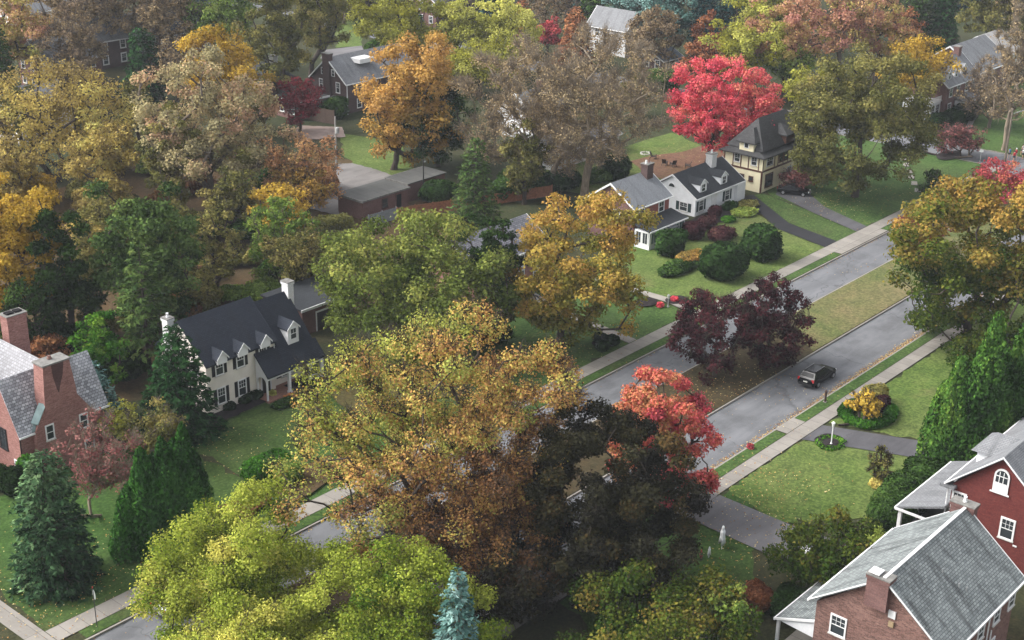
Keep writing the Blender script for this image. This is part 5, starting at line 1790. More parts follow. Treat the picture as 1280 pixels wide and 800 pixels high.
ghost('tall white draped figure beside the short driveway', tuple(G(902, 686)), 2.1, M_GHOST, .6)
ghost('small grey-white figure under the dark copper tree', tuple(G(886, 697)), 1.0, M_GHOST, .2)
ghost('small red and dark figure beside the small grey-white one', tuple(G(876, 699)), .9, plain('decor_red', (.28, .05, .05, 1), .9), 1.0)

# people at the far corner
SKIN = plain('skin', (.42, .25, .18, 1), .6, .3, .05)


def person_mesh(phase):
    me = bpy.data.meshes.new('person')
    s = math.sin(phase)
    V = [(0, 0, .95), (0, 0, 1.15), (.02, 0, 1.4), (.03, 0, 1.5), (.05, 0, 1.6), (.06, 0, 1.72),
         (0, .1, .9), (.16 * s, .11, .5), (.05 * s - .12 * max(-s, 0), .11, .09), (.05 * s + .14 - .12 * max(-s, 0), .11, .04),
         (0, -.1, .9), (-.16 * s, -.11, .5), (-.05 * s - .12 * max(s, 0), -.11, .09), (-.05 * s + .14 - .12 * max(s, 0), -.11, .04),
         (.02, .19, 1.4), (-.1 * s, .24, 1.13), (.12 - .1 * s, .2, .98), (.02, -.19, 1.4), (.1 * s, -.24, 1.13), (.12 + .1 * s, -.2, .98)]
    E = [(0, 1), (1, 2), (2, 3), (3, 4), (4, 5), (0, 6), (6, 7), (7, 8), (8, 9), (0, 10), (10, 11), (11, 12), (12, 13), (2, 14), (14, 15), (15, 16), (2, 17), (17, 18), (18, 19)]
    Rr = [.14, .13, .14, .06, .1, .08, .085, .06, .04, .035, .085, .06, .04, .035, .06, .045, .035, .06, .045, .035]
    me.from_pydata(V, E, [])
    o = bpy.data.objects.new('person_tmp', me)
    COL.objects.link(o)
    o.modifiers.new('s', 'SKIN')
    for i, r in enumerate(Rr): me.skin_vertices[0].data[i].radius = (r, r)
    me.skin_vertices[0].data[0].use_root = True
    o.modifiers.new('d', 'SUBSURF').levels = 1
    dg = bpy.context.evaluated_depsgraph_get()
    out = bpy.data.meshes.new_from_object(o.evaluated_get(dg))
    out.polygons.foreach_set('use_smooth', np.ones(len(out.polygons), bool))
    bpy.data.objects.remove(o)
    return out


PM = [person_mesh(1.2), person_mesh(-1.0)]
SHIRTS = {'red': (.4, .03, .04, 1), 'white': (.65, .65, .65, 1), 'blue': (.05, .2, .4, 1), 'dark': (.03, .03, .04, 1), 'grey': (.3, .3, .32, 1)}
HAIR = plain('hair_dark', (.03, .02, .015, 1), .7)


def person(label, loc, rot, shirt, shorts, cap=None, ph=0):
    o = bpy.data.objects.new('person', PM[ph].copy())
    COL.objects.link(o)
    o.data.materials.clear()
    o.data.materials.append(SKIN)
    o.location, o.rotation_euler = loc, (0, 0, rot)
    tag(o, label, 'person', 'people at the far street corner')
    el = lambda z, rx, ry, cx=0: [(cx + rx * math.cos(a), ry * math.sin(a), z) for a in np.linspace(0, 6.283, 14, endpoint=False)]
    MB().loft([el(.98, .16, .2), el(1.2, .15, .18), el(1.36, .16, .235, .02), el(1.46, .12, .2, .02), el(1.5, .08, .1, .03)]).build('shirt', plain('cloth_' + shirt, SHIRTS[shirt], .9), o, local=True, smooth=True)
    MB().loft([el(.72, .15, .21), el(.9, .17, .21), el(1.0, .165, .2)]).build('shorts', plain('cloth_' + shorts, SHIRTS[shorts], .9), o, local=True, smooth=True)
    MB().loft([el(1.66, .11, .11, .045), el(1.74, .115, .11, .04), el(1.8, .08, .08, .03), el(1.83, .02, .02, .03)]).build('hat' if cap else 'hair', plain('cloth_' + cap, SHIRTS[cap], .9) if cap else HAIR, o, local=True, smooth=True)


person('person in blue top walking first in the group at the corner', (210.6, 79.6, RZ), -2.0, 'blue', 'dark', None, 0)
person('person in red top and dark shorts nearest the utility pole side', (209.3, 78.3, RZ), -2.3, 'red', 'dark', None, 1)
person('person in red top with white cap in the middle of the group', (210.9, 78.7, RZ), -2.1, 'red', 'grey', 'white', 0)
person('person in white top with white cap among the walkers', (211.8, 77.9, RZ), -2.2, 'white', 'dark', 'white', 1)
person('person in grey top at the back of the walkers', (213.2, 78.6, .06), -2.0, 'grey', 'dark', None, 0)
person('person in white top and blue cap by the picture edge', (212.4, 77.0, .06), -2.4, 'white', 'grey', 'blue', 1)

# ================================================================== TREES AND SHRUBS
B_DARK = bark_mat('bark_dark', (0.06, 0.048, 0.04, 1))
B_MID = bark_mat('bark_brown', (0.13, 0.105, 0.085, 1))
B_PALE = bark_mat('bark_pale', (0.21, 0.17, 0.125, 1))
LM = leaf_mat
P_MAPLE = LM('leaf_maple_mixed', ['#66503a', '#9a6c48', '#c0904e', '#c8ac52', '#a4ae52', '#88984a'])
P_HONEY = LM('leaf_honey_locust', ['#4a7020', '#789230', '#aab43e', '#d4cc58'], .35)
P_BEECH = LM('leaf_copper_dark', ['#262420', '#363528', '#48462c', '#705630'], .2, .8)
P_REDMAPLE = LM('leaf_red_orange', ['#b44656', '#cc585a', '#d6785c', '#c4925c'])
P_CRIMSON = LM('leaf_crimson', ['#b63a50', '#d44c5e', '#e0626a', '#dc886e'], .35, 1.15)
P_GREEN = LM('leaf_summer_green', ['#3a5028', '#536a34', '#70864a', '#8e9a56'])
P_OAKOR = LM('leaf_oak_orange', ['#75782c', '#948a36', '#b4963c', '#c4924a'], .35)
P_PURPLE = LM('leaf_purple', ['#22161a', '#3a2026', '#54282f', '#6a3a3c'], .25)
P_GOLDGREEN = LM('leaf_green_to_gold', ['#314c20', '#526428', '#8f7c34', '#b48a3c'])
P_THUJA = LM('leaf_arborvitae', ['#1c3a1c', '#2c5226', '#406c2e', '#64883e'], .15)
P_CONE = LM('leaf_clipped_cone', ['#1c4020', '#2a5828', '#3a6e32', '#548a3e'], .15)
P_BLUESPR = LM('needle_blue', ['#2a4a44', '#44685f', '#6a918a', '#9abcb4'], .1)
P_SPRUCE = LM('needle_spruce', ['#1c332b', '#2a4a3c', '#426654', '#668a74'], .1)
P_DKSPR = LM('needle_dark', ['#12281c', '#1b3c28', '#285034', '#3e6a46'], .1)
P_PINE = LM('needle_pine', ['#27402a', '#365234', '#4c6a40', '#668250'], .15)
P_BLUEPINE = LM('needle_bluish_dark', ['#10262a', '#1c3a3c', '#2a4e4e', '#466a66'], .1)
P_YELLOW = LM('leaf_yellow', ['#8a741c', '#b4922a', '#d2ae34', '#dcc04e'], .38)
P_YELLOWGREEN = LM('leaf_yellow_green', ['#8a9434', '#aaac44', '#c6c458', '#d4d070'], .38)
P_BEIGE = LM('leaf_beige', ['#7d7458', '#989068', '#b0a272', '#c49c7c'], .3)
P_BROWNHAZE = LM('leaf_brown_haze', ['#84705a', '#98825e', '#ac9670', '#ae9c74'], .3)
P_TANYEL = LM('leaf_tan_yellow', ['#94804c', '#b09a50', '#c8b258', '#c4bc64'], .3)
P_OLIVE = LM('leaf_olive', ['#55562c', '#707038', '#8c8446', '#a0924e'])
P_PEACH = LM('leaf_peach', ['#94684c', '#b48258', '#c89a68', '#b8a060'], .35)
P_ORANGE = LM('leaf_orange', ['#86743a', '#a8883e', '#c49848', '#cca058'], .35)
P_RUST = LM('leaf_rust', ['#6f3f2c', '#8f5a3a', '#a8704a', '#b07c50'], .25)
P_PINK = LM('leaf_pink_red', ['#704444', '#8a5452', '#9c6460', '#8e7064'], .3)
P_MAROON = LM('leaf_maroon', ['#4a1c26', '#6a2630', '#842e38', '#944a48'], .3)
P_SALMON = LM('leaf_salmon_gold', ['#bc8474', '#c89a70', '#c4b060', '#a8a850'], .35)
P_DKGREEN = LM('leaf_dark_green', ['#1c301c', '#2a4626', '#3a5a30', '#54703e'], .2)
P_BOX = LM('leaf_box', ['#16281a', '#20381f', '#2b4a28', '#405e36'], .12)
P_LIGHTGREEN = LM('leaf_light_green', ['#4a6c34', '#648844', '#82a254', '#9cb060'])
P_BURG = LM('leaf_burgundy', ['#241418', '#3a2026', '#4e2c30', '#5c4038'], .2)
P_MOUND = LM('leaf_fresh_green', ['#245018', '#346a20', '#4a8028', '#6a9638'])
P_GROUNDC = LM('leaf_rusty_cover', ['#5a3c2a', '#7a5034', '#8a6a3c', '#5a6a30'])
BT, CT = 'broadleaf_tree', 'conifer_tree'

# ---- nearest trees
broadleaf(BT, 'huge centre tree turning from yellow-green to rust, with thinning lower limbs', (366, 376, 724, 705), (548, 712), P_MAPLE, B_DARK, 11, cov=4.8, clump=.105, leaf_px=3.3, grad=(-.38, .1, .28),
          tint0=.55, tsd=.2, lsd=.15, twigs=36, shell=.5, lump=.13, thin=(.3, 0, -.05), squash=.95, fork=.12)
broadleaf(BT, 'dark copper-brown tree, almost black, beside the huge rust and green tree', (636, 516, 874, 780), (765, 748), P_BEECH, B_DARK, 12, cov=5.4, clump=.12, leaf_px=4.0, tint0=.45, tsd=.2, lump=.14, squash=.85, fork=.15)
broadleaf(BT, 'orange and crimson tree standing on the median behind the dark copper tree', (756, 446, 894, 655), (838, 640), P_REDMAPLE, B_DARK, 13, cov=4.4, clump=.15, leaf_px=3.8, grad=(-.25, 0, .25), tint0=.5, lump=.1, tsd=.22, lsd=.18)
broadleaf(BT, 'broad yellow-green tree in front, its top below the clipped evergreen trio', (180, 626, 450, 850), (330, 800), P_HONEY, B_DARK, 14, cov=4.8, clump=.14, leaf_px=3.4, tint0=.5, tsd=.22, lump=.18, up=.3, squash=.8)
broadleaf(BT, 'yellow-green tree beside the small blue spruce, right of its twin', (390, 672, 632, 880), (515, 860), P_HONEY, B_DARK, 15, cov=4.8, clump=.14, leaf_px=3.4, tint0=.36, tsd=.16, lump=.18, up=.3, squash=.8)
broadleaf(BT, 'brightest yellow tree at the bottom edge, lowest of the yellow-green ones', (160, 740, 425, 930), (300, 900), P_HONEY, B_DARK, 16, cov=4.8, clump=.14, leaf_px=3.4, tint0=.68, tsd=.15, lump=.2, up=.3)
conifer(CT, 'small pale blue spruce at the bottom edge', (530, 711, 614, 900), (572, 905), P_BLUESPR, B_MID, 17, cov=5.5, spray_px=5, droop=.1, power=.6, irregular=.15)
broadleaf(BT, 'drooping green tree with orange tips at the bottom edge', (682, 706, 935, 900), (800, 850), P_GOLDGREEN, B_DARK, 18, cov=4.4, clump=.15, leaf_px=4.6, grad=(0, 0, .4), tint0=.1, tsd=.2, lump=.16, up=.2)
broadleaf(BT, 'small yellowish green tree beside the drooping orange-tipped one', (868, 722, 938, 815), (905, 825), P_LIGHTGREEN, B_DARK, 19, cov=3.4, clump=.24, leaf_px=4.4, tint0=.6, tsd=.2)
broadleaf(BT, 'spreading green tree with reddish top in front of the grey-green roof', (955, 630, 1105, 750), (1038, 742), P_GOLDGREEN, B_DARK, 20, cov=4.0, clump=.16, leaf_px=4.4, grad=(-.05, .1, .32), tint0=.06, tsd=.14, squash=.75)
solid_plant('shrub', 'bright yellow-green shrub behind the spreading green tree', tuple(G(1086, 690)), (1.2, 1.2, 2.2), P_LIGHTGREEN, B_DARK, 21, 14.5, lump=.15, tint0=.75)
broadleaf(BT, 'big green and gold maple overhanging the road at the picture edge', (1094, 258, 1338, 500), (1204, 430), P_GOLDGREEN, B_DARK, 22, cov=4.4, clump=.125, leaf_px=4.4, grad=(.12, .15, .4), tint0=.4, tsd=.15, lump=.16, squash=.95)
for i_, (bx, by, tx, ty, r, l_) in enumerate(((1182, 588, 1182, 446, 2.7, 'shortest dark arborvitae, nearest the dark driveway'), (1218, 592, 1218, 388, 4.2, 'broad dark arborvitae mass behind the red house porch roof'),
                                             (1262, 588, 1262, 378, 4.4, 'tallest dark arborvitae behind the red house dormer'), (1305, 588, 1305, 400, 4.0, 'dark arborvitae cut by the picture edge'))):
    w_ = G(bx, by)
    H_t = 40.0
    lo_, hi_ = 1., 40.
    for _ in range(40):
        m_ = (lo_ + hi_) / 2
        c3 = CM @ (np.array([w_[0], w_[1], m_]) - [0, 0, CAMH])
        if 400 - F * c3[1] / c3[2] > ty: lo_ = m_
        else: hi_ = m_
    solid_plant('arborvitae', l_, tuple(w_), (r * 1.1, r * 1.1, lo_), P_THUJA, B_DARK, 30 + i_, 14, kind='plume', cov=5.5, leaf_px=3.3, lump=.2, cat='tree', spire=.36, tsd=.2, tint0=.45, group='arborvitae by the red house')
for i_, (bx, by, ty, r, l_) in enumerate(((186, 688, 560, 2.9, 'clipped evergreen cone, shortest of three by the pavement'), (212, 682, 548, 3.0, 'clipped evergreen cone, middle of three by the pavement'), (238, 673, 530, 2.9, 'clipped evergreen cone, tallest of three by the pavement'))):
    w_ = G(bx, by)
    lo_, hi_ = 1., 40.
    for _ in range(40):
        m_ = (lo_ + hi_) / 2
        c3 = CM @ (np.array([w_[0], w_[1], m_]) - [0, 0, CAMH])
        if 400 - F * c3[1] / c3[2] > ty: lo_ = m_
        else: hi_ = m_
    solid_plant('arborvitae', l_, tuple(w_), (r, r, lo_), P_CONE, B_DARK, 40 + i_, 15.5, kind='plume', cov=5.5, leaf_px=3.6, lump=.1, cat='tree', spire=.5, tsd=.12, tint0=.45, group='evergreen cones by the pavement')
conifer(CT, 'dense grey-green spruce on the lawn below the rose brick house', (14, 565, 128, 750), (72, 728), P_SPRUCE, B_DARK, 50, cov=7, spray_px=5.2, droop=.22, power=.5, irregular=.06, low=.02, grad=(-.1, 0, .2))
conifer(CT, 'dark green fir in front of the white gable wall', (168, 406, 282, 552), (226, 542), P_DKSPR, B_DARK, 51, cov=7, spray_px=5, droop=.2, power=.68, irregular=.12, low=.02)
conifer(CT, 'pale blue spruce squeezed between slate roof and dark fir', (96, 452, 160, 520), (122, 520), P_BLUESPR, B_DARK, 52, cov=5, spray_px=5, droop=.05, power=.7, upturn=.15)
broadleaf(BT, 'thin pink-leaved tree against the rose brick wall', (78, 520, 182, 640), (128, 640), P_PINK, B_PALE, 53, trunk_r=.13, cov=.8, clump=.2, leaf_px=3.4, tint0=.55, tsd=.2, twigs=22, squash=.6, trunks=3, fork=.1, thin=(0, 0, .5))
broadleaf(BT, 'low yellow and green tree at the brick house corner', (128, 500, 182, 556), (156, 562), P_YELLOWGREEN, B_DARK, 54, cov=3.0, clump=.26, leaf_px=3.8, tint0=.3, tsd=.25, grad=(-.25, 0, 0))
broadleaf(BT, 'dusty olive and mauve shrubby tree above the evergreen cones', (158, 502, 240, 575), (200, 580), P_OLIVE, B_MID, 55, cov=2.4, clump=.22, leaf_px=3.6, tint0=.5, tsd=.25, twigs=16, trunks=3, fork=.1)
broadleaf('shrub', 'orange-brown shrub between the two brick chimneys', (36, 416, 94, 466), (65, 462), P_RUST, B_DARK, 56, cov=3.0, clump=.24, leaf_px=3.6, tint0=.75, tsd=.2, cat='shrub')

broadleaf(BT, 'low dark brown tree in deep shade between the copper tree and the blue spruce', (575, 668, 712, 790), (640, 775), P_BEECH, B_DARK, 57, cov=2.6, clump=.2, leaf_px=4.4, tint0=.5, tsd=.22, twigs=20, squash=.8)

broadleaf(BT, 'dull brown thinly leaved tree between the huge rust tree and the dark copper tree', (520, 570, 702, 740), (612, 740), P_MAPLE, B_DARK, 58, cov=3.2, clump=.15, leaf_px=3.3, tint0=.14, tsd=.16, twigs=44, squash=.9, fork=.15, grad=(0, 0, .12))

# ---- middle distance
broadleaf(BT, 'rounded green tree behind the colonial house porch', (386, 266, 632, 440), (508, 446), P_GREEN, B_DARK, 60, cov=4.4, clump=.125, leaf_px=4.2, tint0=.5, tsd=.15, lump=.12, grad=(0, 0, .2), squash=.85)
broadleaf(BT, 'spreading orange and olive oak with dark limbs on the front lawn', (626, 238, 800, 430), (697, 432), P_OAKOR, B_DARK, 61, cov=3.6, clump=.15, leaf_px=4.0, tint0=.45, tsd=.2, lump=.2, grad=(-.05, 0, .25), up=.25, fork=.3, squash=.85, twigs=10)
broadleaf(BT, 'purple-leaved tree on the median, nearer the orange and crimson tree', (832, 356, 940, 464), (893, 472), P_PURPLE, B_DARK, 62, cov=2.6, clump=.16, leaf_px=3.8, tint0=.5, tsd=.18, twigs=24, fork=.25, squash=.8, grad=(0, 0, .15))
broadleaf(BT, 'purple-leaved tree on the median, farther along beside the tan grass', (912, 346, 1010, 462), (950, 456), P_PURPLE, B_DARK, 63, cov=2.8, clump=.16, leaf_px=3.8, tint0=.42, tsd=.18, twigs=18, fork=.25, squash=.85)
broadleaf(CT, 'tall ragged pine in the wood behind the dark fir', (125, 205, 256, 405), (192, 425), P_PINE, B_DARK, 70, cov=4.2, clump=.2, leaf_px=4.4, tint0=.55, tsd=.16, lump=.3, up=.05, fork=.75, squash=.9, twigs=8, grad=(0, 0, .2), shell=.4)
broadleaf(CT, 'dark pine standing between the yellow tree and the tall ragged pine', (45, 262, 140, 420), (92, 428), P_DKGREEN, B_DARK, 71, cov=4.2, clump=.22, leaf_px=4.4, tint0=.4, tsd=.16, lump=.3, up=.05, fork=.7, squash=.9, twigs=8, shell=.4)
broadleaf(CT, 'broad drooping pine limbed low over the colonial house chimney', (148, 290, 250, 415), (200, 440), P_PINE, B_DARK, 69, cov=4.0, clump=.22, leaf_px=4.4, tint0=.7, tsd=.16, lump=.3, up=.05, fork=.6, squash=.9, twigs=8, shell=.4)
broadleaf(BT, 'yellow-green leafy tree at the foot of the tall ragged pine', (96, 384, 165, 482), (128, 486), P_MOUND, B_DARK, 72, cov=3.8, clump=.2, leaf_px=4, tint0=.55, tsd=.2)
conifer(CT, 'slim pine close behind the white chimney', (150, 300, 222, 470), (188, 470), P_PINE, B_DARK, 73, cov=3, spray_px=5, droop=.08, power=.5, irregular=.3, low=.2, gap=.25, layers=15, flat=.3)
broadleaf(BT, 'golden yellow tree at the picture edge beside the dark pine', (-50, 216, 100, 400), (28, 425), P_YELLOW, B_DARK, 74, cov=3.6, clump=.14, leaf_px=3.8, tint0=.4, tsd=.18, lump=.12, squash=.9)
broadleaf(BT, 'large yellow bare-limbed tree with forked dark trunk', (-8, 62, 172, 228), (72, 226), P_TANYEL, B_DARK, 75, cov=1.8, clump=.16, leaf_px=3.4, tint0=.5, tsd=.2, twigs=16, trunks=3, fork=.25, lump=.2, grad=(.15, 0, -.15), up=.4)
broadleaf(BT, 'tall dusty olive and peach tree with many upright limbs', (176, 68, 346, 255), (283, 262), P_BEIGE, B_MID, 76, cov=2.9, clump=.14, leaf_px=3.4, tint0=.62, tsd=.2, twigs=14, trunks=2, fork=.15, up=.8, grad=(0, 0, .15))
broadleaf(BT, 'green under-layer tree at the foot of the tall dusty olive tree', (180, 130, 262, 262), (222, 272), P_OLIVE, B_MID, 77, cov=2.8, clump=.2, leaf_px=3.4, tint0=.35, tsd=.22)
broadleaf(BT, 'golden lobed tree rising behind the dusty olive and peach tree', (230, 40, 332, 150), (282, 170), P_YELLOW, B_DARK, 78, cov=3.4, clump=.2, leaf_px=3.4, tint0=.4, tsd=.12, lump=.24)
broadleaf(BT, 'small bright yellow tree by the beige garage yard', (310, 230, 388, 305), (350, 306), P_YELLOW, B_DARK, 79, cov=3.2, clump=.2, leaf_px=3.4, tint0=.62, tsd=.14)
broadleaf(BT, 'sparse olive tree in front of the leaf-strewn yard', (234, 256, 312, 365), (273, 374), P_OLIVE, B_DARK, 80, cov=2.2, clump=.18, leaf_px=3.4, tint0=.55, tsd=.2, twigs=16, fork=.2, up=.8)
broadleaf(BT, 'soft grey-green feathery tree below the small bright yellow tree', (304, 256, 402, 352), (352, 356), P_LIGHTGREEN, B_MID, 81, cov=3.0, clump=.17, leaf_px=3.4, tint0=.28, tsd=.16, twigs=8, up=.7)
broadleaf(BT, 'thin peach-coloured tree beside the gravel lane', (322, 166, 428, 262), (376, 268), P_PEACH, B_MID, 82, cov=2.0, clump=.18, leaf_px=3.2, tint0=.5, tsd=.22, twigs=16)
broadleaf(BT, 'dark red Japanese maple in front of the hipped brick house', (340, 97, 412, 156), (376, 166), P_MAROON, B_DARK, 83, cov=2.4, clump=.2, leaf_px=3.0, tint0=.55, tsd=.16, squash=.7)
solid_plant('shrub', 'dark green bush against the dark brick gable', tuple(G(420, 147)), (2.2, 2.0, 3.4), P_DKGREEN, B_DARK, 84, 8, lump=.15)
broadleaf(BT, 'big orange-gold tree at the edge of the small green lawn', (440, 48, 588, 212), (492, 212), P_ORANGE, B_DARK, 85, cov=3.0, clump=.15, leaf_px=3.4, tint0=.55, tsd=.18, lump=.16, grad=(-.1, 0, .2), thin=(-.5, 0, .3))
broadleaf(BT, 'dark evergreen-leaved tree nested behind the orange-gold one', (488, 92, 592, 206), (548, 208), P_DKGREEN, B_DARK, 86, cov=3.4, clump=.18, leaf_px=3.4, tint0=.35, tsd=.18)
broadleaf(BT, 'great leafless brown tree with forked pale trunk', (574, 56, 752, 235), (680, 234), P_BROWNHAZE, B_PALE, 87, cov=.8, clump=.13, leaf_px=2.2, tint0=.5, tsd=.2, twigs=64, fork=.28, lump=.12, up=.5, trunks=2, wood=1.0)
broadleaf(BT, 'great leafless brown tree with single straight trunk above the lawn', (655, 40, 834, 210), (731, 246), P_BROWNHAZE, B_PALE, 88, cov=.8, clump=.13, leaf_px=2.2, tint0=.6, tsd=.2, twigs=64, fork=.3, lump=.14, up=.4, trunk_r=.55)
conifer(CT, 'loose green hemlock beside the leafless trees', (560, 172, 628, 285), (594, 288), P_PINE, B_DARK, 89, cov=4, spray_px=4.2, droop=.2, power=.6, irregular=.2, low=.03)
broadleaf(BT, 'brilliant crimson-pink maple behind the white cottage', (830, 72, 970, 195), (882, 208), P_CRIMSON, B_DARK, 90, cov=4.6, clump=.12, leaf_px=2.9, tint0=.5, tsd=.24, lsd=.18, lump=.07, shell=.6, grad=(.25, 0, .1))
broadleaf(BT, 'massive brown and olive oak beside the half-timbered house', (974, 56, 1170, 238), (1068, 246), P_OLIVE, B_DARK, 91, cov=4.2, clump=.12, leaf_px=3.2, tint0=.28, tsd=.18, lump=.16, grad=(0, .1, .28), squash=.95)
broadleaf(BT, 'pink-red dogwood over the parked black car', (970, 206, 1022, 234), (992, 236), P_PINK, B_DARK, 92, cov=2.6, clump=.24, leaf_px=3.0, tint0=.6, tsd=.18)
broadleaf(BT, 'rounded dusty-red tree with two thin trunks near the far corner', (1166, 154, 1228, 196), (1186, 195), P_PINK, B_DARK, 93, cov=2.2, clump=.2, leaf_px=2.8, tint0=.35, tsd=.16, twigs=20, trunks=2)
broadleaf(BT, 'small dark green tree leaning on the verge by the far road', (1146, 214, 1184, 252), (1160, 258), P_DKGREEN, B_DARK, 94, cov=2.6, clump=.24, leaf_px=2.8, tint0=.4, tsd=.2, twigs=14)
broadleaf(BT, 'low crimson tree hanging over the far carriageway', (1118, 264, 1182, 304), (1150, 312), P_MAROON, B_DARK, 95, cov=3.0, clump=.24, leaf_px=3.2, tint0=.7, tsd=.16)
broadleaf(BT, 'red tree behind the green and gold maple at the picture edge', (1208, 196, 1290, 250), (1250, 262), P_REDMAPLE, B_DARK, 96, cov=3.0, clump=.2, leaf_px=3.2, tint0=.25, tsd=.18)
broadleaf(BT, 'leafless grey tree tall at the picture edge behind the utility pole', (1212, 4, 1300, 170), (1254, 188), P_BROWNHAZE, B_PALE, 97, cov=.45, clump=.15, leaf_px=2.4, tint0=.5, tsd=.2, twigs=50, up=.8, trunk_r=.32)
broadleaf(BT, 'dense leafless thicket tree beside the far brick house', (1188, 78, 1282, 160), (1236, 160), P_BROWNHAZE, B_MID, 98, cov=.6, clump=.17, leaf_px=2.6, tint0=.2, tsd=.2, twigs=30)
broadleaf(BT, 'vivid yellow tree topping the massive olive oak', (1092, 42, 1188, 118), (1142, 150), P_YELLOW, B_DARK, 99, cov=3.2, clump=.18, leaf_px=3.0, tint0=.42, tsd=.16)
broadleaf(BT, 'salmon and gold tree behind the crimson-pink maple', (935, 6, 1022, 100), (978, 125), P_SALMON, B_DARK, 100, cov=3.2, clump=.16, leaf_px=3.0, tint0=.4, tsd=.2, grad=(0, 0, -.3))
broadleaf(BT, 'gold-green tree between the crimson maple and the salmon tree', (888, 26, 968, 105), (925, 130), P_YELLOWGREEN, B_DARK, 101, cov=3.2, clump=.17, leaf_px=3.0, tint0=.25, tsd=.2)
broadleaf(BT, 'tall salmon-pink tree with grey limbs among the far gold trees', (1000, -22, 1090, 80), (1045, 108), P_SALMON, B_MID, 102, cov=2.4, clump=.16, leaf_px=3.0, tint0=.3, tsd=.25, twigs=12)
broadleaf(BT, 'peach and gold tree below the dark conifers', (1060, 6, 1128, 80), (1094, 100), P_SALMON, B_DARK, 103, cov=2.8, clump=.18, leaf_px=3.0, tint0=.5, tsd=.22)
broadleaf(BT, 'yellow tree at the top edge behind the salmon tree', (905, -25, 990, 50), (945, 68), P_YELLOWGREEN, B_DARK, 104, cov=3, clump=.18, leaf_px=3.0, tint0=.3, tsd=.2)
broadleaf(BT, 'small rusty red tree at the edge of the dark pines', (864, 30, 902, 80), (884, 92), P_RUST, B_DARK, 105, cov=3, clump=.24, leaf_px=3.0, tint0=.3, tsd=.15)
broadleaf(BT, 'green shrubby tree low between gold trees and olive oak', (955, 60, 1015, 112), (985, 128), P_LIGHTGREEN, B_DARK, 106, cov=3, clump=.22, leaf_px=3.0, tint0=.4, tsd=.2)

broadleaf(BT, 'dark green tree hiding the slate-roofed house between green tree and orange oak', (578, 262, 650, 400), (614, 428), P_DKGREEN, B_DARK, 68, cov=3.2, clump=.2, leaf_px=3.6, tint0=.4, tsd=.2)

# ---- far trees along the top
broadleaf(BT, 'pale green leafy tree at the top edge of the bare wood', (236, -14, 324, 62), (282, 88), P_LIGHTGREEN, B_DARK, 110, cov=3.2, clump=.17, leaf_px=3.0, tint0=.5, tsd=.18)
broadleaf(BT, 'dark green-brown tree beside the golden lobed tree', (306, -24, 396, 122), (350, 140), P_OLIVE, B_DARK, 111, cov=3.4, clump=.16, leaf_px=3.0, tint0=.25, tsd=.2)
broadleaf(BT, 'brown tree with a straight dark trunk behind the hipped house', (362, -26, 442, 84), (386, 108), P_OLIVE, B_DARK, 112, cov=2.6, clump=.18, leaf_px=3.0, tint0=.5, tsd=.2, trunk_r=.45, fork=.05)
broadleaf(BT, 'olive-yellow rounded tree at the end of the far lane', (448, -16, 554, 78), (500, 92), P_YELLOWGREEN, B_DARK, 113, cov=3.4, clump=.16, leaf_px=3.0, tint0=.08, tsd=.2)
conifer(CT, 'slim grey-green conifer in front of the olive-yellow tree', (508, 14, 538, 62), (523, 66), P_SPRUCE, B_DARK, 114, cov=5, spray_px=3.6, power=.6)
solid_plant('shrub', 'deep green shrub at the foot of the olive-yellow tree', tuple(G(474, 76)), (3.4, 3, 4.2), P_DKGREEN, B_DARK, 115, 6, lump=.2)
broadleaf(BT, 'pale lime tree behind the orange-gold tree', (546, 12, 612, 85), (582, 98), P_YELLOWGREEN, B_DARK, 116, cov=3.2, clump=.19, leaf_px=3.0, tint0=.55, tsd=.15, lump=.25)
broadleaf(BT, 'second pale lime tree, closest to the rust-coloured conifers', (596, 14, 672, 88), (634, 98), P_YELLOWGREEN, B_DARK, 117, cov=3.2, clump=.19, leaf_px=3.0, tint0=.6, tsd=.15, lump=.25)
conifer(CT, 'rust-coloured cypress, taller and nearer the pale lime trees', (626, 0, 676, 62), (652, 68), P_RUST, B_DARK, 118, cov=5, spray_px=3.6, power=.55, irregular=.1)
conifer(CT, 'rust-orange cypress beside the grey-white gabled house', (690, 8, 748, 78), (718, 84), P_RUST, B_DARK, 119, cov=5, spray_px=3.6, power=.6, irregular=.1, grad=(0, 0, .3))
broadleaf(BT, 'small crimson tree between the two rust-coloured cypresses', (668, 30, 700, 64), (684, 72), P_REDMAPLE, B_DARK, 120, cov=3, clump=.25, leaf_px=3, tint0=.15)
broadleaf(BT, 'grey-brown bare tree behind the rust-coloured cypresses', (668, -20, 722, 40), (696, 52), P_BROWNHAZE, B_MID, 121, cov=1.6, clump=.2, leaf_px=2.6, tint0=.1, twigs=24)
conifer(CT, 'grey-green cone conifer before the gabled house roof', (745, 6, 770, 46), (757, 50), P_SPRUCE, B_DARK, 122, cov=5, spray_px=3.4, power=.6, grad=(0, 0, .2))
broadleaf(BT, 'brown-grey tree beside the gabled house porch', (782, 16, 846, 84), (814, 88), P_BROWNHAZE, B_DARK, 123, cov=2.8, clump=.18, leaf_px=2.8, tint0=.2, tsd=.25, twigs=12)
broadleaf(BT, 'silvery blue-green tree above the blue-grey shed', (800, -14, 870, 58), (836, 74), P_BLUESPR, B_DARK, 124, cov=3.2, clump=.19, leaf_px=3, tint0=.55, tsd=.2)
broadleaf(BT, 'silvery green tree at the top edge behind the gabled house', (760, -22, 822, 26), (790, 44), P_BLUESPR, B_DARK, 125, cov=3.2, clump=.19, leaf_px=3, tint0=.7, tsd=.2)
solid_plant('shrub', 'round green bush beside the blue-grey shed', tuple(G(822, 116)), (3.2, 3, 4.4), P_DKGREEN, B_DARK, 126, 7, lump=.15, tint0=.7)
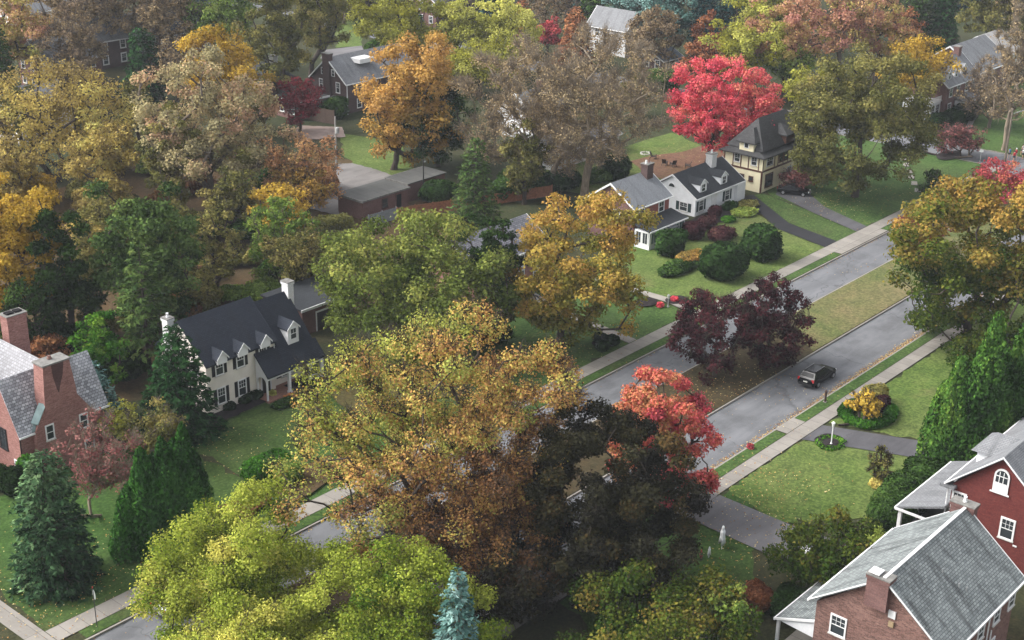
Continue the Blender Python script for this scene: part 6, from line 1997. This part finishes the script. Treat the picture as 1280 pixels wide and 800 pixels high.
for i_, (lx, ty, rx, by, bx, b2, pal, l_) in enumerate((
        (852, -40, 900, 74, 876, 78, P_BLUEPINE, 'blue-black conifer nearest the rusty red tree'), (880, -50, 932, 58, 908, 64, P_BLUEPINE, 'blue-black conifer behind the yellow top-edge tree'),
        (590, -40, 636, 34, 613, 40, P_BLUEPINE, 'blue-black conifer above the pale lime trees'), (720, -40, 768, 26, 745, 32, P_DKGREEN, 'dark conifer behind the gabled house ridge'),
        (1118, -34, 1166, 58, 1142, 66, P_DKGREEN, 'dark teal conifer behind the vivid yellow tree'), (1150, -40, 1200, 62, 1176, 66, P_DKSPR, 'dark conifer beside the broad grey-roofed house'),
        (150, 34, 214, 120, 182, 128, P_DKSPR, 'dark conifer in the bare wood beside the golden lobed tree'), (-20, 28, 34, 130, 6, 140, P_DKGREEN, 'dark conifer at the edge of the bare wood'))):
    conifer(CT, l_, (lx, ty, rx, by), (bx, b2), pal, B_DARK, 140 + i_, cov=5, spray_px=3.8, power=.55, irregular=.2, droop=.12, flat=.2)
for i_, (lx, ty, rx, by, bx, b2, pal, t0, l_) in enumerate((
        (1050, -40, 1130, 30, 1090, 52, P_DKGREEN, .6, 'dark green tree at the top edge behind the peach and gold tree'), (1196, -30, 1262, 62, 1228, 84, P_OLIVE, .4, 'olive tree with dark trunk behind the broad grey-roofed house'),
        (1100, 18, 1144, 60, 1122, 70, P_RUST, .6, 'small rusty tree in front of the dark teal conifer'), (1242, -30, 1310, 60, 1275, 84, P_BEIGE, .4, 'tan tree at the top corner'),
        (-30, 0, 62, 96, 16, 116, P_SALMON, .5, 'peach-gold tree at the top corner above the dark conifer'), (44, -30, 128, 62, 86, 84, P_BROWNHAZE, .3, 'grey-brown bare tree above the large yellow bare-limbed tree'),
        (112, -34, 196, 54, 154, 78, P_BROWNHAZE, .5, 'warm brown bare tree at the top edge, beside the dark wood conifer'), (180, -30, 256, 66, 218, 88, P_BROWNHAZE, .4, 'brown bare tree beside the pale green leafy tree'),
        (60, 26, 140, 104, 100, 120, P_BROWNHAZE, .2, 'grey bare tree in front of the grey dormer house'), (196, 60, 250, 118, 222, 126, P_BROWNHAZE, .4, 'thin brown bare tree below the brown gabled house'),
        (0, 100, 60, 190, 30, 205, P_OLIVE, .3, 'olive tree behind the large yellow bare-limbed tree'), (150, 100, 200, 180, 176, 200, P_OLIVE, .2, 'dark olive tree between the yellow bare-limbed and dusty olive trees'),
        (545, -40, 610, 20, 578, 30, P_BROWNHAZE, .2, 'grey bare tree at the top edge above the pale lime trees'), (410, -40, 462, 24, 430, 30, P_BROWNHAZE, .2, 'dark bare tree at the head of the far lane'))):
    bare = pal is P_BROWNHAZE
    broadleaf(BT, l_, (lx, ty, rx, by), (bx, b2), pal, B_MID if bare else B_DARK, 160 + i_, cov=2.0 if bare else 3.0, clump=.16 if bare else .18, leaf_px=2.6 if bare else 3.0, tint0=t0, tsd=.2, twigs=28 if bare else 8)
for i_, (lx, ty, rx, by, bx, b2, pal, t0, l_) in enumerate((
        (556, 58, 640, 112, 600, 120, P_YELLOWGREEN, .15, 'olive-lime tree between the orange-gold tree and the pale lime trees'), (968, 84, 1042, 140, 1004, 150, P_YELLOWGREEN, .1, 'yellow-green tree between crimson maple and massive oak'),
        (768, 96, 812, 138, 792, 146, P_OLIVE, .4, 'olive tree beyond the leafless tree with the straight trunk'), (312, 112, 350, 158, 332, 168, P_OLIVE, .5, 'olive tree beside the red Japanese maple'),
        (850, 60, 905, 112, 878, 122, P_RUST, .5, 'rusty-brown tree directly behind the crimson-pink maple'))):
    broadleaf(BT, l_, (lx, ty, rx, by), (bx, b2), pal, B_DARK, 700 + i_, cov=3, clump=.19, leaf_px=3.0, tint0=t0, tsd=.2)
# the wood beyond, each tree still its own
rngF = np.random.default_rng(77)
kinds = [(P_OLIVE, 'olive'), (P_BROWNHAZE, 'brown'), (P_DKGREEN, 'green'), (P_TANYEL, 'tan'), (P_BLUEPINE, 'bluish')]
for i_ in range(34):
    px_ = -30 + i_ * 40 + rngF.uniform(-10, 10)
    py_ = rngF.uniform(-8, 22) if i_ % 2 else rngF.uniform(-45, -15)
    if 395 < px_ < 470 and py_ > 0: py_ -= 45
    pal, nm = kinds[int(rngF.integers(0, 5))]
    hh = rngF.uniform(62, 88)
    ww = rngF.uniform(34, 48)
    if i_ % 4 == 3:
        conifer(CT, 'dark conifer in the far wood along the top edge', (px_ - ww * .6, py_ - hh, px_ + ww * .6, py_), (px_, py_), P_BLUEPINE, B_DARK, 300 + i_, cov=4, spray_px=4, power=.55, irregular=.2, group='far wood conifers')
    else:
        broadleaf(BT, 'tree in the far wood along the top edge', (px_ - ww, py_ - hh, px_ + ww, py_ - 12), (px_, py_), pal, B_MID, 300 + i_, cov=2.6, clump=.19, leaf_px=3.2, tint0=.4, tsd=.2, twigs=10, group='far wood trees')

# ---- shrubs, hedges and flowers
def sh(label, p, size, mat, seed, name='shrub', **k):
    w = G(*p) if len(p) == 2 else np.array(p)
    return solid_plant(name, label, tuple(w), size, mat, B_DARK, seed, F / depth(w), cat=k.pop('cat', 'shrub'), **k)


sh('large box-clipped dark shrub nearer the purple trees', (902, 346), (2.7, 2.5, 4.0), P_BOX, 400, expo=3.6, lump=.1, leaf_px=4)
sh('box-clipped dark shrub with a pointed top alone on the lawn', (951, 322), (2.3, 2.2, 4.2), P_BOX, 401, expo=3.2, lump=.13, leaf_px=4)
sh('rounded dark shrub at the corner of the glazed sun porch', (838, 318), (1.9, 1.8, 3.3), P_BOX, 402, expo=2.8, lump=.13, leaf_px=4)
sh('low spreading green shrub below the sun porch', (846, 338), (3.4, 1.5, 1.0), P_DKGREEN, 403, lump=.12)
sh('rusty orange shrub between the box-clipped shrub and sun porch', (862, 328), (2.2, 1.2, 1.3), P_ORANGE, 404, lump=.2, tint0=.3, tsd=.25)
sh('round burgundy shrub at the white cottage corner', (866, 298), (1.5, 1.4, 2.3), P_BURG, 405)
sh('brown-purple shrub beside the cottage window', (884, 285), (1.6, 1.1, 1.6), P_BURG, 406, tint0=.7)
sh('flat-topped burgundy shrub on the cottage lawn', (901, 299), (1.9, 1.4, 1.5), P_BURG, 407, tint0=.7, expo=3)
sh('dark foundation shrub left of the cottage door', (893, 272), (1.0, .8, 1.7), P_BURG, 408)
sh('dark green low shrub under the cottage shutters', (912, 262), (1.5, .8, 1.1), P_BOX, 409)
sh('bright green low plants by the cottage path edge', (930, 268), (2.2, 1.4, .7), P_LIGHTGREEN, 410, tint0=.7, lump=.2)
sh('small vivid green mound near the grey stones', (910, 277), (1.1, .9, .7), P_MOUND, 411)
sh('brownish low planting in front of the cottage drive', (935, 258), (2.0, 1.2, .6), P_OLIVE, 412, lump=.2)
for i_, (p, l_) in enumerate((((110.55, 82.35, 0), 'round clipped shrub nearest the house side of the black lamp'), ((111.0, 80.95, 0), 'round clipped shrub between the black lamp and the front walk'), ((109.1, 80.9, 0), 'round clipped shrub on the pavement side of the black lamp'))):
    sh(l_, p, (.72, .72, 1.15), P_BOX, 420 + i_, lump=.04, tint0=.2, group='round clipped shrubs at the black lamp')
sh('red flower clump nearer the pavement', tuple(G(825, 384)), (.36, .36, .6), P_CRIMSON, 425, name='flower_clump', cat='flowers', group='red flower clumps on the lawn')
sh('red flower clump beyond the little grey lamp', tuple(G(843, 377)), (.4, .4, .65), P_CRIMSON, 426, name='flower_clump', cat='flowers', group='red flower clumps on the lawn', tint0=.35)
sh('small red shrub on the verge by the kerb', tuple(G(938, 561)), (.3, .28, .5), P_REDMAPLE, 427, tint0=.15)
broadleaf('shrub', 'rounded bright yellow shrub inside the clipped green ring', (1058, 484, 1104, 528), (1080, 525), P_YELLOW, B_DARK, 428, cov=3.2, clump=.24, leaf_px=3.6, tint0=.5, tsd=.15, twigs=14, trunks=3, fork=.1, cat='shrub')
sh('dark shrub behind the bright yellow one', (1098, 512), (1.2, 1.1, 1.6), P_BURG, 429, tint0=.3)
sh('olive shrub beside the bright yellow one', (1092, 505), (1.4, 1.2, 2.0), P_OLIVE, 432, tint0=.6)
sh('low clipped green ring hedge round the yellow shrub', (1085, 520), (3.3, 2.7, .75), P_MOUND, 430, name='hedge', cat='hedge', kind='ring', tint0=.3)
sh('low green edging plants round the white lamp post', (1038, 555), (1.6, 1.4, .3), P_MOUND, 431, name='hedge', cat='hedge', kind='ring', tint0=.6, cov=1.1, lump=.3)
broadleaf(BT, 'thin upright sapling on the lawn near the dark driveway', (1080, 556, 1114, 600), (1098, 604), P_OLIVE, B_DARK, 433, cov=1.6, clump=.28, leaf_px=3.2, tint0=.35, twigs=24, up=.9)
sh('pale golden tuft at the lawn edge', (1097, 609), (.75, .7, .8), P_TANYEL, 434, tint0=.8)
sh('broad dark green shrub mass beside the red house porch', (1130, 632), (3.0, 2.2, 2.4), P_DKGREEN, 435, lump=.2)
sh('dark green shrub in front of the broad shrub mass', (1112, 655), (2.2, 1.8, 2.4), P_DKGREEN, 436, lump=.2)
sh('dark shrub under the arborvitae by the dormer', (1150, 606), (2.0, 1.8, 2.2), P_DKGREEN, 437, lump=.2, tint0=.3)
sh('dark shrub at the side porch of the brown brick house', (985, 765), (2.0, 1.6, 2.0), P_DKGREEN, 438, lump=.2, tint0=.2)
sh('reddish-brown shrub below the yellowish green tree', (945, 760), (1.2, 1.2, 2.0), P_RUST, 439, lump=.2, tint0=.2)
sh('dark clipped dome at the rose brick wall', (20, 618), (1.15, 1.1, 2.5), P_BOX, 440, expo=2.6, lump=.03, tint0=.1)
sh('bright green mound shrub between brick wall and grey-green spruce', (40, 606), (1.1, 1.1, 2.8), P_MOUND, 441, lump=.08, tint0=.3)
sh('dark shrub at the picture edge beside the clipped dome', (0, 610), (1.0, 1.0, 2.0), P_BOX, 442, tint0=.2)
sh('long clipped green hedge shrub on the lawn', (336, 594), (2.3, 1.5, 1.9), P_MOUND, 443, name='hedge', cat='hedge', expo=3, lump=.08, tint0=.35)
sh('smaller olive-green shrub joined to the long clipped hedge', (362, 602), (1.3, 1.2, 1.8), P_LIGHTGREEN, 444, lump=.12, tint0=.25)
sh('rusty low ground-cover bed by the evergreen cones', (300, 640), (3.6, 1.6, .55), P_GROUNDC, 445, name='ground_cover_bed', cat='shrub', lump=.2)
for i_, (p, sz, l_) in enumerate((((286, 512), (.7, .6, .9), 'dark foundation shrub nearest the fir'), ((306, 504), (.75, .6, 1.0), 'dark foundation shrub between the two lower windows'), ((320, 499), (.7, .6, 1.0), 'dark foundation shrub next to the arched porch end'))):
    sh(l_, p, sz, P_BOX, 450 + i_, tint0=.1, group='foundation shrubs of the colonial house')
sh('low clipped hedge in front of the porch posts', (82.4, 96.0, 0), (1.6, .6, .8), P_BOX, 455, name='hedge', cat='hedge', expo=3.5, tint0=.2)
sh('low green hedge on the outer side of the brick path', (84.6, 94.4, 0), (1.9, .5, .55), P_DKGREEN, 456, name='hedge', cat='hedge', expo=3, tint0=.4)
sh('low green hedge curling from the porch toward the lawn', (78.2, 95.3, 0), (1.5, .7, .6), P_DKGREEN, 457, name='hedge', cat='hedge', expo=3, tint0=.4)
sh('pale yellow flowers at the porch post', tuple(G(341, 495)), (.35, .35, .6), P_YELLOWGREEN, 458, name='flower_clump', cat='flowers', tint0=.8)
sh('round dark bush against the second garage', (548, 253), (2.6, 2.0, 3.0), P_DKGREEN, 460, lump=.12, tint0=.25)
sh('dark round bush at the foot of the forked bare tree', (702, 235), (3.2, 2.4, 2.6), P_BOX, 461, lump=.15, tint0=.4)
sh('dark shrub mound with sprawling sides behind the brick house roof', (768, 222), (2.6, 2.2, 3.6), P_DKGREEN, 462, lump=.25, tint0=.3)
sh('sprawling grey-green shrub beside the dark mound', (752, 226), (2.4, 1.8, 1.8), P_DKGREEN, 463, lump=.25, tint0=.6)
sh('tall dark undergrowth between the hemlock and forked bare tree', (648, 242), (4.5, 2.5, 3.6), P_DKGREEN, 464, lump=.25, tint0=.45)
for i_, (p, sz, l_) in enumerate((((1172, 160), (3.2, 2.2, 2.4), 'dark foundation bush left of the far brick house bay'), ((1192, 156), (3.0, 2.0, 2.6), 'dark foundation bush before the far white bay'), ((1206, 150), (2.6, 2.0, 2.8), 'dark foundation bush by the far front door'))):
    sh(l_, p, sz, P_BOX, 470 + i_, lump=.12, tint0=.1, group='foundation bushes of the far brick house')
for i_, (p, sz, pal, t0, l_) in enumerate((((240, 300), (3.5, 3, 3.5), P_DKGREEN, .3, 'dark undergrowth below the dusty olive tree'), ((205, 290), (3, 3, 3.2), P_OLIVE, .4, 'olive undergrowth behind the tall ragged pine'),
                                           ((130, 262), (4, 3, 3.5), P_TANYEL, .4, 'tan undergrowth at the foot of the yellow bare-limbed tree'), ((30, 258), (4, 3, 4), P_YELLOW, .3, 'yellow undergrowth behind the golden edge tree'),
                                           ((318, 300), (2.5, 2.5, 3), P_DKGREEN, .4, 'dark bush between the olive and feathery trees'), ((410, 300), (3.2, 2.5, 3.2), P_OLIVE, .4, 'olive bush beside the grey panel fence'),
                                           ((70, 440), (3, 3, 3), P_DKGREEN, .2, 'dark undergrowth beneath the dark pine'), ((150, 470), (3, 2.6, 3.2), P_DKGREEN, .2, 'dark undergrowth behind the blue spruce'),
                                           ((300, 210), (3.5, 3, 3.5), P_OLIVE, .3, 'olive undergrowth behind the dusty olive trunk'), ((400, 240), (2.6, 2.2, 3.4), P_PEACH, .5, 'peach bush at the lane bend'),
                                           ((600, 430), (3, 2.4, 3), P_DKGREEN, .2, 'dark bush under the rounded green tree'))):
    sh(l_, p, sz, pal, 480 + i_, lump=.25, tint0=t0)

for i_, (lx, ty, rx, by, bx, b2, pal, t0, l_) in enumerate((
        (100, 235, 190, 330, 145, 345, P_OLIVE, .45, 'olive-yellow tree behind the dark pine'), (196, 250, 262, 350, 230, 365, P_OLIVE, .2, 'dark olive tree behind the broad drooping pine'),
        (330, 280, 420, 350, 380, 372, P_OLIVE, .6, 'tan-green tree above the leaf-strewn yard'), (258, 205, 330, 290, 296, 300, P_OLIVE, .35, 'olive tree between the peach and dusty olive trees'),
        (90, 150, 185, 240, 140, 262, P_TANYEL, .5, 'low yellow tree joined to the yellow bare-limbed crown'), (-20, 170, 60, 250, 20, 268, P_TANYEL, .35, 'tan tree at the picture edge over the golden tree'),
        (350, 205, 420, 262, 388, 280, P_ORANGE, .5, 'orange-tan tree at the bend of the lane'), (10, 330, 90, 440, 50, 452, P_DKGREEN, .3, 'dark green tree behind the near brick chimney'),
        (590, 330, 650, 420, 620, 430, P_OLIVE, .25, 'dark olive tree between the rounded green tree and the orange oak'), (212, 330, 280, 385, 246, 400, P_OLIVE, .5, 'small olive tree over the colonial house ridge'),
        (620, 150, 690, 245, 655, 255, P_OLIVE, .3, 'dim olive tree under the forked leafless tree'), (452, 150, 520, 205, 520, 240, P_OLIVE, .4, 'small olive tree near the garage roof'))):
    if i_ == 11: continue
    broadleaf(BT, l_, (lx, ty, rx, by), (bx, b2), pal, B_DARK, 520 + i_, cov=2.8, clump=.2, leaf_px=3.4, tint0=t0, tsd=.22, twigs=12, up=.5)

rngU = np.random.default_rng(31)
wood = [(x, y) for x, y in ((118, 300), (160, 260), (205, 250), (240, 240), (290, 330), (320, 330), (345, 345), (375, 350), (250, 385), (290, 372), (225, 395), (330, 372), (165, 330), (110, 350), (60, 300),
                            (20, 290), (195, 215), (150, 215), (105, 245), (310, 260), (340, 235), (270, 290), (180, 400), (120, 420), (60, 420), (30, 445), (260, 345), (300, 295), (215, 320), (395, 320))]
for i_, (x, y) in enumerate(wood):
    k_ = rngU.uniform(1.5, 2.8)
    pal = (P_OLIVE, P_DKGREEN, P_TANYEL, P_OLIVE, P_LIGHTGREEN, P_GROUNDC)[int(rngU.integers(0, 6))]
    sh('low mixed undergrowth bush in the leaf-strewn wood behind the houses', (x, y), (k_, k_ * .9, k_ * rngU.uniform(.7, 1.3)), pal, 600 + i_, name='undergrowth_bush', lump=.3, expo=2, cov=3, tint0=rngU.uniform(.2, .6), group='undergrowth in the wood')

# ---- the air
hz = NT('haze_air')
hz.n.remove(hz.b)
pv = hz.node('ShaderNodeVolumePrincipled')
pv.inputs['Color'].default_value = (0.86, 0.92, 1.0, 1)
pv.inputs['Density'].default_value = 0.00014
hz.l.new(pv.outputs[0], hz.n['Material Output'].inputs['Volume'])
hb = MB().box(-420, 1020, -420, 920, -1.2, 72).build('haze', hz.m)
tag(hb, kind='stuff', label='thin pale autumn haze over the whole neighbourhood', cat='haze')

# ---- fallen leaves, more than anyone could count
rngL = np.random.default_rng(9)


def scatter(n, pxs, spread):
    out = []
    for (x, y, k) in pxs:
        c = G(x, y)[:2]
        out.append(c + rngL.normal(size=(int(n * k), 2)) * spread)
    return np.concatenate(out)


fl = [scatter(200, [(30, 740, 1.2), (20, 680, .6), (120, 700, .8), (200, 690, .6), (60, 780, .8), (230, 560, .3), (300, 570, .6), (400, 560, .8)], 3.2),
      scatter(260, [(945, 605, .8), (960, 630, .8), (930, 690, .9), (1000, 600, .15), (885, 490, .7), (925, 470, .7), (960, 540, .15), (1060, 330, .2), (990, 480, .4)], 2.6),
      scatter(200, [(1030, 250, .8), (1100, 240, .8), (1060, 260, .8), (880, 195, .8), (930, 215, .4), (700, 430, .6), (760, 430, .4), (300, 380, 1.0), (350, 380, .8)], 3.5)]
kx = np.concatenate([rngL.uniform(80, 165, 2200), rngL.normal(130, 8, 900)])
fl.append(np.stack([kx, 57.98 + np.abs(rngL.normal(size=len(kx))) * .3], 1))
kx = rngL.uniform(60, 200, 500)
fl.append(np.stack([kx, 76.65 - np.abs(rngL.normal(size=500)) * .15], 1))
fl = np.concatenate(fl)
onroad = ((fl[:, 1] > 57.9) & (fl[:, 1] < 64.1)) | ((fl[:, 1] > 71.5) & (fl[:, 1] < 76.75))
zz = np.where(onroad, DROP + .03, .16 + 0 * fl[:, 0]) + rngL.uniform(0, .03, len(fl))
n_ = len(fl)
me_ = leaf_mesh('fallen_leaves', np.concatenate([fl, zz[:, None]], 1), unit(np.array([[0, 0, 1.0]]) + rngL.normal(size=(n_, 3)) * .25), rngL.uniform(.06, .2, n_), rngL.uniform(.05, .14, n_), rngL.random(n_), rngL.uniform(.7, 1.3, n_), rngL)
tag(link_mesh('fallen_leaves', me_, LM('leaf_fallen', ['#7a5230', '#a87844', '#c8a860', '#d8c898'], .1)), 'pale and brown fallen leaves strewn over lawns and kerbs', 'leaves', kind='stuff')
